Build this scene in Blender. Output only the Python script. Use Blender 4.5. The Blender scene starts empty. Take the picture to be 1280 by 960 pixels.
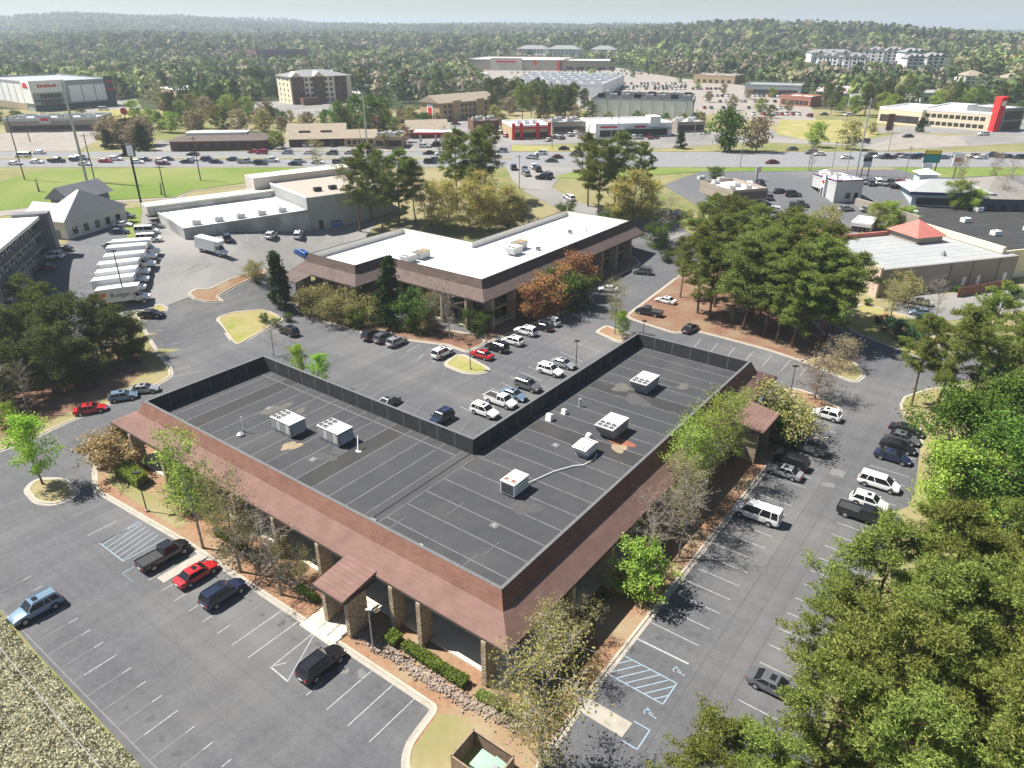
import bpy, bmesh, math, random
import numpy as np
from mathutils import Vector, Matrix
R = math.radians
sc = bpy.context.scene
# ---------------------------------------------------------------- camera
F, CX, CY, HZ, CH = 905.0, 640.0, 480.0, 35.0, 54.0      # photo pixels (1280x960); camera 54 m up
TILT = math.atan((CY - HZ) / F)
cam = bpy.data.cameras.new('camera')
cam.sensor_width = 36.0; cam.lens = F / 1280 * 36.0
cam.clip_start = 0.5; cam.clip_end = 30000
camo = bpy.data.objects.new('camera', cam); sc.collection.objects.link(camo)
camo.location = (0, 0, CH); camo.rotation_euler = (math.pi / 2 - TILT, 0, 0)
sc.camera = camo
# ---------------------------------------------------------------- sky and sun
SUN_EL, SUN_AZ = 57.0, 168.0         # elevation; direction towards the sun, counter-clockwise from +X
w = bpy.data.worlds.new('World'); sc.world = w; w.use_nodes = True
nt = w.node_tree; nt.nodes.clear()
sky = nt.nodes.new('ShaderNodeTexSky'); sky.sky_type = 'NISHITA'; sky.sun_disc = False
sky.sun_elevation = R(SUN_EL); sky.sun_rotation = R(90 - SUN_AZ)
sky.altitude = 200; sky.air_density = 1.0; sky.dust_density = 0.6; sky.ozone_density = 1.2
bg = nt.nodes.new('ShaderNodeBackground'); bg.inputs['Strength'].default_value = 0.05
wo = nt.nodes.new('ShaderNodeOutputWorld')
nt.links.new(sky.outputs[0], bg.inputs[0]); nt.links.new(bg.outputs[0], wo.inputs[0])
sl = bpy.data.lights.new('sun', 'SUN'); sl.energy = 5.0; sl.angle = R(0.5); sl.color = (1.0, 0.955, 0.89)
so = bpy.data.objects.new('sun', sl); sc.collection.objects.link(so)
sd = Vector((math.cos(R(SUN_EL)) * math.cos(R(SUN_AZ)), math.cos(R(SUN_EL)) * math.sin(R(SUN_AZ)), math.sin(R(SUN_EL))))
so.rotation_euler = sd.to_track_quat('Z', 'Y').to_euler(); so.location = (-60, 60, 200)
vs = sc.view_settings
vs.view_transform = 'Standard'; vs.look = 'None'; vs.gamma = 1.0; vs.use_curve_mapping = False
vs.exposure = 1.0
sc.cycles.max_bounces = 5; sc.cycles.diffuse_bounces = 2; sc.cycles.glossy_bounces = 2
sc.cycles.transmission_bounces = 2; sc.cycles.transparent_max_bounces = 4; sc.cycles.volume_bounces = 0
sc.cycles.use_denoising = True
sc.cycles.caustics_reflective = False; sc.cycles.caustics_refractive = False

# ---------------------------------------------------------------- terrain height and pixel -> place
def sm(a, b, t):
    t = np.clip((t - a) / (b - a), 0.0, 1.0)
    return t * t * (3 - 2 * t)
def hts(x, y):
    """terrain height (numpy ok)"""
    x = np.asarray(x, float); y = np.asarray(y, float)
    wl = sm(-40, -72, x)
    z = (1 - wl) * 12 * sm(165, 248, y) + wl * (8 * sm(118, 160, y) + 4 * sm(195, 246, y))
    z = z + 16 * sm(700, 1900, y) + 30 * sm(1800, 3600, y)
    z = z + 25 * np.exp(-((x - 400) / 380) ** 2 - ((y - 1450) / 420) ** 2)
    z = z + 13 * np.exp(-((x - 330) / 150) ** 2 - ((y - 690) / 130) ** 2)
    far = sm(650, 1500, y)
    z = z + far * (6 * np.sin(x / 210 + 1.3) * np.sin(y / 330 + .4) + 3.5 * np.sin(x / 95 + y / 160))
    ridge = sm(2300, 3300, y)
    z = z + ridge * (12 * np.sin(x / 520 - .6) + 8 * np.sin(x / 230 + 2) + 22 * sm(300, -1500, x)) - 34 * sm(350, 1500, x) * sm(1700, 2800, y)
    return z
def smooth1(a, b, t):
    t = (t - a) / (b - a); t = 0.0 if t < 0 else 1.0 if t > 1 else t
    return t * t * (3 - 2 * t)
def h(x, y):
    """the same for one point, without numpy"""
    if y < 118: return 0.0
    wl = smooth1(-40, -72, x)
    z = (1 - wl) * 12 * smooth1(165, 248, y) + wl * (8 * smooth1(118, 160, y) + 4 * smooth1(195, 246, y))
    if y < 200: return z
    return float(hts(x, y)) if y > 420 else z + 25 * math.exp(-((x - 400) / 380) ** 2 - ((y - 1450) / 420) ** 2) + 13 * math.exp(-((x - 330) / 150) ** 2 - ((y - 690) / 130) ** 2)
CT, ST = math.cos(TILT), math.sin(TILT)
def ray(u, v):
    dx = (u - CX) / F; dy = (CY - v) / F
    return dx, CT + dy * ST, -ST + dy * CT
def P(u, v, z=0.0):
    dx, Y, Z = ray(u, v); s = (z - CH) / Z
    return (dx * s, Y * s)
def PT(u, v, dz=0.0):
    """point of the terrain (raised by dz) seen at a pixel"""
    dx, Y, Z = ray(u, v); s = 100.0 if Z > -.47 else 20.0; ds = 3.0
    while s < 9000:
        if CH + Z * s < h(dx * s, Y * s) + dz: break
        s += ds; ds = 3.0 + s * .006
    lo, hi = s - ds, s
    for _ in range(18):
        m = (lo + hi) / 2
        if CH + Z * m < h(dx * m, Y * m) + dz: hi = m
        else: lo = m
    return (dx * hi, Y * hi)
# frame of the main office: a along its left wing, b along its right wing
TH = R(53.2); BX, BY = math.cos(TH), math.sin(TH); AX, AY = -BY, BX
OX, OY = P(627, 738, 9.2)
def AB(a, b): return (OX + a * AX + b * BX, OY + a * AY + b * BY)

# ---------------------------------------------------------------- mesh helpers
COL = sc.collection
class MB:
    def __init__(s): s.v = []; s.f = []; s.m = []; s.M = None; s.mi = 0
    def pts(s, ps):
        o = len(s.v)
        if s.M is not None: ps = [tuple(s.M @ Vector(p)) for p in ps]
        s.v.extend([tuple(p) for p in ps]); return o
    def face(s, ps, m=None):
        o = s.pts(ps); s.f.append(tuple(range(o, o + len(ps)))); s.m.append(s.mi if m is None else m)
    def box(s, x0, x1, y0, y1, z0, z1, m=None):
        o = s.pts([(x0,y0,z0),(x1,y0,z0),(x1,y1,z0),(x0,y1,z0),(x0,y0,z1),(x1,y0,z1),(x1,y1,z1),(x0,y1,z1)])
        for q in ((0,3,2,1),(4,5,6,7),(0,1,5,4),(1,2,6,5),(2,3,7,6),(3,0,4,7)):
            s.f.append(tuple(o + i for i in q)); s.m.append(s.mi if m is None else m)
        return s
    def hexa(s, b, t, m=None):
        o = s.pts(list(b) + list(t)); n = len(b)
        s.f.append(tuple(o + i for i in reversed(range(n)))); s.f.append(tuple(o + n + i for i in range(n)))
        for i in range(n): s.f.append((o + i, o + (i + 1) % n, o + n + (i + 1) % n, o + n + i))
        s.m.extend([s.mi if m is None else m] * (n + 2)); return s
    def prism(s, poly, z0, z1, m=None):
        if area(poly) < 0: poly = poly[::-1]
        return s.hexa([(p[0], p[1], z0) for p in poly], [(p[0], p[1], z1) for p in poly], m)
    def ring(s, outer, inner, z0, z1, m=None):
        n = len(outer)
        for i in range(n):
            j = (i + 1) % n
            a, b, c, d = outer[i], outer[j], inner[j], inner[i]
            s.hexa([(a[0],a[1],z0),(b[0],b[1],z0),(c[0],c[1],z0),(d[0],d[1],z0)], [(a[0],a[1],z1),(b[0],b[1],z1),(c[0],c[1],z1),(d[0],d[1],z1)], m)
        return s
    def tube(s, pts, rad, n=6, m=None, cap=True):
        pts = [Vector(p) for p in pts]; k = len(pts)
        rings = []
        for i, p in enumerate(pts):
            d = (pts[min(i + 1, k - 1)] - pts[max(i - 1, 0)])
            if d.length < 1e-6: d = Vector((0, 0, 1))
            d.normalize()
            a = d.cross(Vector((0, 0, 1))) if abs(d.z) < .95 else d.cross(Vector((1, 0, 0)))
            a.normalize(); b = d.cross(a); r = rad[i] if hasattr(rad, '__len__') else rad
            rings.append(s.pts([p + (a * math.cos(2 * math.pi * j / n) + b * math.sin(2 * math.pi * j / n)) * r for j in range(n)]))
        mm = s.mi if m is None else m
        for i in range(k - 1):
            o, q = rings[i], rings[i + 1]
            for j in range(n):
                s.f.append((o + j, o + (j + 1) % n, q + (j + 1) % n, q + j)); s.m.append(mm)
        if cap:
            s.f.append(tuple(rings[0] + j for j in reversed(range(n)))); s.m.append(mm)
            s.f.append(tuple(rings[-1] + j for j in range(n))); s.m.append(mm)
        return s
    def mesh(s, name, mats, smooth=None):
        me = bpy.data.meshes.new(name); me.from_pydata(s.v, [], s.f)
        for m in (mats if isinstance(mats, (list, tuple)) else [mats]): me.materials.append(m)
        if any(s.m): me.polygons.foreach_set('material_index', s.m)
        bm = bmesh.new(); bm.from_mesh(me); bmesh.ops.recalc_face_normals(bm, faces=bm.faces); bm.to_mesh(me); bm.free()
        if smooth is not None:
            me.polygons.foreach_set('use_smooth', [True] * len(me.polygons)); me.set_sharp_from_angle(angle=smooth)
        return me
    def build(s, name, mats, parent=None, smooth=None):
        return ob(name, s.mesh(name, mats, smooth), parent)
def ob(name, me, parent=None, loc=None, rz=0.0, scale=None):
    o = bpy.data.objects.new(name, me); COL.objects.link(o)
    if parent is not None: o.parent = parent
    if loc is not None: o.location = loc
    if rz: o.rotation_euler = (0, 0, rz)
    if scale is not None: o.scale = scale if hasattr(scale, '__len__') else (scale,) * 3
    return o
def tag(o, label, cat, group=None):
    o['label'] = label; o['category'] = cat
    if group: o['group'] = group
    return o
def thing(name, label, cat, loc=(0, 0, 0), rz=0.0, group=None):
    o = bpy.data.objects.new(name, None); COL.objects.link(o); o.empty_display_size = .3
    o.location = loc; o.rotation_euler = (0, 0, rz); return tag(o, label, cat, group)
def kids(o): return list(o.children)
CH_CACHE = {}
def clone(root, loc, rz=0.0, label=None, group=None, scale=1.0):
    """copy of a thing, its parts and their sub-parts"""
    if root.name not in CH_CACHE:
        ks = kids(root); CH_CACHE[root.name] = [(k, kids(k)) for k in ks]
    r = root.copy(); COL.objects.link(r); r.location = loc; r.rotation_euler = (0, 0, rz)
    r.scale = scale if hasattr(scale, '__len__') else (scale,) * 3
    if label: r['label'] = label
    if group: r['group'] = group
    parts = []
    for k, gs in CH_CACHE[root.name]:
        c = k.copy(); COL.objects.link(c); c.parent = r; parts.append(c)
        for g in gs:
            d = g.copy(); COL.objects.link(d); d.parent = c
    return r, parts
def area(p): return .5 * sum(p[i][0] * p[(i + 1) % len(p)][1] - p[(i + 1) % len(p)][0] * p[i][1] for i in range(len(p)))
def inpoly(x, y, p):
    c = False; j = len(p) - 1
    for i in range(len(p)):
        if (p[i][1] > y) != (p[j][1] > y) and x < (p[j][0] - p[i][0]) * (y - p[i][1]) / (p[j][1] - p[i][1]) + p[i][0]: c = not c
        j = i
    return c
def offset(poly, d):
    """polygon moved outwards by d (inwards if negative)"""
    if area(poly) < 0: poly = poly[::-1]
    n = len(poly); out = []
    for i in range(n):
        p0, p1, p2 = Vector(poly[i - 1][:2]), Vector(poly[i][:2]), Vector(poly[(i + 1) % n][:2])
        e1 = (p1 - p0).normalized(); e2 = (p2 - p1).normalized()
        n1 = Vector((e1.y, -e1.x)); n2 = Vector((e2.y, -e2.x)); k = n1 + n2
        q = k / max(k.dot(n1), .35)
        out.append((p1.x + q.x * d, p1.y + q.y * d))
    return out
def rounded(poly, r, n=4):
    """polygon with its corners rounded"""
    out = []; m = len(poly)
    for i in range(m):
        a, b, c = Vector(poly[i - 1]), Vector(poly[i]), Vector(poly[(i + 1) % m])
        rr = min(r, (a - b).length * .45, (c - b).length * .45)
        p0 = b + (a - b).normalized() * rr; p2 = b + (c - b).normalized() * rr
        for k in range(n + 1):
            t = k / n; q = p0 * (1 - t) ** 2 + b * 2 * t * (1 - t) + p2 * t * t
            out.append((q.x, q.y))
    return out
XS = sorted(set([float(i) for i in range(-220, 221, 5)] + [s * 220 * 1.16 ** k for k in range(1, 27) for s in (-1, 1)]))
YS = sorted(set([float(i) for i in range(-30, 331, 5)] + [330 * 1.06 ** k for k in range(1, 60)]))
def sheet(name, poly, off, mats, parent=None, struct=True):
    """a flat sheet draped over the terrain"""
    bm = bmesh.new()
    if area(poly) < 0: poly = poly[::-1]
    bm.faces.new([bm.verts.new((p[0], p[1], 0)) for p in poly])
    xs = [p[0] for p in poly]; ys = [p[1] for p in poly]
    tx = np.linspace(min(xs), max(xs), 9); ty = np.linspace(min(ys), max(ys), 9)
    gx, gy = np.meshgrid(tx, ty)
    if np.ptp(hts(gx, gy)) > .01:
        for X in XS:
            if min(xs) < X < max(xs): bmesh.ops.bisect_plane(bm, geom=bm.verts[:] + bm.edges[:] + bm.faces[:], plane_co=(X, 0, 0), plane_no=(1, 0, 0))
        for Y in YS:
            if min(ys) < Y < max(ys): bmesh.ops.bisect_plane(bm, geom=bm.verts[:] + bm.edges[:] + bm.faces[:], plane_co=(0, Y, 0), plane_no=(0, 1, 0))
        bmesh.ops.triangulate(bm, faces=bm.faces[:])
    for v in bm.verts: v.co.z = h(v.co.x, v.co.y) + off
    me = bpy.data.meshes.new(name); bm.to_mesh(me); bm.free()
    me.materials.append(mats)
    o = ob(name, me, parent)
    if struct and parent is None: o['kind'] = 'structure'
    return o
def dens(line, step=5.0, closed=False):
    out = []; n = len(line)
    for i in range(n if closed else n - 1):
        a, b = line[i], line[(i + 1) % n]; L = math.dist(a, b); k = max(1, int(L / step))
        for j in range(k): out.append((a[0] + (b[0] - a[0]) * j / k, a[1] + (b[1] - a[1]) * j / k))
    if not closed: out.append(tuple(line[-1]))
    return out
def strip(mb, line, w, z0, z1, closed=False, step=5.0):
    """a raised band (kerb, wall, road marking) along a line on the terrain"""
    ps = [Vector(p) for p in dens(line, step, closed)]; n = len(ps); L = []; Rr = []
    for i in range(n):
        a = ps[i - 1] if (closed or i > 0) else ps[i]; b = ps[(i + 1) % n] if (closed or i < n - 1) else ps[i]
        d = (b - a); d = d.normalized() if d.length else Vector((1, 0)); q = Vector((-d.y, d.x)) * w / 2
        L.append(ps[i] + q); Rr.append(ps[i] - q)
    for i in range(n if closed else n - 1):
        j = (i + 1) % n; q = (L[i], Rr[i], Rr[j], L[j])
        hh = [h(ps[i].x, ps[i].y), h(ps[i].x, ps[i].y), h(ps[j].x, ps[j].y), h(ps[j].x, ps[j].y)]
        if z1 is None: mb.face([(p.x, p.y, e + z0) for p, e in zip(q, hh)])
        else: mb.hexa([(p.x, p.y, e + z0) for p, e in zip(q, hh)], [(p.x, p.y, e + z1) for p, e in zip(q, hh)])
    return mb

# ---------------------------------------------------------------- materials
MATS = {}
def mat(name, c, c2=None, scale=1.0, rough=.85, spec=.3, c3=None, scale3=.05, bump=0.0, metal=0.0, f3=.5, det=5.0):
    if name in MATS: return MATS[name]
    m = bpy.data.materials.new(name); m.use_nodes = True; n = m.node_tree.nodes; l = m.node_tree.links
    b = n['Principled BSDF']; b.inputs['Roughness'].default_value = rough; b.inputs['Metallic'].default_value = metal
    b.inputs['Specular IOR Level'].default_value = spec
    b.inputs['Base Color'].default_value = (*c, 1)
    if c2:
        tc = n.new('ShaderNodeTexCoord'); nz = n.new('ShaderNodeTexNoise'); nz.inputs['Scale'].default_value = scale; nz.inputs['Detail'].default_value = det
        l.new(tc.outputs['Object'], nz.inputs['Vector'])
        rp = n.new('ShaderNodeValToRGB'); rp.color_ramp.elements[0].position = .3; rp.color_ramp.elements[1].position = .7
        rp.color_ramp.elements[0].color = (*c, 1); rp.color_ramp.elements[1].color = (*c2, 1)
        l.new(nz.outputs[0], rp.inputs[0]); out = rp.outputs[0]
        if c3:
            nz3 = n.new('ShaderNodeTexNoise'); nz3.inputs['Scale'].default_value = scale3; nz3.inputs['Detail'].default_value = 4
            l.new(tc.outputs['Object'], nz3.inputs['Vector'])
            r3 = n.new('ShaderNodeValToRGB'); r3.color_ramp.elements[0].position = f3 - .12; r3.color_ramp.elements[1].position = f3 + .14
            l.new(nz3.outputs[0], r3.inputs[0])
            mx = n.new('ShaderNodeMixRGB'); l.new(r3.outputs[0], mx.inputs[0]); l.new(out, mx.inputs[1]); mx.inputs[2].default_value = (*c3, 1)
            out = mx.outputs[0]
        l.new(out, b.inputs['Base Color'])
        if bump:
            bp = n.new('ShaderNodeBump'); bp.inputs['Strength'].default_value = bump; bp.inputs['Distance'].default_value = .05
            l.new(nz.outputs[0], bp.inputs['Height']); l.new(bp.outputs[0], b.inputs['Normal'])
    MATS[name] = m; return m
def leafmat(name, cols, trans=.35, blotch=None):
    """leaf colours picked leaf by leaf, shifted a little tree by tree"""
    if name in MATS: return MATS[name]
    m = bpy.data.materials.new(name); m.use_nodes = True; n = m.node_tree.nodes; l = m.node_tree.links
    n.remove(n['Principled BSDF']); out = n['Material Output']
    g = n.new('ShaderNodeNewGeometry'); rp = n.new('ShaderNodeValToRGB'); cr = rp.color_ramp
    while len(cr.elements) < len(cols): cr.elements.new(.5)
    for i, c in enumerate(cols): cr.elements[i].position = i / max(1, len(cols) - 1); cr.elements[i].color = (*c, 1)
    l.new(g.outputs['Random Per Island'], rp.inputs[0])
    oi = n.new('ShaderNodeObjectInfo'); hs = n.new('ShaderNodeHueSaturation')
    ma = n.new('ShaderNodeMapRange'); ma.inputs[3].default_value = .485; ma.inputs[4].default_value = .515
    mb_ = n.new('ShaderNodeMapRange'); mb_.inputs[3].default_value = .78; mb_.inputs[4].default_value = 1.25
    l.new(oi.outputs['Random'], ma.inputs[0]); l.new(oi.outputs['Random'], mb_.inputs[0])
    l.new(ma.outputs[0], hs.inputs['Hue']); l.new(mb_.outputs[0], hs.inputs['Value']); l.new(rp.outputs[0], hs.inputs['Color'])
    d = n.new('ShaderNodeBsdfDiffuse'); t = n.new('ShaderNodeBsdfTranslucent'); mx = n.new('ShaderNodeMixShader'); mx.inputs[0].default_value = trans
    l.new(hs.outputs[0], d.inputs[0]); l.new(hs.outputs[0], t.inputs[0]); l.new(d.outputs[0], mx.inputs[1]); l.new(t.outputs[0], mx.inputs[2])
    l.new(mx.outputs[0], out.inputs[0])
    MATS[name] = m; return m
def brickmat(name, c1, c2, mortar, sx, sy, msize=.02, rough=.9, vert=False):
    """courses too small to pick apart (shingles, far brick)"""
    if name in MATS: return MATS[name]
    m = bpy.data.materials.new(name); m.use_nodes = True; n = m.node_tree.nodes; l = m.node_tree.links; b = n['Principled BSDF']
    b.inputs['Roughness'].default_value = rough; b.inputs['Specular IOR Level'].default_value = .2
    tc = n.new('ShaderNodeTexCoord'); mp = n.new('ShaderNodeMapping'); bt = n.new('ShaderNodeTexBrick')
    bt.inputs['Scale'].default_value = 1; bt.inputs['Brick Width'].default_value = sx; bt.inputs['Row Height'].default_value = sy
    bt.inputs['Mortar Size'].default_value = msize; bt.inputs['Color1'].default_value = (*c1, 1); bt.inputs['Color2'].default_value = (*c2, 1); bt.inputs['Mortar'].default_value = (*mortar, 1)
    nz = n.new('ShaderNodeTexNoise'); nz.inputs['Scale'].default_value = .6; nz.inputs['Detail'].default_value = 6
    sx_ = n.new('ShaderNodeSeparateXYZ'); ad = n.new('ShaderNodeMath'); cb = n.new('ShaderNodeCombineXYZ')     # courses run level round the building
    l.new(tc.outputs['Object'], sx_.inputs[0]); l.new(sx_.outputs[0], ad.inputs[0]); l.new(sx_.outputs[1], ad.inputs[1]); l.new(ad.outputs[0], cb.inputs[0]); l.new(sx_.outputs[2], cb.inputs[1])
    l.new(cb.outputs[0], mp.inputs[0]); l.new(mp.outputs[0], bt.inputs[0]); l.new(tc.outputs['Object'], nz.inputs[0])
    mr = n.new('ShaderNodeMapRange'); mr.inputs[3].default_value = .7; mr.inputs[4].default_value = 1.3; l.new(nz.outputs[0], mr.inputs[0])
    mx = n.new('ShaderNodeVectorMath'); mx.operation = 'SCALE'; l.new(bt.outputs[0], mx.inputs[0]); l.new(mr.outputs[0], mx.inputs['Scale'])
    l.new(mx.outputs[0], b.inputs['Base Color']); MATS[name] = m; return m
def stonemat(name, cols, scale):
    if name in MATS: return MATS[name]
    m = bpy.data.materials.new(name); m.use_nodes = True; n = m.node_tree.nodes; l = m.node_tree.links; b = n['Principled BSDF']
    b.inputs['Roughness'].default_value = .95
    tc = n.new('ShaderNodeTexCoord'); vo = n.new('ShaderNodeTexVoronoi'); vo.inputs['Scale'].default_value = scale
    rp = n.new('ShaderNodeValToRGB'); sp = n.new('ShaderNodeSeparateColor')
    while len(rp.color_ramp.elements) < len(cols): rp.color_ramp.elements.new(.5)
    for i, c in enumerate(cols): rp.color_ramp.elements[i].position = i / (len(cols) - 1); rp.color_ramp.elements[i].color = (*c, 1)
    l.new(tc.outputs['Object'], vo.inputs[0]); l.new(vo.outputs['Color'], sp.inputs[0]); l.new(sp.outputs[0], rp.inputs[0]); l.new(rp.outputs[0], b.inputs['Base Color'])
    bp = n.new('ShaderNodeBump'); bp.inputs['Strength'].default_value = .6; bp.invert = True; bp.inputs['Distance'].default_value = .08
    l.new(vo.outputs['Distance'], bp.inputs['Height']); l.new(bp.outputs[0], b.inputs['Normal'])
    MATS[name] = m; return m
def paint(name, c, rough=.35, coat=.6, metal=0.0):
    if name in MATS: return MATS[name]
    m = bpy.data.materials.new(name); m.use_nodes = True; b = m.node_tree.nodes['Principled BSDF']
    b.inputs['Base Color'].default_value = (*c, 1); b.inputs['Roughness'].default_value = rough; b.inputs['Metallic'].default_value = metal
    b.inputs['Coat Weight'].default_value = coat; b.inputs['Coat Roughness'].default_value = .12
    MATS[name] = m; return m
def asphaltmat():
    m = mat('asphalt', (.086,.087,.092), (.108,.109,.113), 1.6, .92, .25, (.142,.139,.133), .045, f3=.56)
    n = m.node_tree.nodes; l = m.node_tree.links; b = n['Principled BSDF']; src = b.inputs['Base Color'].links[0].from_socket
    tc = n.new('ShaderNodeTexCoord'); out = src
    for rot, sc_, lo, hi in ((-TH, (.02, .55, 1), .9, 1.12), (-TH, (.45, .018, 1), .92, 1.1), (0.0, (9., 9., 1), .86, 1.14)):      # worn lanes, laid strips, grit
        mp = n.new('ShaderNodeMapping'); mp.vector_type = 'POINT'; mp.inputs['Rotation'].default_value = (0, 0, rot); mp.inputs['Scale'].default_value = sc_
        nz = n.new('ShaderNodeTexNoise'); nz.inputs['Scale'].default_value = 1.0; nz.inputs['Detail'].default_value = 3
        mr = n.new('ShaderNodeMapRange'); mr.inputs[1].default_value = .3; mr.inputs[2].default_value = .7; mr.inputs[3].default_value = lo; mr.inputs[4].default_value = hi
        vm = n.new('ShaderNodeVectorMath'); vm.operation = 'SCALE'
        rt = n.new('ShaderNodeVectorRotate'); rt.rotation_type = 'Z_AXIS'; rt.inputs['Angle'].default_value = rot
        mp.inputs['Rotation'].default_value = (0, 0, 0)
        l.new(tc.outputs['Object'], rt.inputs[0]); l.new(rt.outputs[0], mp.inputs[0]); l.new(mp.outputs[0], nz.inputs[0]); l.new(nz.outputs[0], mr.inputs[0]); l.new(out, vm.inputs[0]); l.new(mr.outputs[0], vm.inputs['Scale']); out = vm.outputs[0]
    l.new(out, b.inputs['Base Color']); return m
M_asph = asphaltmat()
M_asph2 = mat('asphalt_worn', (.175,.17,.162), (.215,.208,.198), 1.2, .95, .2, (.26,.248,.23), .05)
M_asph3 = mat('asphalt_blue_grey', (.105,.108,.115), (.135,.137,.143), 1.3, .93, .2, (.17,.168,.165), .04, f3=.58)
M_road = mat('road_asphalt', (.19,.19,.195), (.235,.235,.238), .5, .95, .2)
M_conc = mat('concrete', (.30,.275,.235), (.38,.35,.30), 1.1, .9, .2)
M_kerb = mat('kerb_concrete', (.36,.31,.245), (.46,.41,.335), .8, .9, .2)
M_deck = mat('walk_concrete', (.58,.52,.40), (.66,.60,.48), .8, .9, .2)
M_tan = mat('tan_paving', (.24,.215,.185), (.31,.28,.245), .3, .95, .2)
M_line = mat('line_paint', (.44,.44,.43), (.24,.24,.24), 4.0, .8, .2)
M_linefaint = mat('line_paint_worn', (.15,.15,.15), (.21,.21,.21), 2.0, .9, .2)
M_lineblue = mat('line_paint_blue', (.22,.32,.39), (.30,.37,.42), 2.5, .8, .2)
M_yel = mat('yellow_line', (.55,.38,.06), (.5,.4,.15), 1.0, .8)
M_mulch = mat('pine_straw', (.235,.13,.075), (.30,.185,.115), 2.5, 1.0, .1, (.29,.24,.15), .16, bump=.5, f3=.57)
M_mulch2 = mat('red_mulch', (.155,.076,.05), (.215,.12,.08), 3.0, 1.0, .1, (.22,.155,.10), .2, bump=.5)
M_dry = mat('dry_grass', (.30,.245,.14), (.25,.215,.11), 1.4, 1.0, .1, (.21,.20,.08), .12, bump=.5)
M_grass = mat('lawn', (.10,.165,.03), (.145,.205,.045), 1.0, 1.0, .1, (.20,.22,.075), .035, bump=.4)
M_grass2 = mat('island_grass', (.20,.22,.05), (.30,.28,.10), 1.5, 1.0, .1, (.34,.28,.14), .15, bump=.4)
M_forest = mat('woodland_floor', (.028,.045,.017), (.055,.065,.028), .06, 1.0, .1, (.10,.095,.045), .012, f3=.6)
M_field = mat('rough_grass', (.13,.16,.05), (.22,.20,.09), .25, 1.0, .1, (.27,.23,.13), .03)
M_memA = mat('roof_membrane', (.045,.046,.05), (.054,.055,.059), .9, .8, .3, (.066,.065,.064), .22, f3=.6)
M_memB = mat('roof_membrane_dark', (.036,.0355,.035), (.043,.042,.041), .9, .82, .3, (.053,.052,.05), .25, f3=.6)
M_memC = mat('roof_membrane_pale', (.050,.051,.055), (.059,.06,.063), .9, .8, .3, (.071,.07,.069), .2, f3=.6)
M_seam = mat('membrane_seam', (.18,.178,.172), (.12,.12,.118), 1.5, .85)
M_stain = mat('roof_stain', (.32,.24,.14), (.21,.18,.13), 1.5, .9)
M_rust = mat('rust_patch', (.22,.075,.045), (.28,.12,.07), 2.0, .9)
M_blackwall = mat('parapet_membrane', (.032,.032,.034), (.048,.048,.05), .8, .75, .3)
M_shing = brickmat('shingle', (.188,.113,.093), (.212,.13,.108), (.158,.094,.077), .9, .085, .008)
M_shing2 = brickmat('shingle_steep', (.19,.098,.072), (.22,.118,.088), (.155,.078,.057), .7, .22, .02)
M_shingb = brickmat('brown_shingle', (.085,.062,.052), (.12,.088,.072), (.065,.05,.042), .8, .22, .02)
M_shingc = brickmat('brown_shingle_pale', (.125,.094,.082), (.148,.112,.098), (.104,.078,.068), .9, .085, .008)
M_trim = mat('dark_trim', (.045,.038,.033), (.06,.05,.043), 2.0, .7)
M_rib = mat('ribbed_fascia', (.05,.052,.052), (.065,.068,.066), 3.0, .6)
M_tanwall = mat('tan_wall', (.36,.30,.185), (.42,.35,.22), 1.5, .9)
M_stone = stonemat('field_stone', [(.30,.23,.15),(.46,.36,.23),(.22,.16,.11),(.52,.44,.33)], 5.5)
M_rock = mat('rubble_rock', (.36,.29,.23), (.20,.155,.13), 1.2, .95, .2)
M_glass = paint('dark_glass', (.012,.014,.016), .08, .2)
M_glassb = paint('blue_glass', (.035,.05,.06), .08, .2)
M_black = mat('black_metal', (.02,.02,.021), (.03,.03,.03), 4.0, .5)
M_steel = mat('galvanised', (.34,.35,.36), (.44,.45,.46), 1.5, .5, .5, metal=.3)
M_unit = mat('unit_grey', (.46,.455,.44), (.52,.515,.50), 1.2, .6, .4)
M_unitd = mat('unit_panel', (.25,.255,.26), (.31,.31,.315), 1.2, .6, .4)
M_white = mat('white_paint', (.74,.735,.72), (.80,.795,.78), 1.0, .6, .4)
M_cream = mat('cream_metal', (.66,.63,.55), (.72,.69,.62), 1.0, .65, .3)
M_tpo = mat('white_membrane', (.70,.70,.685), (.77,.77,.755), .5, .8, .2, (.66,.65,.62), .12, f3=.62)
M_wood = mat('fence_wood', (.22,.15,.10), (.32,.235,.165), 3.0, .95)
M_green = mat('transformer_green', (.27,.40,.30), (.32,.45,.35), 1.0, .6)
M_brick = mat('brick_red', (.20,.085,.055), (.26,.12,.08), 2.0, .95)
M_bark = mat('bark', (.11,.088,.068), (.17,.14,.11), 3.0, 1.0, bump=.5)
M_barkp = mat('pine_bark', (.12,.075,.05), (.18,.125,.09), 3.0, 1.0, bump=.5)
M_barkg = mat('grey_bark', (.24,.21,.175), (.33,.30,.26), 3.0, 1.0, bump=.4)
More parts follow.
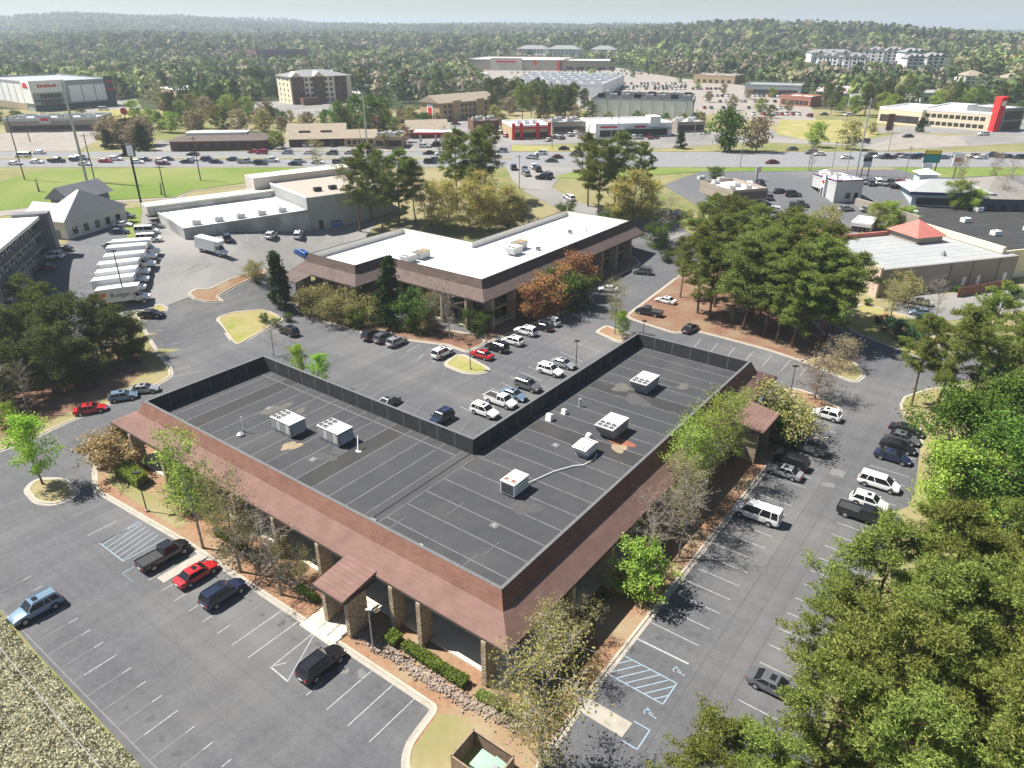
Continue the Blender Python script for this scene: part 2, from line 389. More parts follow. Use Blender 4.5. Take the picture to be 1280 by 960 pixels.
# ================================================================ ground
random.seed(7); rng = np.random.default_rng(7)
def build_terrain():
    xs, ys = np.array(XS), np.array(YS); gx, gy = np.meshgrid(xs, ys); gz = hts(gx, gy)
    v = np.stack([gx.ravel(), gy.ravel(), gz.ravel()], 1); nx = len(xs); ny = len(ys)
    i = np.arange(nx - 1)[None, :] + nx * np.arange(ny - 1)[:, None]
    f = np.stack([i, i + 1, i + nx + 1, i + nx], -1).reshape(-1, 4)
    me = bpy.data.meshes.new('terrain'); me.from_pydata(v.tolist(), [], f.tolist())
    me.materials.append(M_forest); me.materials.append(M_field)
    cy = gy[:-1, :-1].ravel(); me.polygons.foreach_set('material_index', np.where(cy < 420, 1, 0).astype(np.int32))
    me.polygons.foreach_set('use_smooth', [True] * len(f))
    ob('terrain', me)['kind'] = 'structure'
build_terrain()
PADS = []                       # paved or built places where no woodland tree stands
def px(pts): return [PT(u, v) for u, v in pts]
def pave(name, pts, off, m, r=0):
    poly = px(pts)
    if r: poly = rounded(poly, r)
    PADS.append(poly); return sheet(name, poly, off, m)
LOT = pave('parking_lot', [(-70,690),(0,762),(45,815),(100,873),(180,962),(260,1060),(880,1250),(1010,985),(1062,760),(1112,690),(1150,600),(1150,545),(1128,520),(1135,497),(1190,475),(1170,457),(1150,447),(1067,415),(1000,372),(930,330),(870,300),(852,282),(815,272),(795,285),
     (600,400),(366,352),(345,335),(330,338),(262,362),(240,372),(207,383),(170,394),(176,404),(196,440),(212,460),(214,468),(200,478),(140,501),(105,517),(60,537),(25,553),(0,561),(-70,590)], .02, M_asph)
DRIVE = pave('drive', [(1140,449),(1160,473),(1190,478),(1310,464),(1310,430),(1200,440)], .03, M_asph)
CAR_LOT = pave('shop_parking', [(1118,360),(1180,368),(1235,362),(1290,358),(1290,385),(1200,400),(1150,402),(1120,392)], .03, M_asph2)
TRUCK_LOT = pave('truck_lot', [(150,400),(207,383),(240,371),(262,361),(330,337),(345,334),(366,350),(390,330),(455,302),(470,278),(450,262),(225,246),(207,247),(180,262),(160,300),(152,330),(120,380)], .05, M_asph2)
MOTEL_LOT = pave('motel_lot', [(92,270),(120,262),(150,258),(172,262),(158,300),(158,312),(128,385),(110,420),(10,440),(0,400),(45,340),(80,308),(100,285)], .06, M_asph3)
SERVICE_ROAD = pave('service_road', [(-40,275),(98,257),(225,248),(240,238),(470,222),(470,216),(235,240),(220,247),(98,253),(-40,268)], .08, M_tan)
HWY_Z = 12.0
def hline(v, u0=-300, u1=1580): return [P(u0, v, HWY_Z), P(u1, v, HWY_Z)]
yA, yB = P(640, 209, HWY_Z)[1], P(640, 190, HWY_Z)[1]
HIGHWAY = sheet('highway', [(-900, yA), (900, yA), (900, yB), (-900, yB)], .06, M_road); PADS.append([(-900, yA), (900, yA), (900, yB), (-900, yB)])
SIDE_ROAD = pave('side_road', [(630,206),(745,206),(700,222),(690,235),(720,252),(800,275),(860,292),(840,300),(770,285),(700,262),(655,240),(640,225)], .09, M_asph2)
pave('restaurant_lot', [(-20,168),(60,163),(130,164),(118,178),(95,189.4),(-20,189.4)], .05, M_tan)
pave('storage_lot', [(90,130),(170,124),(180,138),(165,142),(110,144)], .05, M_asph2)
pave('shop_lot', [(195,176),(330,178),(470,178),(510,182),(520,189),(195,189.3)], .05, M_asph2)
pave('fuel_station_lot', [(500,172),(560,160),(590,158),(640,172),(655,189.4),(505,189.4)], .06, M_asph2)
pave('access_road', [(560,189.4),(640,189.4),(600,150),(570,128),(560,128)], .04, M_asph2)
pave('burger_lot', [(628,160),(700,152),(740,165),(760,178),(640,182)], .055, M_asph2)
pave('strip_shop_lot', [(740,168),(840,164),(880,162),(960,176),(820,186),(745,186)], .045, M_asph2)
pave('mall_lot', [(590,84),(770,84),(850,98),(1010,118),(1020,150),(960,156),(900,142),(780,150),(700,130),(610,118)], .05, M_tan)
pave('hotel_lot', [(318,128),(450,122),(470,136),(400,146),(318,146)], .05, M_asph2)
pave('frontage_road', [(950,178),(1060,182),(1100,184),(1160,186),(1290,178),(1290,166),(1180,170),(1130,166),(1080,176),(1000,170),(950,160)], .05, M_asph2)
pave('gravel_pad', [(1075,186),(1130,168),(1200,172),(1210,182),(1100,189)], .07, M_tan)
pave('clinic_lot', [(1095,160),(1290,150),(1290,168),(1100,166)], .045, M_asph2)
pave('diner_lot', [(828,232),(880,214),(990,212),(1110,212),(1290,214),(1290,285),(1180,290),(1060,300),(940,292),(880,262)], .05, M_asph3)
for pts in ([(-30,232),(5,226),(55,212),(330,210),(480,209.6),(470,216),(380,219),(235,239),(222,246),(98,252.5),(-30,267)],
            [(690,222),(740,210),(790,209.6),(1040,209.6),(1010,214),(870,215),(760,224)], [(1115,209.6),(1290,209.6),(1290,219),(1180,222),(1140,218)],
            [(152,262),(178,258),(172,300),(160,304)]):
    pave('lawn', pts, .10, M_grass)
for pts in ([(120,138),(170,136),(215,150),(140,152)], [(640,181),(745,187),(745,189),(640,189.2)], [(830,188),(960,188.6),(1050,189.2),(800,189.3)], [(975,150),(1050,150),(1100,168),(1060,180),(1010,176),(970,168)]):
    pave('verge', pts, .09, M_grass2)
# highway: median and painted lines
MED = MB(); strip(MED, [P(-200, 198.3, 12), P(640, 198.3, 12)], 2.4, .05, .2, step=40)
MED.build('median', M_grass2)['kind'] = 'structure'
for v_, m_ in ((193.2, M_line), (195.6, M_line), (201.6, M_line), (205.0, M_line)):
    a, b = hline(v_); x = -260.0
    me = MB().box(-1.6, 1.6, -.08, .08, 0, .004).mesh('lane_dash', m_)
    while x < 300:
        ob('lane_dash', me, HIGHWAY, (x, a[1], HWY_Z + .064)); x += 12.0
# near kerbs and planting beds -----------------------------------------------------------
def bed(name, poly, m, kerb=True, r=1.2, hgt=.14, kw=.28):
    """a kerbed island or planting bed on the paving"""
    poly = rounded(poly, r) if r else poly
    if area(poly) < 0: poly = poly[::-1]
    o = sheet(name, offset(poly, -kw * .5), hgt - .03, m)
    if kerb:
        mb = MB(); strip(mb, poly, kw, -.05, hgt, closed=True, step=4)
        mb.build('kerb', M_kerb, o)
        g = MB(); strip(g, offset(poly, kw * .5 + .22), .45, .045, None, closed=True, step=4); g.build('gutter', M_conc, o)
    return o
MAINBED = bed('planting_bed', [AB(*p) for p in ((1.6,-7.15),(40,-7.5),(60,-8.6),(66.5,-5.5),(68,22.0),(22.3,22.0),(22.3,66.2),(-7.9,66.4),(-8,30),(-8.1,.5),(-8.5,-4.5),(-8.9,-12),(-8.5,-22),(-4,-21),(-2.4,-14),(.0,-12.8),(1.0,-11.2))], M_mulch, r=.8)
sheet('dry_lawn', [AB(*p) for p in ((1.2,-7.6),(-1.2,-6.5),(-4.2,-8),(-7.8,-11),(-8.2,-20),(-4.2,-20),(-2.8,-14.3),(-.3,-13),(.6,-11.4))], .125, M_dry)
sheet('dry_lawn', [AB(*p) for p in ((44,-7.0),(60.5,-7.1),(63.5,-5.2),(56,-5.0),(48,-4.8),(43.5,-5.5))], .125, M_dry)
def island(pts, m, r=1.4, name='island'):
    PADS.append(px(pts)); return bed(name, px(pts), m, r=r)
island([(34,612),(46,600),(78,600),(98,618),(70,630),(48,628)], M_dry)
island([(272,398),(286,392),(330,387),(352,398),(345,404),(296,432)], M_grass2)
island([(556,456),(568,446),(578,444),(611,462),(600,467),(580,466)], M_grass2)
island([(237,367),(246,362),(262,362),(330,337),(330,343),(270,371),(277,377),(258,377),(243,373)], M_mulch, .6)
island([(168,393),(200,381),(208,385),(204,391),(176,402)], M_grass2, .8)
island([(-60,600),(0,563),(26,555),(87,526),(106,519),(140,503),(200,479),(213,470),(211,461),(195,440),(174,404),(120,425),(60,440),(-60,470)], M_dry, 1.0, 'wooded_bed')
sheet('leaf_litter', px([(-40,560),(0,550),(90,515),(150,490),(185,462),(160,430),(100,440),(20,470),(-40,500)]), .13, M_mulch2)
island([(783,396),(805,404),(846,417),(860,411),(900,421),(960,437),(1005,452),(1040,432),(1010,395),(930,345),(880,325),(850,345)], M_mulch2, 1.5, 'grove_bed')
island([(1003,452),(1068,478),(1080,468),(1060,448),(1030,440)], M_dry, 1.2)
island([(978,490),(990,486),(1010,491),(1050,512),(1045,519),(1028,522),(1000,508),(985,508)], M_mulch, 1.2)
sheet('wooded_bed', px([(1126,514),(1131,497),(1160,487),(1300,472),(1300,620),(1190,720),(1140,640),(1150,560)]), .11, M_dry)
WK = MB(); strip(WK, px([(1300,472),(1160,487),(1131,497),(1126,506),(1127,515),(1150,528),(1152,560)]), .35, -.05, .15); WK.build('kerb', M_kerb)['kind'] = 'structure'
island([(1067,415),(1150,447),(1175,440),(1160,405),(1120,392),(1080,380),(1050,395)], M_grass2, 1.5)
sheet('mulch_bed', px([(1092,395),(1110,392),(1160,410),(1155,432),(1128,430),(1098,410)]), .13, M_mulch)
island([(372,380),(600,420),(606,428),(584,440),(560,431),(470,420),(400,400),(376,390)], M_mulch2, .8, 'planting_bed')
island([(606,428),(690,398),(760,350),(800,330),(790,320),(610,405)], M_mulch2, .8, 'planting_bed')
island([(747,415),(758,408),(790,420),(775,428)], M_mulch, .6)
sheet('hillside', px([(1120,640),(1200,610),(1300,600),(1300,700),(1180,720)]), .15, M_dry)
sheet('hillside', px([(-60,708),(0,768),(60,842),(178,964),(230,1040),(-60,1040)]), .03, M_dry)
# parking stall lines: every painted line a part of its lot
def zoff(lot): return {'parking_lot': .028, 'truck_lot': .058, 'motel_lot': .068}.get(lot.name.split('.')[0], .05)
def pline(lot, p, q, w=.095, m=None):
    mb = MB(); strip(mb, [p, q], w, zoff(lot), None, step=3)
    return mb.build('stall_line', m or M_line, lot)
def ablines(lot, A, B0, B1, axis, w=.095, m=None):
    """lines at the given stations, across between B0 and B1"""
    for s in A:
        p, q = (AB(s, B0), AB(s, B1)) if axis == 'a' else (AB(B0, s), AB(B1, s))
        pline(lot, p, q, w, m)
ablines(LOT, [4.0, 6.65, 9.4], -7.7, -13.2, 'a')
ablines(LOT, [12.06], -11.5, -13.3, 'a')
pline(LOT, AB(14.7, -13.3), AB(17.4, -7.9)); pline(LOT, AB(17.3, -13.2), AB(17.5, -7.9)); pline(LOT, AB(14.6, -13.3), AB(17.4, -13.2), .15); pline(LOT, AB(16.6, -12.0), AB(17.3, -13.1))
ablines(LOT, [20.0, 22.6, 25.1, 27.7, 30.2, 32.8, 35.3, 38.0], -12.4, -13.8, 'a'); ablines(LOT, [20.0, 22.6], -7.9, -12.4, 'a')
ablines(LOT, [25.1, 27.7], -8.2, -12.4, 'a', m=M_linefaint)
ablines(LOT, [48.6, 51.2], -10.5, -14.0, 'a'); ablines(LOT, [53.8, 56.5, 59.0], -8.9, -13.6, 'a', m=M_linefaint)
for k in range(6): pline(LOT, AB(43.6 + k * .9, -13.7), AB(44.6 + k * .9, -8.9), .1, M_lineblue)
ablines(LOT, [43.3, 48.6], -8.8, -13.8, 'a', m=M_lineblue); pline(LOT, AB(43.3, -13.8), AB(48.6, -13.8), .11, M_lineblue)
pline(LOT, AB(41.4, -13.6), AB(41.4, -14.9), .1, M_lineblue); pline(LOT, AB(39.2, -14.9), AB(41.4, -14.9), .1, M_lineblue)
for k in range(18):
    s = 3.98 + 2.645 * k
    pline(LOT, AB(s, -21.1), AB(s, -22.0 - (k % 4 == 2) * 2.2)); pline(LOT, AB(s, -22.1 - (k % 4 == 2) * 2.2), AB(s, -25.1), .09, M_linefaint)
pline(LOT, AB(-6, -25.2), AB(46, -25.2), .1, M_linefaint)
# right-hand lot
ablines(LOT, [13.4, 16.1, 18.75, 21.3, 23.9, 26.5, 29.1, 31.8, 34.4, 37.0, 39.6, 42.0, 44.4, 47.1, 49.8, 52.4], -8.3, -13.85, 'b')
pline(LOT, AB(-8.3, 10.6), AB(-14.0, 10.7), .2); ablines(LOT, [66.5], -8.3, -12.6, 'b')
ablines(LOT, [5.1, 7.95], -8.5, -14.1, 'b', m=M_lineblue, w=.11); pline(LOT, AB(-14.1, 5.1), AB(-14.1, 8.0), .11, M_lineblue)
for k in range(7):
    a0 = -7.4 - .97 * k; t0 = max(0, (-8.55 - a0) / -2.1) if a0 > -8.55 else 0; t1 = min(1, (-14.05 - a0) / -2.1)
    pline(LOT, AB(a0 - 2.1 * t0, 5.15 + 2.75 * t0), AB(a0 - 2.1 * t1, 5.15 + 2.75 * t1), .10, M_lineblue)
for p, q in (((-12.9,-.3),(-14.4,-.3)),((-14.4,-.3),(-14.4,2.0)),((-14.4,2.0),(-12.9,2.0))): pline(LOT, AB(*p), AB(*q), .11, M_lineblue)
def wheelchair(a, b, s=1.0):
    """the access symbol painted on the paving, read from the drive side"""
    mb = MB(); zz = .03
    def P3(x, y): q = AB(a - y * s, b + x * s); return (q[0], q[1], h(*q) + zz)
    n = 12
    for k in range(9):
        t0, t1 = R(200 + k * 26), R(200 + (k + 1) * 26)
        mb.face([P3(.42 * math.cos(t0), .42 * math.sin(t0)), P3(.42 * math.cos(t1), .42 * math.sin(t1)), P3(.3 * math.cos(t1), .3 * math.sin(t1)), P3(.3 * math.cos(t0), .3 * math.sin(t0))])
    for x0, y0, x1, y1, wd in ((-.1,.15,-.12,.85,.1),(-.1,.2,.35,.2,.09),(.35,.2,.55,-.35,.09),(-.1,.55,.25,.55,.08)):
        d = Vector((x1 - x0, y1 - y0)).normalized(); q = Vector((-d.y, d.x)) * wd / 2
        mb.face([P3(x0 + q.x, y0 + q.y), P3(x1 + q.x, y1 + q.y), P3(x1 - q.x, y1 - q.y), P3(x0 - q.x, y0 - q.y)])
    mb.face([P3(-.12 + .11 * math.cos(R(k * 45)), 1.0 + .11 * math.sin(R(k * 45))) for k in range(8)])
    mb.build('wheelchair_symbol', M_lineblue, LOT)
wheelchair(-13.4, 9.3, .8); wheelchair(-13.4, 3.5, .8); wheelchair(-12.6, 64.4, .8); wheelchair(40.3, -13.2, .8)
def access_ramp(p0, p1, p2, p3):
    c = [AB(*p) for p in (p0, p1, p2, p3)]
    MB().hexa([(*q, .03) for q in c], [(*c[0], .16), (*c[1], .07), (*c[2], .07), (*c[3], .16)]).build('access_ramp', M_conc)['kind'] = 'structure'
access_ramp((-8.2,-.05), (-12.85,-.07), (-12.9,1.68), (-8.2,1.65))
access_ramp((-8.2,60.5), (-12.6,60.7), (-12.6,62.3), (-8.2,62.4))
access_ramp((37.6,-7.7), (37.6,-13.0), (36.2,-13.0), (36.2,-7.7))
ablines(LOT, [4.2 + 2.69 * k for k in range(1, 26)], -19.3, -24.2, 'b')
# lots behind the office and further off
def fan(lot, p0, p1, q0, q1, n, m=None, w=.1):
    a, b, c, d = PT(*p0), PT(*p1), PT(*q0), PT(*q1)
    for k in range(n):
        t = k / (n - 1); pline(lot, (a[0] + (b[0] - a[0]) * t, a[1] + (b[1] - a[1]) * t), (c[0] + (d[0] - c[0]) * t, c[1] + (d[1] - c[1]) * t), w, m)
fan(LOT, (184,405), (217,471), (215,402), (253,463), 9)
fan(LOT, (866,436), (1000,470), (876,424), (1012,456), 7)
fan(LOT, (700,440), (760,410), (728,452), (795,418), 4)
fan(LOT, (500,450), (552,472), (520,434), (560,450), 4, M_linefaint)
fan(LOT, (508,440), (540,455), (525,430), (552,440), 3)
fan(LOT, (600,520), (690,470), (575,508), (660,458), 8)
fan(LOT, (448,490), (570,545), (462,480), (583,530), 8, M_linefaint)
fan(LOT, (672,425), (800,345), (650,412), (770,335), 8, M_linefaint)
fan(MOTEL_LOT, (150,270), (98,362), (163,268), (126,366), 18)
fan(MOTEL_LOT, (80,322), (40,352), (64,314), (30,340), 6, M_lineblue)
fan(TRUCK_LOT, (258,352), (300,342), (272,358), (312,348), 4)
fan(TRUCK_LOT, (226,342), (250,328), (240,341), (268,329), 6)
fan(TRUCK_LOT, (226,342), (240,341), (250,328), (268,329), 2)
fan(TRUCK_LOT, (290,302), (430,296), (288,290), (428,286), 9)
fan(LOT, (275,382), (320,358), (290,374), (335,352), 5)

# joints, patches and oil marks in the asphalt
M_tar = mat('tar_seal', (.072,.072,.075), (.09,.09,.092), 2.0, .8); M_patch = mat('asphalt_patch', (.145,.143,.138), (.18,.176,.168), 1.5, .95); M_oil = mat('oil_mark', (.068,.067,.066), (.09,.089,.088), 2.5, .8)
def mark(name, pts, m, off=.024):
    mb = MB(); mb.face([(*p, h(*p) + off) for p in pts]); mb.build(name, m, LOT)
for b in (-17.2, -19.4, -15.1): pline(LOT, AB(2, b), AB(60, b + .3), .05, M_tar).name = 'tar_joint'
for a in (-14.9, -16.9, -18.7): pline(LOT, AB(a, -14), AB(a - .4, 78), .05, M_tar).name = 'tar_joint'
rk = random.Random(4)
def crack(a, b, da, db, n):
    line = [(a, b)]
    for _ in range(n): a += da + rk.uniform(-.35, .35); b += db + rk.uniform(-.35, .35); line.append((a, b))
    mb = MB(); strip(mb, [AB(*q) for q in line], .035, .026, None, step=2); mb.build('crack', M_tar, LOT)
for q in ((8,-15,.9,-.5,10), (30,-16,-1.0,-.3,12), (46,-15.5,.7,-.7,9), (22,-20,.9,.2,10), (-15.5,20,.05,1.0,14), (-17.5,35,-.1,1.0,16), (-16,5,.1,-.9,9), (55,-18,-.8,.3,9)): crack(*q)
def blotch(name, a, b, r, m, seed, stretch=1.0):
    g = random.Random(seed); ph = [g.uniform(0, 6.3) for _ in range(3)]; pts = []
    for t in range(20):
        th = 2 * math.pi * t / 20; k = 1 + .25 * math.sin(2 * th + ph[0]) + .15 * math.sin(3 * th + ph[1]) + .1 * math.sin(5 * th + ph[2]); pts.append(AB(a + r * k * math.cos(th) * stretch, b + r * k * math.sin(th)))
    mark(name, pts, m)
for i in range(26): blotch('oil_mark', 5.3 + 2.62 * (i % 13) + rk.uniform(-.3, .3), (-9.2 if i < 13 else -23.2) + rk.uniform(-.5, .8), rk.uniform(.15, .4), M_oil, i)
for i in range(14): blotch('oil_mark', -10.2 + rk.uniform(-.7, .5), 12 + 2.62 * i, rk.uniform(.15, .4), M_oil, 50 + i)
for i, (a, b, r) in enumerate(((11.6,-9.3,.5), (9.9,-8.6,.45), (-16.1,49.6,.7))): blotch('dusty_patch', a, b, r, M_patch, 90 + i)
mark('asphalt_patch', [AB(*q) for q in ((-15.3,52.4),(-17.2,52.4),(-17.2,54.3),(-15.3,54.2))], M_patch)
# ================================================================ main office
def frame_thing(name, label, cat, a, b, z=0.0):
    x, y = AB(a, b); o = thing(name, label, cat, (x, y, z), TH); return o
# local axes of the office: x = b (along right wing), y = a (along left wing)
OFF = thing('office_building', 'L-shaped single-storey office with black membrane roof and reddish shingle skirt', 'building', (OX, OY, 0), TH)
LA, LB, WW = 60.4, 61.3, 19.05
def ab(l): return [(b, a) for a, b in l]           # local x=b, y=a
FP = ab([(0,0),(0,LB),(WW,LB),(WW,WW),(LA,WW),(LA,0)])     # footprint, x=b y=a
ZR, ZT, ZS, ZE = 7.1, 9.2, 7.62, 5.75                        # roof deck, parapet top, skirt top, eave
mb = MB(); inner = offset(FP, -.35)
M_copg = mat('grey_coping', (.12,.12,.122), (.15,.15,.152), 2.0, .6)
# steep upper band (mansard) outside, one part per face, parapet panels inside
EAV = ab([(-2.85,-2.85),(-2.95,LB+4.4),(WW+3.4,LB+4.4),(WW+3.4,WW+3.4),(LA+4.7,WW+3.4),(LA+4.7,-2.85)])
n = len(FP)
def oriented(p): return p if area(p) > 0 else p[::-1]
FPo, EAVo = oriented(FP), oriented(EAV); INo = offset(FPo, -.32); TOPo = offset(FPo, -.02); BOTo = offset(FPo, .75)
for i in range(n):
    j = (i + 1) % n
    m1 = MB().hexa([(*BOTo[i], ZS), (*BOTo[j], ZS), (*INo[j], ZS), (*INo[i], ZS)], [(*TOPo[i], ZT), (*TOPo[j], ZT), (*INo[j], ZT), (*INo[i], ZT)])
    m1.build('mansard', M_shing2, OFF)
    c0, c1 = offset(FPo, .03), offset(FPo, -.36)
    MB().hexa([(*TOPo[i], ZT + .002), (*TOPo[j], ZT + .002), (*c1[j], ZT + .002), (*c1[i], ZT + .002)], [(*TOPo[i], ZT + .05), (*TOPo[j], ZT + .05), (*c1[j], ZT + .05), (*c1[i], ZT + .05)]).build('coping', M_copg, OFF)
    m2 = MB().hexa([(*EAVo[i], ZE), (*EAVo[j], ZE), (*BOTo[j], ZS - .2), (*BOTo[i], ZS - .2)], [(*EAVo[i], ZE + .14), (*EAVo[j], ZE + .14), (*BOTo[j], ZS + .03), (*BOTo[i], ZS + .03)])
    m2.build('roof_skirt', M_shing, OFF)
    f0, f1 = offset(EAVo, .03), offset(EAVo, -.12)
    MB().hexa([(*f0[i], ZE - .22), (*f0[j], ZE - .22), (*f1[j], ZE - .22), (*f1[i], ZE - .22)], [(*f0[i], ZE - .01), (*f0[j], ZE - .01), (*f1[j], ZE - .01), (*f1[i], ZE - .01)]).build('fascia', M_trim, OFF)
    # inner parapet panels with pale joints
    a0, a1 = Vector(INo[i]), Vector(INo[j]); L = (a1 - a0).length; d = (a1 - a0) / L; q = Vector((-d.y, d.x)); k = max(1, round(L / 3.0))
    par = MB()
    for t in range(k):
        s0, s1 = a0 + d * (L * t / k + .04), a0 + d * (L * (t + 1) / k - .04)
        MB().hexa([(*s0, ZR), (*s1, ZR), (*(s1 + q * .05), ZR), (*(s0 + q * .05), ZR)], [(*s0, ZT - .02), (*s1, ZT - .02), (*(s1 + q * .03), ZT - .02), (*(s0 + q * .03), ZT - .02)]).build('parapet_panel', M_blackwall, OFF)
        if t:
            s0 = a0 + d * (L * t / k - .05); s1 = s0 + d * .1
            MB().hexa([(*s0, ZR), (*s1, ZR), (*(s1 + q * .06), ZR), (*(s0 + q * .06), ZR)], [(*s0, ZT - .03), (*s1, ZT - .03), (*(s1 + q * .04), ZT - .03), (*(s0 + q * .04), ZT - .03)]).build('panel_joint', M_seam, OFF)
# canopies over the two entrances carry the skirt outwards
MB().hexa([(-7.05,13.5,5.35),(-2.6,13.5,5.9),(-2.6,17.8,5.9),(-7.05,17.8,5.35)], [(-7.05,13.5,5.5),(-2.5,13.5,6.2),(-2.5,17.8,6.2),(-7.05,17.8,5.5)]).build('entrance_canopy', M_shing, OFF)
MB().box(-7.1,-7.0,13.5,17.8,5.12,5.36).box(-7.1,-2.9,13.42,13.52,5.12,5.5).box(-7.1,-2.9,17.78,17.88,5.12,5.5).build('canopy_fascia', M_trim, OFF)
MB().hexa([(47.9,-7.1,5.35),(54.9,-7.1,5.35),(54.9,-2.6,5.9),(47.9,-2.6,5.9)], [(47.9,-7.1,5.5),(54.9,-7.1,5.5),(54.9,-2.5,6.2),(47.9,-2.5,6.2)]).build('entrance_canopy', M_shing, OFF)
MB().box(47.9,54.9,-7.15,-7.05,5.12,5.36).box(47.82,47.92,-7.1,-2.9,5.12,5.5).box(54.88,54.98,-7.1,-2.9,5.12,5.5).build('canopy_fascia', M_trim, OFF)
# walls with window bays
WALL = offset(FPo, -1.6)
MB().prism(WALL, 0.0, 5.6).build('wall', M_tanwall, OFF)
soff = offset(EAVo, -.15)
MB().prism(soff, ZE - .18, ZE - .1).build('soffit', M_trim, OFF)
MB().prism(offset(FPo, -.35), 6.6, ZR - .03).build('roof_deck', M_memB, OFF)
MB().prism(offset(FPo, 1.9), -.02, .34).build('plinth', M_deck, OFF)
win_me = {}
def wmesh(wd, ht, m=M_glass, fm=M_trim):
    k = (round(wd, 2), round(ht, 2), m.name, fm.name)
    if k not in win_me:
        fr = MB().box(-wd/2, wd/2, -.06, .02, 0, ht).mesh('window', fm)
        pn = MB().box(-wd/2 + .07, wd/2 - .07, -.075, -.05, .07, ht - .07).mesh('pane', m)
        win_me[k] = (fr, pn)
    return win_me[k]
def window(parent, x, y, z, rz, wd, ht, m=M_glass, fm=M_trim, pane=True, name='window'):
    """local -y of the window faces outwards"""
    fr, pn = wmesh(wd, ht, m, fm)
    o = ob(name, fr, parent, (x, y, z), rz)
    if pane: ob('pane', pn, o)
    return o
def wall_windows(parent, poly, z, wd, ht, step, skip=(), m=M_glass, fm=M_trim, pane=True, margin=1.0):
    poly = oriented(poly)
    for i in range(len(poly)):
        if i in skip: continue
        a, b = Vector(poly[i]), Vector(poly[(i + 1) % len(poly)]); L = (b - a).length; d = (b - a) / L
        k = int((L - 2 * margin) / step)
        for t in range(k):
            p = a + d * (margin + (L - 2 * margin) * (t + .5) / k)
            window(parent, p.x, p.y, z, math.atan2(d.y, d.x), wd, ht, m, fm, pane)
wall_windows(OFF, WALL, .5, 2.2, 2.5, 3.8)
# ribbed fascia under the eaves
def ribbed(parent, poly, d, z0, z1, faces, step=.35):
    poly = offset(oriented(poly), d)
    for i in faces:
        a, b = Vector(poly[i]), Vector(poly[(i + 1) % len(poly)]); L = (b - a).length; e = (b - a) / L; q = Vector((e.y, -e.x)); mbb = MB()
        def seg(s0, s1, t, za, zb):
            p, r = a + e * s0, a + e * s1
            mbb.hexa([(*p, za), (*r, za), (*(r + q * t), za), (*(p + q * t), za)][::-1], [(*p, zb), (*r, zb), (*(r + q * t), zb), (*(p + q * t), zb)][::-1])
        seg(0, L, .1, z0, z1)
        s = 0.0
        while s < L - step: seg(s, s + step * .3, .16, z0 + .02, z1); s += step
        seg(0, L, .2, z0 - .12, z0)
        mbb.build('ribbed_fascia', M_rib, parent)
ribbed(OFF, FP, 1.35, 4.35, 5.56, range(6))
# stone piers
def pier(parent, x, y, rz, dep=1.5, wd=.5, z1=5.6):
    o = ob('stone_pier', MB().box(0, dep, -wd/2, wd/2, -.05, z1).mesh('stone_pier', M_stone), parent, (x, y, 0), rz)
    ob('pier_face', MB().box(-.035, .0, -wd/2 - .02, wd/2 + .02, -.05, z1).mesh('pier_face', M_stone), o)
for a in (-.2, 7.7, 11.35, 22.2, 29.7, 37.2, 44.9, 52.7, 60.2): pier(OFF, -2.95, a, 0)
for a in (14.1, 17.4): pier(OFF, -6.3, a, 0, dep=2.4, z1=5.3)
for b in (7.6, 15.2, 22.8, 30.4, 38.0, 45.6, 57.4): pier(OFF, b, -2.95, math.pi / 2)
for b in (48.8, 54.0): pier(OFF, b, -6.3, math.pi / 2, dep=2.4, z1=5.3)
for a in (4, 11.5, 19): pier(OFF, LB + 4.0, a, math.pi)
for a in (26, 34, 42, 50, 58): pier(OFF, WW + 3.0, a, math.pi)
# entrance slab, steps and rails
MB().box(-8.2,-2.0,14.6,19.4,-.02,.2).box(-6.8,-2.0,14.7,19.3,.2,.35).build('entrance_steps', M_deck, OFF)
for y in (15.2, 16.6, 18.6):
    MB().tube([(-8.0,y,.2),(-8.0,y,1.1),(-5.6,y,1.3),(-5.6,y,.3)], .035, 5).build('handrail', M_black, OFF)
MB().box(1.45, 1.62, 15.6, 19.5, .36, 3.3).build('entrance_door', M_glass, OFF)
MB().box(1.42, 1.6, 3.2, 4.6, .4, 2.4).build('brick_panel', M_brick, OFF)
# roof membrane: every laid sheet, with its pale lap seam
zr = ZR - .028
sheets = [M_memA, M_memA, M_memC, M_memA, M_memB, M_memA]
random.seed(3)
yy = WW + .9; k = 0
def mem(x0, x1, y0, y1, m): MB().box(x0, x1, y0, y1, zr - .002, zr + .012).build('membrane_sheet', m, OFF)
def seam(x0, x1, y0, y1): MB().box(x0, x1, y0, y1, zr + .005, zr + .022).build('lap_seam', M_seam, OFF)
stepA = [(WW + 1.35) + 2.87 * i for i in range(15)]
for i, s in enumerate(stepA):
    e = min(s + 2.87, LA - .45)
    if e - s < .3: break
    mem(.45, WW - .45, s, e - .06, M_memB if i in (3, 11) else random.choice([M_memA, M_memC]))
    seam(.45, WW - .45, e - .1, e + .02)
mem(.45, WW - .45, WW + .25, WW + 1.28, M_memC); seam(.45, WW - .45, WW + 1.24, WW + 1.34)
mem(.45, WW - .45, WW - .9, WW + .05, M_memC)
MB().box(.3, WW - .4, WW + .08, WW + .22, zr - .01, zr + .035).build('expansion_joint', M_black, OFF)
seam(.45, WW - .6, WW - .96, WW - .86)
for i in range(20):
    s = .45 + 3.05 * i; e = min(s + 3.05, LB - .45)
    if e - s < .3: break
    ymax = WW - 1.0 if e < WW + .2 else WW - .45
    mem(s, e - .06, .45, ymax, M_memB if i in (9, 14) else random.choice([M_memA, M_memA, M_memC]))
    seam(e - .1, e + .02, .45, ymax)
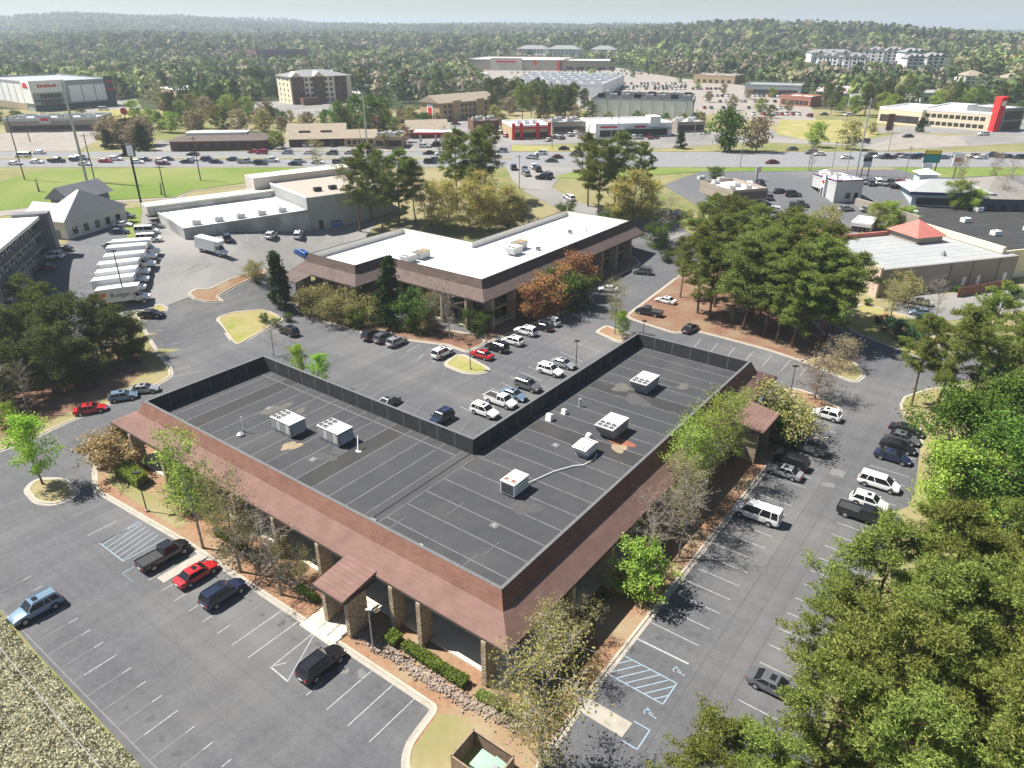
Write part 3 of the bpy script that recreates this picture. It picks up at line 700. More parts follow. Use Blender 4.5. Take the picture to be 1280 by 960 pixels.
seam(.6, LB - .6, 1.75, 1.84); seam(.6, LB - .6, 1.45, 1.52); seam(WW, LB - .6, WW - 1.7, WW - 1.55)
seam(1.3, 1.4, .6, WW - 1.1)
for (x0, y0, l) in ((1.6, 16.5, 2.8), (4.6, 5.9, 2.8), (1.6, 6.5, 2.8), (7.6, 13.2, 2.8)): seam(x0, x0 + l, y0, y0 + .07)
for (x0, y0, l) in ((2.2, 44.0, 2.7),): seam(x0, x0 + .08, y0, y0 + l)
seam(WW - 1.9, WW - 1.75, WW + 1.4, LA - .6)
seam(.5, WW - .5, LA - 1.5, LA - 1.42)
def blot(x, y, rx, ry, m, seed, name='roof_stain', z=.03):
    r_ = random.Random(seed); mbb = MB(); n_ = 22; ph = [r_.uniform(0, 6.3) for _ in range(3)]
    pts = []
    for t in range(n_):
        a = 2 * math.pi * t / n_; k_ = 1 + .22 * math.sin(2 * a + ph[0]) + .16 * math.sin(3 * a + ph[1]) + .1 * math.sin(5 * a + ph[2])
        pts.append((x + rx * k_ * math.cos(a), y + ry * k_ * math.sin(a), zr + z))
    mbb.face(pts); mbb.build(name, m, OFF)
M_dust = mat('roof_dust', (.085,.084,.081), (.066,.066,.067), 1.6, .9)
M_pond = mat('roof_silt', (.13,.118,.095), (.085,.082,.077), 2.0, .9)
blot(6.6, 38.3, 1.3, .9, M_stain, 5, z=.034); blot(11.6, 48.0, 2.3, .9, M_pond, 9); blot(13.3, 44.9, .9, .6, M_pond, 2)
blot(51.5, 6.2, 1.0, .9, M_pond, 4); blot(45.8, 13.2, 1.2, 1.5, M_pond, 8); blot(32.2, 6.0, 1.1, 1.7, M_rust, 6); blot(30.7, 5.2, .8, 1.2, M_stain, 3, z=.036)
blot(1.0, 12.3, .5, 1.2, M_rust, 4); blot(13.6, 7.2, 1.2, 1.6, M_dust, 12); blot(43.5, 9.5, 1.5, 2.0, M_dust, 15); blot(7.3, 33.0, .9, 1.6, M_dust, 17); blot(50.2, 9.8, .6, 2.4, M_dust, 19)
blot(9.9, 33.0, 1.6, 1.0, M_dust, 20, z=.028)
# ---------------------------------------------------------------- rooftop units
def fan_part(parent, x, y, z, r, m=M_black, rm=M_unit):
    o = ob('fan', MB().tube([(0,0,-.02),(0,0,.06)], r, 14).mesh('fan', m), parent, (x, y, z))
    ring = MB()
    for t in range(14):
        a0, a1 = 2*math.pi*t/14, 2*math.pi*(t+1)/14
        ring.hexa([(r*math.cos(a0),r*math.sin(a0),.0),(r*math.cos(a1),r*math.sin(a1),.0),((r+.06)*math.cos(a1),(r+.06)*math.sin(a1),.0),((r+.06)*math.cos(a0),(r+.06)*math.sin(a0),.0)],
                  [(r*math.cos(a0),r*math.sin(a0),.1),(r*math.cos(a1),r*math.sin(a1),.1),((r+.06)*math.cos(a1),(r+.06)*math.sin(a1),.1),((r+.06)*math.cos(a0),(r+.06)*math.sin(a0),.1)])
    ob('fan_guard', ring.mesh('fan_guard', rm), o)
    ob('hub', MB().tube([(0,0,.06),(0,0,.09)], r*.3, 8).mesh('hub', M_unitd), o)
def unit_a(label, b, a, rz):
    """long grey package unit, six fans at one end, on a pale kerb"""
    x, y = AB(a, b); u = thing('rooftop_unit', label, 'rooftop unit', (x, y, ZR - .016), TH + rz)
    MB().box(-1.75, 1.55, -1.1, 1.1, 0, .36).build('curb', M_white, u)
    MB().box(-2.0, 1.9, -1.22, 1.22, .42, 1.95).box(-1.95, 1.85, -1.17, 1.17, .34, .44).build('cabinet', M_unitd, u)
    MB().box(-2.06, 1.96, -1.28, 1.28, 1.95, 2.03).build('top', M_unit, u)
    for i in range(3):
        for j in (-1, 1): fan_part(u, -1.6 + .72 * (i % 3) if False else -1.62 + .62 * (j + 1) / 2 * 1.25, -.76 + .76 * i, 2.03, .3)
    for y0 in (-1.25, 1.22): 
        for k in range(4): MB().box(-1.8 + k * .9, -1.0 + k * .9, y0, y0 + .035, .55, 1.8).build('side_panel', M_unit if k % 2 else M_unitd, u)
    MB().hexa([(1.9,-1.0,1.0),(2.5,-1.0,.8),(2.5,1.0,.8),(1.9,1.0,1.0)], [(1.9,-1.0,1.8),(2.0,-1.0,1.8),(2.0,1.0,1.8),(1.9,1.0,1.8)]).build('intake_hood', M_unitd, u)
    return u
# placed so that the fan end faces as in the photograph
unit_a('grey six-fan rooftop unit beside the tan water stain on the left wing', 8.9, 41.5, math.pi/2 + math.pi)
unit_a('grey six-fan rooftop unit with a thin white pipe at its corner', 11.0, 34.9, math.pi/2 + math.pi)
def unit_b(label, b, a, rz=0):
    x, y = AB(a, b); u = thing('rooftop_unit', label, 'rooftop unit', (x, y, ZR - .016), TH + rz)
    MB().box(-1.2, 1.9, -1.05, 1.15, 0, .3).build('curb', M_steel, u)
    MB().hexa([(-1.5,-1.25,.55),(1.9,-1.25,.3),(1.9,1.25,.3),(-1.5,1.25,.55)], [(-2.2,-1.3,1.75),(1.95,-1.3,1.75),(1.95,1.3,1.75),(-2.2,1.3,1.75)]).build('cabinet', M_unitd, u)
    MB().box(-2.25, 2.0, -1.35, 1.35, 1.75, 1.84).build('top', M_unit, u)
    for i in range(3):
        for j in range(2): fan_part(u, -1.75 + .72 * j, -.82 + .82 * i, 1.84, .3)
    for k in range(3): MB().box(-1.3 + k * 1.05, -.4 + k * 1.05, 1.3, 1.33, .6, 1.6).build('side_panel', M_unit, u)
    return u
unit_b('dark-sided six-fan rooftop unit standing beside the rusty patch', 33.4, 7.8)
unit_b('dark-sided six-fan rooftop unit alone near the far parapet', 47.4, 10.4)
def unit_white(label, b, a, rz=0):
    x, y = AB(a, b); u = thing('rooftop_unit', label, 'rooftop unit', (x, y, ZR - .016), TH + rz)
    MB().box(-1.25, 1.15, -.8, .8, 0, .25).build('curb', M_unitd, u)
    MB().box(-1.45, 1.3, -.95, .95, .26, 1.75).build('cabinet', M_white, u)
    MB().box(-1.5, 1.35, -1.0, 1.0, 1.75, 1.82).build('top', M_cream, u)
    g = MB()
    for k in range(9): g.box(-1.49, -1.44, -.82 + k * .19, -.70 + k * .19, .4, 1.62)
    g.build('coil_grille', M_rib, u)
    for j in (-1, 1): fan_part(u, -.9, .48 * j, 1.82, .3, M_rust, M_cream)
    MB().box(-.4, .9, .5, .9, 1.82, 1.84).build('hatch', M_unit, u)
    for k in range(3): MB().box(-.9 + k * .75, -.3 + k * .75, -.98, -.95, .4, 1.6).build('side_panel', M_cream, u)
    return u
unit_white('white rooftop unit with two rusty fans and a dark coil grille', 15.6, 10.1)
def unit_old(label, b, a, rz=0):
    x, y = AB(a, b); u = thing('rooftop_unit', label, 'rooftop unit', (x, y, ZR - .016), TH + rz)
    MB().box(-.9, 1.3, -.8, .9, 0, .28).build('curb', M_steel, u)
    MB().hexa([(-.8,-.9,.3),(1.4,-.9,.3),(1.4,.95,.3),(-.8,.95,.3)], [(-1.5,-.95,1.35),(1.45,-.95,1.35),(1.45,1.0,1.35),(-1.5,1.0,1.35)]).build('cabinet', M_white, u)
    MB().hexa([(-1.55,-1.0,1.35),(.7,-1.0,1.35),(.7,1.05,1.35),(-1.55,1.05,1.35)], [(-1.5,-.98,1.45),(.7,-.98,1.58),(.7,1.0,1.58),(-1.5,1.0,1.45)]).build('top', M_cream, u)
    for i in range(4): fan_part(u, 1.0, -.68 + .46 * i, 1.36, .19, M_rust, M_white)
    MB().box(-1.35, -.2, -.4, .5, 1.53, 1.56).build('hatch', M_unit, u)
    return u
unit_old('small white rooftop unit with a tilted top and four little fans', 27.1, 7.9)
# pipes and vents
x, y = AB(10.0, 18.0)
def P_roof(a, b, z): q = AB(a, b); return (q[0], q[1], ZR + z)
tag(MB().tube([P_roof(9.6,17.3,.25),P_roof(9.2,19.2,.14),P_roof(8.6,21.4,.16),P_roof(7.4,23.8,.13),P_roof(6.6,24.6,.13),P_roof(6.2,26.6,.13),P_roof(6.6,27.6,.2)], .06, 6).build('gas_pipe', M_white), 'white pipe snaking over the roof between two white rooftop units', 'pipe')
tag(MB().tube([P_roof(31.4,11.6,1.6),P_roof(30.6,10.7,.02)], .07, 6).tube([P_roof(30.9,10.7,.0),P_roof(30.4,10.7,.0),P_roof(30.2,10.9,.02)], .14, 6).build('leaning_pipe', M_white), 'thin white pipe leaning from the six-fan unit down to the roof', 'pipe')
def vent(name, label, cat, a, b, parts):
    q = AB(a, b); o = thing(name, label, cat, (q[0], q[1], ZR - .016), TH)
    for nm, m, b_ in parts: b_.build(nm, m, o)
vent('roof_vent', 'round silver vent with a thin white stack beside it on the left wing', 'vent', 45.6, 4.4, [('base', M_steel, MB().tube([(0,0,0),(0,0,.25),(0,0,.5)], [.55,.5,.15], 10)), ('stack', M_white, MB().tube([(.75,.35,0),(.75,.35,.9),(.75,.35,2.3)], [.09,.07,.07], 6)), ('stack_base', M_black, MB().tube([(.75,.35,.0),(.75,.35,.25)], .13, 6))])
vent('roof_ventilator', 'grey hooded ventilator standing near the black expansion joint', 'vent', 18.1, 1.3, [('base', M_steel, MB().box(-.3,.3,-.35,.35,0,.55)), ('hood', M_unitd, MB().hexa([(-.5,-.5,.55),(.5,-.5,.55),(.5,.5,.55),(-.5,.5,.55)],[(-.35,-.35,.85),(.35,-.35,.85),(.35,.35,.85),(-.35,.35,.85)])), ('cap', M_steel, MB().tube([(-.2,.1,.85),(-.2,.1,1.15)], .2, 8))])
vent('vent_pipe', 'short white round vent pipe beside the red patch at the roof edge', 'vent', 11.2, 1.2, [('pipe', M_white, MB().tube([(0,0,0),(0,0,.75)], .3, 12)), ('cap', M_cream, MB().tube([(0,0,.75),(0,0,.9)], .37, 12))])
vent('roof_hood', 'larger white gooseneck hood beside the black parapet', 'vent', 16.2, 31.6, [('hood', M_white, MB().hexa([(-.5,-.45,0),(.4,-.45,0),(.4,.45,0),(-.5,.45,0)],[(-.3,-.4,1.0),(.35,-.4,.8),(.35,.4,.8),(-.3,.4,1.0)])), ('opening', M_black, MB().box(.38,.46,-.35,.35,.1,.6))])
vent('roof_hood', 'smaller white gooseneck hood close behind the larger one', 'vent', 15.6, 34.2, [('hood', M_white, MB().hexa([(-.35,-.35,0),(.35,-.35,0),(.35,.35,0),(-.35,.35,0)],[(-.2,-.3,.75),(.3,-.3,.6),(.3,.3,.6),(-.2,.3,.75)])), ('opening', M_black, MB().box(.33,.4,-.25,.25,.1,.45))])
vent('vent_pipe', 'slim grey vent stack standing beyond the gooseneck hoods', 'vent', 15.0, 37.2, [('pipe', M_unit, MB().tube([(0,0,0),(0,0,1.1)], .16, 8)), ('cap', M_steel, MB().tube([(0,0,1.1),(0,0,1.2)], .22, 8))])
vent('round_vent', 'white round dome vent between two rooftop units', 'vent', 9.4, 30.4, [('dome', M_white, MB().tube([(0,0,0),(0,0,.5),(0,0,.75),(0,0,.9)], [.4,.45,.35,.1], 10)), ('flange', M_steel, MB().box(-.5,.5,-.5,.5,0,.04))])
for a, b in ((48.9, 11.2), (8.0, 9.2), (33.6, 6.2), (11.9, 26.6)):
    q = AB(a, b); o = thing('roof_drain', 'pale square drain set flush in the black roof', 'drain', (q[0], q[1], ZR - .012), TH, 'drains in the office roof')
    MB().box(-.45,.45,-.45,.45,0,.03).build('flange', M_seam, o); MB().tube([(0,0,.03),(0,0,.12)], [.18,.1], 8).build('strainer', M_steel, o)
# ================================================================ trees
L_pine = leafmat('pine_needles', [(.085,.12,.025),(.155,.20,.043),(.22,.262,.062),(.32,.335,.095)], .2)
L_pined = leafmat('pine_needles_dark', [(.052,.072,.024),(.092,.116,.036),(.14,.16,.052),(.19,.195,.07)], .2)
L_pineo = leafmat('pine_needles_olive', [(.075,.105,.026),(.135,.17,.042),(.20,.23,.064),(.28,.285,.09)], .2)
L_green = leafmat('fresh_leaves', [(.065,.125,.022),(.105,.185,.032),(.155,.25,.048)], .2)
L_lime = leafmat('lime_leaves', [(.20,.29,.04),(.28,.37,.065),(.36,.42,.10)], .3)
L_mid = leafmat('mid_leaves', [(.06,.105,.022),(.09,.145,.03),(.13,.185,.04)], .2)
L_dark = leafmat('magnolia_leaves', [(.022,.042,.014),(.038,.064,.019),(.065,.095,.03)], .1)
L_olive = leafmat('olive_leaves', [(.20,.195,.065),(.28,.26,.095),(.37,.33,.14)], .25)
L_sprg = leafmat('spring_buds', [(.20,.19,.06),(.28,.255,.088),(.34,.30,.12)], .3)
L_red = leafmat('russet_leaves', [(.30,.10,.065),(.40,.16,.085),(.36,.24,.11),(.24,.19,.07)], .3)
L_gold = leafmat('bronze_leaves', [(.42,.27,.13),(.34,.24,.11),(.48,.36,.20),(.18,.15,.06)], .25)
L_brown = leafmat('budding_twigs', [(.28,.21,.14),(.35,.27,.18),(.26,.22,.12)], .25)
L_pale = leafmat('pale_kudzu', [(.28,.265,.18),(.36,.34,.24),(.44,.42,.31),(.27,.265,.16)], .2)
L_hedge = leafmat('hedge_leaves', [(.10,.17,.025),(.16,.23,.045),(.22,.28,.065)], .2)
L_jun = leafmat('juniper', [(.05,.095,.05),(.08,.14,.07)], .15)
def cards(C, U, V):
    """rhombic leaf faces: centres, half-axes"""
    n = len(C); v = np.empty((n, 4, 3)); v[:, 0] = C - U; v[:, 1] = C - V; v[:, 2] = C + U; v[:, 3] = C + V
    return v.reshape(-1, 3)
def card_mesh(name, v, mats, mi=None):
    n = len(v) // 4; me = bpy.data.meshes.new(name)
    me.vertices.add(n * 4); me.vertices.foreach_set('co', v.astype(np.float32).ravel())
    me.loops.add(n * 4); me.loops.foreach_set('vertex_index', np.arange(n * 4, dtype=np.int32))
    me.polygons.add(n); me.polygons.foreach_set('loop_start', np.arange(0, n * 4, 4, dtype=np.int32)); me.polygons.foreach_set('loop_total', np.full(n, 4, np.int32))
    for m in mats if isinstance(mats, (list, tuple)) else [mats]: me.materials.append(m)
    if mi is not None: me.polygons.foreach_set('material_index', mi.astype(np.int32))
    me.update(calc_edges=True); me.validate(); return me
def unit(a): return a / np.maximum(np.linalg.norm(a, axis=1, keepdims=True), 1e-9)
def leaf_cloud(r, C, size, asp=.55, up=.3):
    """randomly turned leaves at the points C; up>0 makes them lie flatter"""
    n = len(C); a = unit(r.normal(size=(n, 3)) * np.array([1, 1, 1 - up])); b = unit(np.cross(a, r.normal(size=(n, 3))))
    s = size * r.uniform(.6, 1.35, (n, 1))
    return cards(C, a * s, b * s * asp)
def needle_cloud(r, C, D, length, wid, k):
    """needle tufts: k thin blades from each point, leaning along D"""
    n = len(C); out = []
    for _ in range(k):
        a = unit(D * .55 + r.normal(size=(n, 3)) * .9); b = unit(np.cross(a, r.normal(size=(n, 3)))); s = length * r.uniform(.6, 1.2, (n, 1))
        out.append(cards(C + a * s, a * s, b * wid * r.uniform(.7, 1.3, (n, 1))))
    return np.concatenate(out)
def limb(r, p, d, L, droop, k=5, wob=.12):
    pts = [Vector(p)]; d = Vector(d).normalized(); st = L / k
    for i in range(k):
        d = (d + Vector((r.normal() * wob, r.normal() * wob, r.normal() * wob * .7 - droop))).normalized(); pts.append(pts[-1] + d * st)
    return pts
def make_tree(seed, H=12., crown0=.3, rad=3.5, shape='round', limbs=22, sub=5, trunk_r=.2, lean=.02, leaf=None, nleaf=4000, lsize=.22, spread=.55, droop=.03, up=.55, twigs=0, bark=None, style='leaf', asp=.55, cl=.9, subr=True, wid=.05, nk=4, multi=1):
    r = np.random.default_rng(seed); w_ = MB(); tips = []; dirs = []
    for mtr in range(multi):
        base = Vector((0, 0, -.25)); d0 = Vector((r.normal() * lean, r.normal() * lean, 1))
        if multi > 1: a_ = 2 * math.pi * mtr / multi + r.uniform(0, .8); d0 = Vector((math.cos(a_) * .45, math.sin(a_) * .45, 1))
        Ht = H * r.uniform(.8, 1) if multi > 1 else H
        tr = limb(r, base, d0, Ht, -.02, 9, .035 if multi == 1 else .07); nT = len(tr)
        w_.tube(tr, [trunk_r * (1.25 if i == 0 else 1) * (1 - .86 * i / (nT - 1)) for i in range(nT)], 7)
        for i in range(limbs // multi):
            f = crown0 + (1 - crown0) * ((i + r.uniform(0, 1)) / (limbs // multi)) * .98
            q = f * (nT - 1); j = min(int(q), nT - 2); p = tr[j].lerp(tr[j + 1], q - j); t = (f - crown0) / (1 - crown0)
            if shape == 'round': pr = math.sin(math.pi * min(.97, .12 + t * .86)) ** .75
            elif shape == 'cone': pr = (1 - t) ** .8 * .95 + .06
            elif shape == 'pine': pr = (.45 + .75 * t if t < .45 else .79 * (1.03 - ((t - .45) / .55) ** 2)) + .1
            elif shape == 'vase': pr = .35 + .7 * t if t < .7 else .84 * (1.1 - (t - .7) / .3 * .6)
            else: pr = .75 + .25 * math.sin(math.pi * t)
            L = max(.25, rad * pr * r.uniform(.7, 1.15)); az = i * 2.4 + r.normal() * .5
            rise = up * (.35 + t * .9); d = Vector((math.cos(az), math.sin(az), rise))
            br = limb(r, p, d, L, droop, 4, .15); r0 = max(.018, trunk_r * .42 * (1 - t * .6))
            w_.tube(br, [r0 * (1 - .8 * k / 4) for k in range(5)], 5, cap=False)
            for s in range(sub):
                g = r.uniform(.25, 1.0) if s else 1.0; jj = min(int(g * 4), 3); pp = br[jj].lerp(br[jj + 1], g * 4 - jj) if g < 1 else br[4]
                dd = (br[jj + 1] - br[jj]).normalized() + Vector((r.normal(), r.normal(), r.normal() * .6 + .12)) * .75
                sb = limb(r, pp, dd, L * r.uniform(.25, .5), droop, 3, .2)
                if subr: w_.tube(sb, [max(.01, r0 * .42) * (1 - .75 * k / 3) for k in range(4)], 4, cap=False)
                for k in (1, 2, 3): tips.append(sb[k]); dirs.append((sb[k] - sb[k - 1]).normalized())
                for _ in range(twigs):
                    tw = limb(r, sb[int(r.integers(1, 4))], dd.normalized() + Vector((r.normal(), r.normal(), r.normal() * .7 + .2)), L * r.uniform(.14, .3), 0, 2, .2)
                    w_.tube(tw, [.014, .011, .006], 3, cap=False); tips.append(tw[2]); dirs.append((tw[2] - tw[1]).normalized())
    T = np.array([tuple(t) for t in tips]); D = np.array([tuple(t) for t in dirs]); me_l = None
    if leaf is not None and nleaf:
        ix = r.integers(0, len(T), nleaf)
        if style == 'leaf': v = leaf_cloud(r, T[ix] + r.normal(size=(nleaf, 3)) * spread * np.array([1, 1, cl * .8]), lsize, asp)
        else:
            C = T[ix] + r.normal(size=(nleaf, 3)) * spread * np.array([1, 1, .55]); v = needle_cloud(r, C, D[ix] * .6 + np.array([0, 0, .35]), lsize, wid, nk)
        me_l = card_mesh('crown', v, leaf)
    return w_.mesh('trunk', bark or M_bark), me_l
TREES = {}
def tree_proto(key, **kw): TREES[key] = (make_tree(**kw), kw.get('H', 12.))
tree_proto('pineA', seed=11, H=19, crown0=.36, rad=4.6, shape='pine', limbs=34, sub=6, trunk_r=.24, leaf=L_pine, nleaf=9000, lsize=.15, wid=.035, nk=6, spread=.3, style='needle', droop=.0, up=.35, bark=M_barkp, subr=False)
tree_proto('pineB', seed=12, H=21, crown0=.42, rad=4.2, shape='pine', limbs=30, sub=6, trunk_r=.25, leaf=L_pine, nleaf=8000, lsize=.15, wid=.035, nk=6, spread=.3, style='needle', up=.45, bark=M_barkp, subr=False)
tree_proto('pineC', seed=13, H=18, crown0=.3, rad=5.0, shape='pine', limbs=38, sub=6, trunk_r=.26, leaf=L_pine, nleaf=10000, lsize=.15, wid=.035, nk=6, spread=.3, style='needle', up=.3, bark=M_barkp, subr=False)
tree_proto('pineD', seed=14, H=20, crown0=.4, rad=4.3, shape='pine', limbs=30, sub=6, trunk_r=.25, leaf=L_pineo, nleaf=6000, lsize=.19, wid=.05, nk=5, spread=.45, style='needle', up=.4, bark=M_barkp, subr=False)
tree_proto('evergreen', seed=15, H=11, crown0=.14, rad=4.6, shape='round', limbs=32, sub=6, trunk_r=.24, leaf=L_pined, nleaf=8000, lsize=.2, wid=.06, nk=3, spread=.45, style='needle', up=.5, subr=False)
tree_proto('oak', seed=21, H=13, crown0=.2, rad=5.6, shape='round', limbs=34, sub=6, trunk_r=.28, leaf=L_green, nleaf=15000, lsize=.19, spread=.55, up=.6, subr=False)
tree_proto('oakB', seed=22, H=12, crown0=.18, rad=5.2, shape='round', limbs=32, sub=6, trunk_r=.26, leaf=L_lime, nleaf=12000, lsize=.18, spread=.55, up=.6, subr=False)
tree_proto('round_small', seed=23, H=6.2, crown0=.12, rad=2.7, shape='round', limbs=26, sub=5, trunk_r=.12, leaf=leafmat('bright_leaves', [(0.155,0.264,0.039),(0.264,0.388,0.070),(0.372,0.480,0.109)], .3), nleaf=6500, lsize=.14, spread=.3, up=.6, subr=False)
tree_proto('young', seed=24, H=10.0, crown0=.3, rad=2.4, shape='round', limbs=26, sub=5, trunk_r=.13, leaf=L_lime, nleaf=3400, lsize=.13, spread=.34, up=.9, twigs=1)
tree_proto('young_green', seed=25, H=9.5, crown0=.26, rad=2.5, shape='round', limbs=28, sub=5, trunk_r=.13, leaf=leafmat('fresh_lime', [(0.217,0.388,0.039),(0.310,0.512,0.062),(0.419,0.550,0.093)], .4), nleaf=5000, lsize=.14, spread=.36, up=.9)
tree_proto('tall_lime', seed=26, H=14, crown0=.3, rad=3.0, shape='column', limbs=30, sub=5, trunk_r=.16, leaf=L_lime, nleaf=4200, lsize=.13, spread=.4, up=1.0, twigs=1, bark=M_barkg)
tree_proto('bare', seed=27, H=10, crown0=.28, rad=3.6, shape='vase', limbs=26, sub=6, trunk_r=.15, leaf=L_brown, nleaf=900, lsize=.07, spread=.2, up=1.1, twigs=3, bark=M_barkg)
tree_proto('bare_bud', seed=28, H=11, crown0=.26, rad=3.6, shape='vase', limbs=26, sub=6, trunk_r=.16, leaf=L_sprg, nleaf=4200, lsize=.085, spread=.32, up=1.1, twigs=3, bark=M_barkg)
tree_proto('crape', seed=29, H=6.5, crown0=.3, rad=2.8, shape='vase', limbs=24, sub=6, trunk_r=.09, leaf=L_sprg, nleaf=3600, lsize=.085, spread=.3, up=1.0, twigs=3, bark=M_barkg, multi=3)
tree_proto('budding', seed=30, H=6.5, crown0=.22, rad=3.4, shape='round', limbs=28, sub=6, trunk_r=.14, leaf=L_brown, nleaf=3800, lsize=.1, spread=.34, up=.7, twigs=2, bark=M_bark)
tree_proto('magnolia', seed=31, H=11.5, crown0=.04, rad=2.3, shape='cone', limbs=44, sub=5, trunk_r=.16, leaf=L_dark, nleaf=7500, lsize=.22, spread=.32, up=.5, subr=False)
tree_proto('russet', seed=32, H=7.5, crown0=.16, rad=3.4, shape='round', limbs=28, sub=5, trunk_r=.14, leaf=L_red, nleaf=6500, lsize=.17, spread=.45, up=.7, subr=False)
tree_proto('bronze', seed=33, H=5.2, crown0=.05, rad=3.6, shape='round', limbs=30, sub=6, trunk_r=.12, leaf=L_gold, nleaf=8000, lsize=.16, spread=.4, up=.6, subr=False, multi=2)
tree_proto('olive', seed=34, H=6.0, crown0=.1, rad=3.3, shape='round', limbs=28, sub=6, trunk_r=.12, leaf=L_olive, nleaf=5200, lsize=.14, spread=.42, up=.7, twigs=1, multi=2)
tree_proto('yellowish', seed=35, H=13, crown0=.15, rad=4.6, shape='round', limbs=32, sub=6, trunk_r=.2, leaf=leafmat('yellow_green', [(0.310,0.295,0.078),(0.434,0.388,0.116),(0.527,0.465,0.171)], .35), nleaf=7000, lsize=.2, spread=.6, up=.8)
tree_proto('shrubtree', seed=36, H=5.5, crown0=.04, rad=2.8, shape='round', limbs=26, sub=5, trunk_r=.1, leaf=L_mid, nleaf=6500, lsize=.14, spread=.36, up=.6, subr=False, multi=2)
tree_proto('juniper', seed=37, H=3.4, crown0=.03, rad=3.4, shape='cone', limbs=30, sub=5, trunk_r=.09, leaf=L_jun, nleaf=5000, lsize=.13, spread=.3, up=.25, subr=False)
tree_proto('stump', seed=38, H=3.4, crown0=.5, rad=1.5, shape='vase', limbs=9, sub=2, trunk_r=.28, leaf=None, nleaf=0, up=1.2, bark=M_bark)
def plant(key, u, v, label, cat='tree', hgt=None, group=None, z=None, xy=None, name=None, wide=1.0, rz=None):
    """a tree standing at a pixel of the ground; with z, the pixel is its crown z metres up"""
    (tm, lm), H = TREES[key]
    x, y = xy if xy else (P(u, v, z) if z is not None else PT(u, v))
    s = (hgt or H) / H
    o = thing(name or cat.replace(' ', '_'), label, cat, (x, y, h(x, y)), random.uniform(0, 6.28) if rz is None else rz, group)
    o.scale = (s * wide, s * wide, s)
    ob('trunk', tm, o)
    if lm is not None: ob('crown', lm, o)
    return o
random.seed(21)
G = 'pine_tree'
# the big pines in the right foreground (pixel of the crown, 14 m up)
for u, v, k, hh in ((1105,735,'pineC',18),(1195,705,'pineA',19),(1030,905,'pineB',18.5),(1140,850,'pineC',20),(1255,800,'pineA',20),(1225,925,'pineC',19),(1120,960,'pineB',19),(1300,690,'pineB',20),(1050,800,'pineA',15.5),(900,975,'pineC',13.5),(1290,890,'pineB',19),(1180,790,'pineB',20),(960,985,'pineA',14),(1270,985,'pineA',18)):
    plant(k, u, v, 'tall olive-green pine in the thick stand along the right-hand lot', 'pine tree', hh, 'pines beside the right-hand parking lot', z=hh * .68)
for u, v, k, hh in ((1195,425,'pineC',18),(1245,405,'pineA',19),(1160,432,'pineB',15.5),(1280,440,'pineC',18)):
    plant(k, u, v, 'tall pine above the drive behind the bright green oak', 'pine tree', hh, 'pines beside the right-hand drive', z=hh * .68)
for u, v, hh, k in ((1212,552,12.5,'oak'),(1245,592,13,'oak'),(1270,535,12.5,'oak'),(1192,606,10.5,'oakB')):
    plant(k, u, v, 'dense bright green broadleaf tree beside the parked row of dark cars' if k == 'oak' else 'smaller yellow-green broadleaf tree in front of the bright green one', 'broadleaf tree', hh, 'bright green trees at the right-hand lot', z=hh * .6)
plant('oakB', 1275, 735, 'yellow-green broadleaf tree showing between the big pines', 'broadleaf tree', 12, z=7)
plant('evergreen', 1262, 480, 'dark evergreen tree behind the bright green broadleaf trees', 'evergreen tree', 11, z=6)
# the grove between the office and the red-towered shop
for u, v, k, hh in ((872,392,'pineA',18),(893,384,'pineB',20),(915,405,'pineD',19),(938,398,'pineA',20),(955,418,'pineC',18),(980,410,'pineB',21),(1003,425,'pineA',20),(1022,432,'pineC',17.5),(905,365,'pineD',21),(935,372,'pineB',21),(965,385,'pineD',21),(995,392,'pineC',21),(880,352,'pineA',20),(1040,415,'pineD',17),(1018,400,'pineB',20),(925,352,'pineC',19),(850,372,'pineB',14),(886,398,'pineC',16),(928,412,'pineC',17),(970,428,'pineA',17),(990,434,'pineC',15),(1010,415,'pineC',19),(948,405,'pineB',20),(1032,424,'pineA',16)):
    plant(k, u, v, 'tall pine in the mulched grove behind the office roof', 'pine tree', hh, 'pines of the grove behind the office', wide=1.2)
# around the white-roofed office
for u, v, k, hh in ((450,290,'pineA',21),(478,296,'pineD',22),(500,283,'pineC',21),(465,275,'pineB',21),(520,278,'pineD',18),(590,262,'pineC',22),(605,255,'pineD',22),(572,258,'pineA',21)):
    plant(k, u, v, 'tall pine standing behind the white-roofed office', 'pine tree', hh, 'pines behind the white-roofed office')
for u, v, hh in ((540,285,12),(562,288,13),(588,290,13),(612,290,12),(636,285,11),(600,275,13)):
    plant('yellowish', u, v, 'yellow-green thinly leafed tree behind the white-roofed office', 'broadleaf tree', hh, 'yellow-green trees behind the white-roofed office')
for u, v, k, hh in ((748,268,'pineC',21),(768,262,'pineD',22),(735,258,'pineA',20),(800,262,'pineB',19)):
    plant(k, u, v, 'tall pine past the far corner of the white-roofed office', 'pine tree', hh, 'pines past the white-roofed office')
for u, v, hh in ((790,280,14),(812,278,11),(775,285,12)): plant('yellowish', u, v, 'pale green leafy tree among pines past the white-roofed office', 'broadleaf tree', hh, 'pale trees past the white-roofed office')
for u, v, hh in ((705,275,5),(760,290,6),(820,308,6.5),(645,270,5.5)): plant('shrubtree', u, v, 'dark leafy bush behind the white-roofed office', 'bush', hh, 'bushes behind the white-roofed office')
plant('bare', 828, 305, 'bare grey tree at the far corner of the white-roofed office', 'bare tree', 12)
plant('shrubtree', 834, 327, 'rounded grey-green shrub at the far end of the white-roofed office', 'shrub', 3.0)
plant('magnolia', 352, 384, 'dark green column-shaped magnolia at the left end of the white-roofed office', 'magnolia tree', 12.5, wide=1.0)
plant('magnolia', 488, 408, 'dark green column-shaped magnolia in front of the step of the white-roofed office', 'magnolia tree', 14.5, wide=1.0)
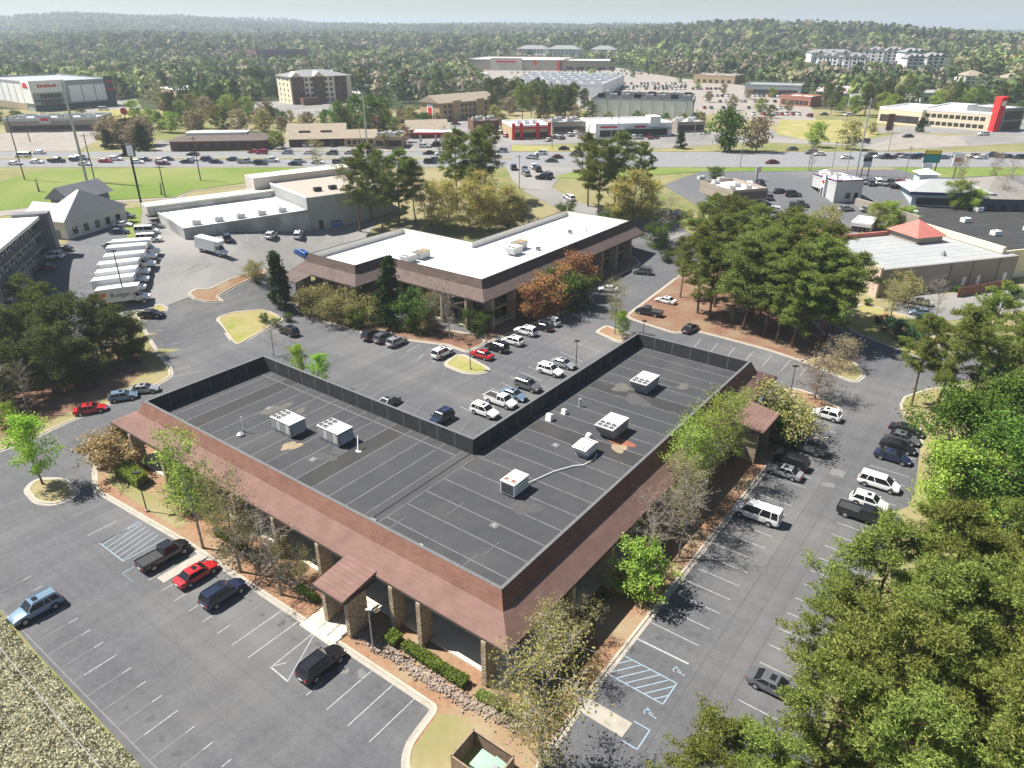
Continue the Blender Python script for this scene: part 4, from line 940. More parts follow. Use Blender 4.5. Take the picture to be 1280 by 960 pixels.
for u, v, hh in ((398,394,7),(412,398,6.5),(432,402,7),(460,404,5.5),(530,416,5)): plant('olive', u, v, 'olive-leafed small tree before the left wing of the white-roofed office', 'small tree', hh, 'olive trees before the white-roofed office')
for u, v, hh in ((512,410,7.5),(525,414,6),(446,410,4)): plant('shrubtree', u, v, 'green bushy small tree beside the magnolia on the mulch', 'small tree', hh, 'green small trees before the white-roofed office')
plant('bare', 563, 424, 'bare grey tree with many twigs before the white-roofed office', 'bare tree', 10.5)
plant('bare_bud', 540, 418, 'thin budding tree beside the bare grey tree before the white-roofed office', 'budding tree', 8)
plant('shrubtree', 598, 418, 'small green tree by the front corner of the white-roofed office', 'small tree', 5)
for u, v, hh in ((662,400,7.5),(684,398,8.5),(706,380,8),(715,372,9.5)): plant('russet', u, v, 'russet-leafed tree against the long shaded side of the white-roofed office', 'russet tree', hh, 'russet trees beside the white-roofed office')
plant('shrubtree', 706, 388, 'fresh green bushy tree between the russet trees', 'small tree', 8.5)
plant('evergreen', 722, 384, 'dark evergreen beside the russet trees', 'evergreen tree', 7)
plant('bare_bud', 768, 418, 'pale budding tree in the end island beside the office roof', 'budding tree', 10)
plant('young_green', 778, 424, 'small fresh green tree at the corner of the black roof', 'small tree', 5.5)
plant('young_green', 400, 488, 'green tree top showing over the parapet of the left wing', 'broadleaf tree', 6.5)
plant('young_green', 376, 478, 'thin green tree top beside the leafier one over the parapet', 'broadleaf tree', 6.5)
plant('bare', 342, 445, 'bare little tree behind the corner of the left wing', 'bare tree', 7)
plant('olive', 320, 350, 'grey-green shrub on the mulched strip of the truck lot', 'shrub', 4.5)
for u, v in ((330,403),(345,408),(360,402)): plant('shrubtree', u, v, 'low green shrub on the grass island by the white-roofed office', 'shrub', 1.8, 'shrubs on the grass island')
# left-hand wooded bed
for u, v, k, hh in ((25,470,'evergreen',12),(62,455,'pineD',15),(95,462,'evergreen',13),(128,455,'pineD',12.5),(150,455,'evergreen',10.5),(72,490,'evergreen',11),(20,505,'evergreen',10),(110,482,'evergreen',8),(-15,440,'pineD',14),(168,448,'evergreen',7.5),(40,430,'pineD',13)):
    plant(k, u, v, 'dark olive evergreen in the wooded bed left of the office' if k == 'evergreen' else 'dark pine in the wooded bed left of the office', 'evergreen tree' if k == 'evergreen' else 'pine tree', hh, 'evergreens of the left-hand wooded bed' if k == 'evergreen' else 'pines of the left-hand wooded bed')
plant('oakB', 12, 535, 'yellow-green bush in the shade of the left-hand wooded bed', 'bush', 4)
for u, v, hh in ((8,520,9),(38,520,8)): plant('bare', u, v, 'bare grey tree at the edge of the left-hand wooded bed', 'bare tree', hh, 'bare trees of the left-hand wooded bed')
plant('young_green', 54, 606, 'young fresh green tree in the small kerbed island left of the office', 'young tree', 10.5)
plant('bronze', 148, 583, 'bronze-leafed rounded tree at the left end of the office', 'bronze tree', 5.6)
# along the front of the office
plant('tall_lime', 254, 686, 'tall sparse lime-green tree before the office, beside the black pickup', 'young tree', 14)
plant('bare_bud', 301, 716, 'tall budding tree with few leaves before the office, behind the red car', 'budding tree', 12)
plant('bare', 352, 744, 'bare tree with reddish twigs before the office, beside the dark blue SUV', 'bare tree', 10.5)
plant('bare_bud', 677, 958, 'leaning budding tree with pale branches at the front corner of the office', 'budding tree', 12.5, wide=1.35)
plant('bare_bud', xy=AB(-4.6, 1.6), u=0, v=0, label='multi-branched budding tree against the right side of the office corner', cat='budding tree', hgt=8, wide=1.2)
plant('crape', 632, 894, 'small thin-stemmed yellowish tree on the rubble by the office corner', 'small tree', 4.2)
plant('crape', xy=AB(-4.3, 5.6), u=0, v=0, label='olive-yellow shrubby tree beside the right wall near the office corner', cat='small tree', hgt=5)
plant('round_small', xy=AB(-6.1, 16.2), u=0, v=0, label='dense round bright green tree beside the right-hand lot', cat='small tree', hgt=6.6)
for a, b, k, hh in ((-6.7,24.2,'bare',9.5),(-4.6,22.0,'bare',8.5),(-5.0,27.6,'bare_bud',10),(-4.6,30.0,'bare',9.5),(-4.4,25.2,'bare',8.0),(-5.8,19.6,'bare',7.5),(-3.8,37.5,'bare',8.0)):
    plant(k, 0, 0, 'bare grey tree along the right wing of the office' if k == 'bare' else 'budding grey tree among the bare ones along the right wing', 'bare tree' if k == 'bare' else 'budding tree', hh, 'bare trees along the right wing' if k == 'bare' else None, xy=AB(a, b))
for a, b, hh in ((-3.4,31.5,12),(-3.0,36.2,12.5),(-3.0,41.0,12.5),(-3.6,45.0,11),(-3.2,33.8,11)): plant('tall_lime', 0, 0, 'lime-green tree reaching over the skirt of the right wing', 'young tree', hh, 'lime-green trees along the right wing', xy=AB(a, b))
plant('olive', 0, 0, 'leafy green tree beside the right-hand entrance canopy', 'small tree', 8.0, xy=AB(-6.4, 58.5))
plant('shrubtree', 0, 0, 'dense green bush beside the right-hand entrance canopy', 'bush', 5.5, xy=AB(-7.0, 57.0))
plant('shrubtree', 0, 0, 'rounded green bush under the right-hand entrance canopy trees', 'bush', 4.2, xy=AB(-5.5, 61.5))
plant('budding', 1018, 499, 'brownish budding tree in the kerbed island beside the white crossover', 'budding tree', 7.2)
plant('budding', 1052, 462, 'brownish budding tree at the end of the grove bed', 'budding tree', 5.5)
for a in (24.5, 28.6, 33.5, 39.5, 47.0): plant('crape', 0, 0, 'twiggy yellowish shrub between the stone piers of the office', 'shrub', 4.2, 'twiggy shrubs before the office', xy=AB(a, -4.2))
plant('shrubtree', 0, 0, 'green climbing shrub round the stone pier behind the lime-green tree', 'shrub', 4.6, xy=AB(45.6, -3.4))
# to the right, round the red-towered shop
plant('bare_bud', 1112, 402, 'tan budding tree before the red-towered shop', 'budding tree', 8, wide=1.3)
plant('olive', 1128, 380, 'spreading olive tree before the grey-roofed shop', 'small tree', 7)
plant('bare', 1168, 408, 'bare grey tree beside the cars near the grey-roofed shop', 'bare tree', 9)
for u, v, hh in ((1125,420,3.4),(1142,424,3.0),(1112,412,2.6),(1150,412,3.0)): plant('juniper', u, v, 'dark spreading juniper on the mulch near the drive', 'juniper', hh, 'junipers near the right-hand drive')
for u, v in ((1098,404),(1108,402),(1127,432),(1139,436),(1085,382),(1195,365)): plant('shrubtree', u, v, 'small clipped round shrub near the right-hand drive', 'shrub', 1.5, 'round shrubs near the right-hand drive', wide=1.1)
for u, v, hh in ((1096,288,7),(1110,291,8),(1132,290,6.5),(1196,262,8),(1212,264,6)): plant('oakB', u, v, 'lime-green tree on the lawn strip behind the red-towered shop', 'broadleaf tree', hh, 'lime trees behind the red-towered shop')
plant('olive', 1030, 288, 'spreading grey-green tree beside the drive-through lane', 'small tree', 7)
for u, v, k in ((1195,240,'bare_bud'),(1238,232,'bare_bud'),(1262,238,'bare'),(1245,258,'bare')): plant(k, u, v, 'thin budding tree near the blue-trimmed diner' if k == 'bare_bud' else 'bare tree near the blue-trimmed diner', 'budding tree' if k == 'bare_bud' else 'bare tree', 9, 'trees near the blue-trimmed diner' + k)
for u, v in ((131,245),(49,240),(202,244)): plant('stump', u, v, 'hard-pruned bare tree with stubby limbs on the lawn', 'pruned tree', 3.8, 'pruned trees on the lawn')
plant('bare_bud', 397, 214, 'bare rounded tree beside the highway lawn', 'bare tree', 9, wide=1.4)
plant('bare', 728, 208, 'thin bare tree at the junction by the highway', 'bare tree', 13)
plant('bare', 1013, 214, 'slender bare tree on the grass strip by the highway', 'bare tree', 8)
plant('shrubtree', 895, 224, 'brown-leafed bush behind the flat-roofed diner', 'bush', 4)
# ================================================================ vehicles
PAINT = {'white': paint('paint_white', (.72,.72,.71)), 'silver': paint('paint_silver', (.38,.39,.40), .3, .6, .4), 'grey': paint('paint_grey', (.13,.135,.14), .3, .6, .3), 'black': paint('paint_black', (.012,.012,.014), .25),
  'red': paint('paint_red', (.42,.015,.02), .3), 'dark red': paint('paint_dark_red', (.13,.012,.018), .3), 'blue': paint('paint_blue', (.02,.10,.38), .3), 'navy': paint('paint_navy', (.014,.022,.055), .25), 'steel blue': paint('paint_steel_blue', (.17,.25,.33), .3, .6, .3), 'tan': paint('paint_tan', (.40,.34,.26), .35), 'green': paint('paint_green', (.04,.10,.06), .3)}
M_tyre = mat('tyre', (.018,.018,.019), (.03,.03,.03), 6.0, .9)
M_rim = mat('wheel_rim', (.42,.42,.43), (.5,.5,.5), 3.0, .35, .5, metal=.6)
M_head = paint('headlamp', (.7,.72,.74), .1, .5); M_tail = paint('tail_lamp', (.30,.01,.01), .2, .5)
M_bedl = mat('bed_liner', (.035,.035,.036), (.05,.05,.05), 3.0, .8)
def loft(mb, st):
    """stations (x, z_low, z_top, half-width, half-width at top)"""
    rings = []
    for x, zl, zt, wd, wt in st:
        zm = zl + (zt - zl) * .62
        rings.append(mb.pts([(x,-wd*.88,zl),(x,-wd*.98,zl+.12),(x,-wd,zm),(x,-wt,zt),(x,-wt*.5,zt+.03),(x,wt*.5,zt+.03),(x,wt,zt),(x,wd,zm),(x,wd*.98,zl+.12),(x,wd*.88,zl)]))
    for a, b in zip(rings, rings[1:]):
        for j in range(10): mb.f.append((a + j, a + (j + 1) % 10, b + (j + 1) % 10, b + j)); mb.m.append(0)
    mb.f.append(tuple(rings[0] + j for j in range(10))); mb.f.append(tuple(rings[-1] + j for j in reversed(range(10)))); mb.m += [0, 0]
def make_car(kind):
    C = {  # length, width, belt, height, (rear glass base, roof rear, roof front, windscreen base), wheel r, wheelbase front/rear
      'sedan': (4.75, .91, .93, 1.45, (-1.75,-1.0,.35,1.15), .33, (1.42,-1.36)),
      'hatchback': (4.3, .90, .95, 1.52, (-2.0,-1.55,.35,1.05), .33, (1.32,-1.25)),
      'SUV': (4.85, .96, 1.08, 1.78, (-2.3,-1.95,.35,1.05), .38, (1.45,-1.42)),
      'crossover': (4.6, .93, 1.02, 1.66, (-2.1,-1.65,.35,1.1), .36, (1.38,-1.33)),
      'minivan': (5.1, .98, 1.02, 1.78, (-2.45,-2.2,.75,1.65), .35, (1.6,-1.5)),
      'pickup': (5.8, 1.0, 1.15, 1.9, (-.35,-.15,1.05,1.6), .40, (1.85,-1.75)),
      'van': (5.7, 1.0, 1.15, 2.15, (-2.75,-2.65,1.25,1.95), .38, (1.9,-1.65))}[kind]
    L, W, zb, H_, (g0, r0, r1, g1), wr, (wf, wrr) = C; hl = L / 2
    root = bpy.data.objects.new(kind.lower(), None); COL.objects.link(root)
    b = MB(); zl = .24 if kind in ('sedan', 'hatchback') else .32
    hood = zb - (.10 if kind in ('sedan', 'hatchback', 'crossover') else .06)
    tailz = zb - .02
    loft(b, [(-hl, zl+.2, tailz-.18, W*.86, W*.72), (-hl+.12, zl+.05, tailz-.02, W*.95, W*.82), *([(-hl+.6, zl, tailz, W, W*.9), (g0, zl, zb, W, W*.93)] if g0 > -hl + .8 else [(-hl+.35, zl, zb, W, W*.92)]), (0, zl, zb, W, W*.93), (g1, zl, zb, W, W*.93), (g1+.25, zl, hood, W*.99, W*.88), (hl-.45, zl, hood-.12, W*.95, W*.8), (hl-.1, zl+.05, hood-.24, W*.86, W*.7), (hl, zl+.18, hood-.34, W*.76, W*.62)])
    wt = W * .76
    rz = H_
    # roof and pillars
    b.hexa([(r0-.06,-wt-.03,rz-.07),(r1+.06,-wt-.03,rz-.07),(r1+.06,wt+.03,rz-.07),(r0-.06,wt+.03,rz-.07)], [(r0,-wt+.06,rz),(r1-.05,-wt+.06,rz),(r1-.05,wt-.06,rz),(r0,wt-.06,rz)])
    def pil(x0, x1, wd, s):
        o = .022
        b.hexa([(x0-wd/2,s*(W*.93+o),zb-.03),(x0+wd/2,s*(W*.93+o),zb-.03),(x0+wd/2,s*(W*.93-.05),zb-.03),(x0-wd/2,s*(W*.93-.05),zb-.03)], [(x1-wd/2,s*(wt+o),rz-.05),(x1+wd/2,s*(wt+o),rz-.05),(x1+wd/2,s*(wt-.05),rz-.05),(x1-wd/2,s*(wt-.05),rz-.05)])
    for s in (-1, 1):
        pil(g1, r1, .09, s); pil(g0+.1, r0+.1, .2 if kind in ('SUV','hatchback','crossover') else .12, s); mid = (g0 + g1) / 2 + .1; pil(mid, (r0 + r1) / 2 + .05, .09, s)
        if kind in ('SUV', 'minivan', 'van'): pil(g0+1.0, r0+.95, .1, s)
        b.box(g1-.22, g1-.08, s*W*1.0 if s > 0 else -W*1.0-.18, s*W*1.0+.18 if s > 0 else -W*1.0, zb-.02, zb+.14)
    if kind == 'SUV':
        for s in (-1, 1): b.box(r0+.1, r1-.1, s*wt*.86-.025, s*wt*.86+.025, rz+.03, rz+.07)
    body = b.build('body', PAINT['white'], root, smooth=.55)
    gl = MB().hexa([(g0,-W*.92,zb-.02),(g1,-W*.92,zb-.02),(g1,W*.92,zb-.02),(g0,W*.92,zb-.02)], [(r0,-wt,rz-.06),(r1,-wt,rz-.06),(r1,wt,rz-.06),(r0,wt,rz-.06)])
    gl.build('windows', M_glass, root)
    if kind == 'pickup':
        x0, x1 = -hl+.12, g0-.08
        MB().box(x0, x1, -W*.78, W*.78, zb+.02, zb+.04).build('bed_floor', M_bedl, root)
        rl = MB()
        for s in (-1, 1): rl.box(x0-.05, x1, s*W*.9-.06, s*W*.9+.06, zb-.02, zb+.10)
        rl.box(x0-.1, x0+.02, -W*.9, W*.9, zb-.05, zb+.10); rl.build('bed_rail', PAINT['white'], root)
    if kind in ('SUV', 'crossover', 'sedan', 'hatchback'):
        MB().box(r1-.75, r1-.25, -.38, .38, rz-.002, rz+.012).build('sunroof', M_glass, root)
    wm = MB().tube([(0,-.11,0),(0,.11,0)], wr, 14).mesh('tyre', M_tyre); rm = MB().tube([(0,-.125,0),(0,.125,0)], wr*.6, 10).mesh('rim', M_rim)
    am = MB().tube([(0,-.01,0),(0,.01,0)], wr*1.16, 14).mesh('wheel_arch', M_bedl)
    for x in (wf, wrr):
        for s in (-1, 1):
            o = ob('wheel', wm, root, (x, s*(W-.07), wr)); ob('rim', rm, o); ob('wheel_arch', am, root, (x, s*(W+.002), wr+.03))
    for s in (-1, 1):
        MB().box(hl-.32, hl-.1, s*W*.6-.2, s*W*.6+.2, hood-.38, hood-.22).build('headlight', M_head, root)
        MB().box(-hl-.01, -hl+.14, s*W*.72-.14, s*W*.72+.14, tailz-.38, tailz-.12).build('tail_light', M_tail, root)
    MB().box(hl-.06, hl+.02, -.45, .45, zl+.2, zl+.42).build('grille', M_bedl, root)
    MB().box(-hl-.02, -hl+.03, -.26, .26, zl+.3, zl+.42).build('number_plate', M_white, root)
    return root
def make_truck():
    root = bpy.data.objects.new('box_truck', None); COL.objects.link(root)
    MB().box(-3.7, 1.55, -1.2, 1.2, .95, 3.45).build('cargo_box', PAINT['white'], root)
    MB().hexa([(1.55,-1.15,2.35),(2.5,-1.1,2.45),(2.5,1.1,2.45),(1.55,1.15,2.35)], [(1.55,-1.2,3.45),(2.55,-1.15,3.4),(2.55,1.15,3.4),(1.55,1.2,3.45)]).build('cab_overhang', PAINT['white'], root)
    MB().box(-3.73, -3.69, -1.05, 1.05, 1.0, 3.3).build('rear_door', M_unit, root)
    b = MB(); loft(b, [(1.6,.6,1.45,.98,.95),(2.6,.55,1.45,.99,.93),(2.75,.55,1.35,.98,.88),(3.5,.6,1.2,.93,.75),(3.75,.7,1.05,.85,.65)])
    b.hexa([(1.62,-.95,1.4),(2.75,-.93,1.4),(2.75,.93,1.4),(1.62,.95,1.4)], [(1.62,-.9,2.3),(2.1,-.85,2.3),(2.1,.85,2.3),(1.62,.9,2.3)]); b.build('cab', PAINT['white'], root, smooth=.5)
    MB().hexa([(2.22,-.84,1.5),(2.74,-.86,1.46),(2.74,.86,1.46),(2.22,.84,1.5)], [(2.13,-.78,2.2),(2.24,-.78,2.2),(2.24,.78,2.2),(2.13,.78,2.2)]).build('windscreen', M_glass, root)
    for s in (-1, 1): MB().hexa([(1.85,s*.945,1.5),(2.55,s*.945,1.5),(2.55,s*.965,1.5),(1.85,s*.965,1.5)], [(1.85,s*.885,2.15),(2.1,s*.87,2.15),(2.1,s*.91,2.15),(1.85,s*.925,2.15)]).build('side_window', M_glass, root)
    MB().box(-3.6, 3.2, -.5, .5, .5, .95).build('chassis', M_black, root)
    wm = MB().tube([(0,-.13,0),(0,.13,0)], .42, 14).mesh('tyre', M_tyre); rm = MB().tube([(0,-.14,0),(0,.14,0)], .24, 10).mesh('rim', M_rim)
    for x in (2.85, -2.2):
        for s in (-1, 1): ob('rim', rm, ob('wheel', wm, root, (x, s*.95, .42)))
    for s in (-1, 1): MB().box(3.55, 3.74, s*.68-.14, s*.68+.14, .95, 1.12).build('headlight', M_head, root)
    return root
PROTO = {k: make_car(k) for k in ('sedan','hatchback','SUV','crossover','minivan','pickup','van')}; PROTO['box truck'] = make_truck()
USED = set(); CARS = {}
def place_car(kind, col, x, y, rz, where, cat=None, group=None, label=None):
    root = PROTO[kind]; z = h(x, y) + .05
    o, parts = clone(root, (x, y, z), rz)
    # tilt with the ground
    e = 1.5; dx, dy = math.cos(rz), math.sin(rz)
    o.rotation_euler = (0, -math.atan2(h(x + dx*e, y + dy*e) - h(x - dx*e, y - dy*e), 2*e), rz)
    for p in parts:
        if p.name.split('.')[0] in ('body', 'bed_rail', 'cab') and kind != 'box truck':
            p.material_slots[0].link = 'OBJECT'; p.material_slots[0].material = PAINT[col]
    lab = label or f'{col} {kind} {where}'
    o.name = kind.lower().replace(' ', '_'); tag(o, lab, cat or ('truck' if 'truck' in kind else kind if kind in ('van', 'pickup', 'SUV', 'minivan') else 'car'), group or f'{col} {kind} vehicles {where}'[:80])
    return o
def car(kind, col, u, v, deg, where, dz=.5, label=None):
    """a vehicle whose middle, dz metres up, shows at this pixel; heading in degrees"""
    x, y = PT(u, v, dz); return place_car(kind, col, x, y, R(deg), where, label=label)
TB = math.degrees(TH)                      # heading along the right wing
def cab(kind, col, a, b, deg, where, label=None): x, y = AB(a, b); return place_car(kind, col, x, y, R(deg), where, label=label)
# front lot
cab('pickup', 'black', 39.8, -10.8, TB, 'with open bed parked by the lime-green tree')
cab('sedan', 'red', 34.1, -10.3, TB, 'parked between the black pickup and the dark blue SUV')
cab('SUV', 'navy', 29.0, -10.4, TB, 'parked beside the red sedan before the office')
cab('SUV', 'black', 13.35, -10.4, TB, 'parked beside the entrance steps of the office')
cab('SUV', 'steel blue', 42.4, -23.2, TB + 180, 'parked alone with its nose in the pale hedge')
# right-hand lot, by the office
cab('sedan', 'silver', -10.6, 48.4, TB + 90, 'parked by the office beside two dark SUVs')
cab('SUV', 'black', -10.5, 51.2, TB + 90, 'parked between the silver sedan and the ramp')
cab('pickup', 'grey', -10.9, 56.6, TB + 90, 'in the shade beside the right-hand entrance')
cab('crossover', 'white', -10.5, 68.2, TB + 90, 'parked beside the kerbed island with the brown tree')
cab('van', 'white', -11.1, 36.8, TB + 92, 'with dark windows parked along the right wing', label='white passenger van with dark windows parked along the right wing')
for b, k, c, wh in ((70.4,'sedan','black','first of the row beside the bright green trees'),(67.6,'sedan','grey','second in the row beside the bright green trees'),(64.6,'sedan','black','beside the grey sedan in the right-hand row'),(61.2,'sedan','navy','between a black sedan and a white wagon'),(53.0,'minivan','white','in the right-hand row before the bright green trees'),(47.8,'crossover','white','half hidden by the big pines'),(44.4,'pickup','black','half hidden by the big pines'),(12.5,'sedan','grey','poking out from under the big pines')):
    cab(k, c, -21.4, b, TB - 90, wh)
# courtyard between the two offices
for u, v, k, c in ((606,515,'SUV','white'),(626,502,'pickup','white'),(642,494,'sedan','steel blue'),(660,483,'SUV','grey'),(688,464,'SUV','white'),(704,455,'sedan','silver')): car(k, c, u, v, TB - 90, 'parked behind the black roof parapet of the right wing')
car('SUV', 'navy', 551, 524, TB + 180, 'peeping over the parapet of the left wing'); car('sedan', 'grey', 484, 504, TB + 180, 'peeping over the parapet of the left wing')
for u, v, k, c in ((553,442,'SUV','white'),(496,428,'crossover','silver'),(481,423,'SUV','grey'),(466,420,'SUV','black')): car(k, c, u, v, TB, 'parked facing the mulch of the white-roofed office')
car('SUV', 'black', 361, 415, TB + 90, 'driving round the grass island before the magnolia')
car('sedan', 'red', 602, 444, TB + 92, 'parked beside the kerbed island with the lamp')
for u, v, k, c in ((621,435,'SUV','black'),(641,427,'crossover','white'),(657,415,'SUV','white'),(678,409,'sedan','black'),(687,403,'crossover','white')): car(k, c, u, v, TB + 92, 'parked along the shaded side of the white-roofed office')
car('sedan', 'white', 760, 362, TB + 115, 'parked past the russet trees'); car('SUV', 'grey', 803, 340, TB + 112, 'parked at the far end of the white-roofed office')
car('pickup', 'black', 811, 391, TB + 95, 'parked at the corner of the pine grove'); car('sedan', 'black', 863, 411, TB - 5, 'parked against the mulch of the pine grove'); car('sedan', 'white', 832, 376, TB + 90, 'half under the pines of the grove')
# to the left of the office
car('sedan', 'red', 113, 512, TB - 28, 'in the shade behind the bronze tree'); car('hatchback', 'steel blue', 154, 496, TB - 30, 'in the shade behind the bronze tree'); car('sedan', 'silver', 180, 487, TB - 40, 'at the corner of the wooded bed')
car('sedan', 'black', 189, 393, TB - 50, 'parked below the lettered box truck')
# truck lot
TRK = [(157,373),(152,361),(156,351),(158,341),(165,331),(167,321),(172,314)]
for i, (u, v) in enumerate(TRK):
    x, y = PT(u, v, 1.2); o = place_car('box truck', 'white', x, y, R(14), 'white rental box truck in the row' if i else '', label='white rental box truck with black lettering on its side' if i == 0 else 'plain white box truck parked in the row beside the lettered one', group='box trucks in a row')
    o.scale = (1.28, 1.12, 1.12)
    if i == 0: BUDGET = o
car('box truck', 'white', 265, 314, -18, 'parked', label='white box truck parked alone in the warehouse lot')
car('SUV', 'black', 284, 298, TB + 60, 'parked before the warehouse wall'); car('crossover', 'white', 339, 295, 85, 'parked before the warehouse wall'); car('SUV', 'white', 373, 294, 95, 'parked before the warehouse wall')
car('hatchback', 'blue', 376, 317, 150, 'parked behind the left end of the white-roofed office')
for u, v, k, c in ((157,271,'SUV','grey'),(154,281,'sedan','white'),(149,290,'sedan','navy'),(142,307,'sedan','silver')): car(k, c, u, v, 5, 'parked beside the narrow grass strip')
for u, v, k, c in ((197,268,'van','grey'),(193,283,'sedan','grey'),(184,290,'van','white'),(187,300,'van','white'),(202,261,'SUV','silver')): car(k, c, u, v, 10, 'parked at the end of the truck row')
for u, v, k, c in ((77,312,'sedan','black'),(66,321,'SUV','white'),(54,335,'sedan','dark red')): car(k, c, u, v, 185, 'parked under the motel balconies')
# around the red-towered shop and the diners
for u, v, k, c, d in ((1151,378,'sedan','white',150),(1151,391,'sedan','steel blue',160)): car(k, c, u, v, d, 'parked near the bare tree by the grey-roofed shop')
for u, v, k, c, d in ((1066,299,'SUV','white',160),(1122,295,'SUV','grey',10),(1166,280,'sedan','black',80),(1057,261,'sedan','silver',10),(1040,276,'crossover','steel blue',10),(991,243,'SUV','black',5),(975,239,'sedan','grey',5),(980,272,'sedan','navy',140),(965,263,'SUV','white',160),(998,256,'pickup','grey',0),(848,270,'SUV','black',20),(1110,262,'sedan','grey',5),(1085,262,'sedan','silver',5),(959,245,'SUV','grey',95),(950,228,'sedan','black',95)): car(k, c, u, v, d, 'parked between the diners')
for u, v, k, c in ((1096,227,'SUV','white'),(1104,228,'sedan','silver'),(1114,230,'pickup','black'),(1124,229,'SUV','dark red'),(1134,228,'sedan','white'),(1078,226,'sedan','silver'),(1087,228,'SUV','grey'),(1068,227,'sedan','tan'),(915,236,'SUV','grey'),(925,232,'sedan','silver'),(936,231,'SUV','white')): car(k, c, u, v, 85, 'parked under the roadside sign boards')
# the highway and its junction
HW = [(29,195.5,'van','white'),(49,191,'sedan','white'),(157,194,'sedan','navy'),(241,193,'sedan','navy'),(317,189.8,'sedan','red'),(327,191,'SUV','red'),(359,191,'crossover','silver'),(386,191,'sedan','white'),(415,192,'SUV','grey'),(437,191,'sedan','silver'),(536,191.5,'sedan','black'),(551,192.5,'crossover','white'),(557,195,'sedan','steel blue'),(676,192,'SUV','white'),(720,192,'SUV','grey'),(806,192.5,'sedan','black'),(965,203,'sedan','dark red'),(1014,191,'SUV','grey'),(1024,193,'sedan','white'),(1058,197,'sedan','white')]
for u, v, k, c in HW: car(k, c, u, v, 180, 'driving in the far lanes of the highway')
HW = [(19,204.5,'sedan','white'),(46,202.5,'sedan','white'),(71,201.5,'pickup','black'),(96,200,'SUV','navy'),(103,198.5,'SUV','silver'),(106,205,'sedan','white'),(132,201.5,'sedan','red'),(145,199,'crossover','white'),(172,202.5,'sedan','white'),(181,200,'sedan','navy'),(201,201,'sedan','white'),(209,199,'sedan','navy'),(204,204.5,'sedan','dark red'),(234,202.5,'sedan','black'),(240,199.5,'sedan','white'),(260,200,'SUV','navy'),(270,202.5,'sedan','navy'),(292,199.5,'sedan','navy'),(307,202.5,'pickup','silver'),(326,204.5,'SUV','black'),(339,201,'pickup','white'),(369,205,'sedan','black'),(374,201.5,'sedan','silver'),(397,203,'sedan','white'),(424,203.5,'SUV','grey'),(430,200,'sedan','silver'),(444,202,'SUV','white'),(453,204,'van','white'),(510,203,'van','black'),(538,203,'SUV','black'),(546,201,'SUV','grey')]
for u, v, k, c in HW: car(k, c, u, v, 0, 'driving in the near lanes of the highway')
for u, v, k, c, d in ((665,197,'SUV','silver',150),(689,201,'sedan','green',170),(696,196.5,'sedan','dark red',175),(704,186,'sedan','black',180),(642,210,'SUV','navy',95),(656,211,'sedan','steel blue',95),(672,212,'SUV','black',100),(667,209,'SUV','white',100),(657,217,'crossover','silver',110),(678,222,'SUV','black',170),(685,219,'SUV','grey',110),(711,247,'crossover','white',120),(627,189,'SUV','silver',180)): car(k, c, u, v, d, 'waiting at the highway junction')
cols = ['grey','white','black','dark red','silver','navy','grey','black','steel blue','silver','tan','white','navy','grey','black','silver']
for i, u in enumerate((1088,1099,1110,1124,1131,1142,1150,1165,1178,1195,1217,1226,1243,1259,1274)): car(['SUV','sedan','pickup','sedan','crossover'][i % 5], cols[i], u, 194.8 + (i % 3) * 1.1, 180, 'queueing in the highway beside the gravel pad')
for u, v, k, c, d in ((382,181.5,'SUV','white',90),(391,181.5,'SUV','white',90),(399,181,'SUV','red',90),(417,181.5,'SUV','black',90),(492,183,'sedan','silver',90),(484,183,'sedan','white',90),(473,183,'SUV','grey',90),(465,183,'sedan','grey',90)): car(k, c, u, v, d, 'parked before the low tan shops')
for u, v, k, c, d in ((531,183,'SUV','white',0),(548,181,'SUV','black',0),(561,187,'SUV','dark red',0),(575,182,'SUV','grey',0),(607,186,'SUV','grey',170),(592,179,'sedan','silver',160),(615,177,'SUV','grey',120),(576,169,'van','white',20),(570,155,'sedan','dark red',0)): car(k, c, u, v, d, 'near the red-trimmed fuel station')
for u, v, k, c in ((686,175,'sedan','tan'),(702,172.5,'SUV','black'),(696,171,'sedan','silver'),(714,169,'SUV','grey'),(727,171,'SUV','dark red'),(735,174,'sedan','silver'),(720,166,'sedan','white'),(628,166,'SUV','navy'),(634,170,'SUV','red')): car(k, c, u, v, 60, 'parked beside the burger restaurant')
for u, v, k, c in ((790,185,'sedan','white'),(796,187,'SUV','silver'),(785,172,'sedan','grey'),(792,172,'SUV','white'),(800,172,'SUV','silver'),(812,172,'pickup','dark red'),(820,171.5,'sedan','black')): car(k, c, u, v, 90, 'parked before the flat white strip shop')
for u, v, k, c, d in ((990,186.5,'sedan','grey',190),(1080,177,'SUV','black',120),(1135,170.5,'sedan','black',180),(1229,168,'SUV','white',180),(1060,144,'SUV','white',190),(1012,145,'SUV','dark red',100),(1030,143,'sedan','navy',180),(156,159,'pickup','white',170),(97,134,'SUV','white',10),(130,137,'van','white',10),(110,135,'sedan','grey',5),(118,134,'sedan','navy',5)): car(k, c, u, v, d, 'on the side roads beyond the highway')
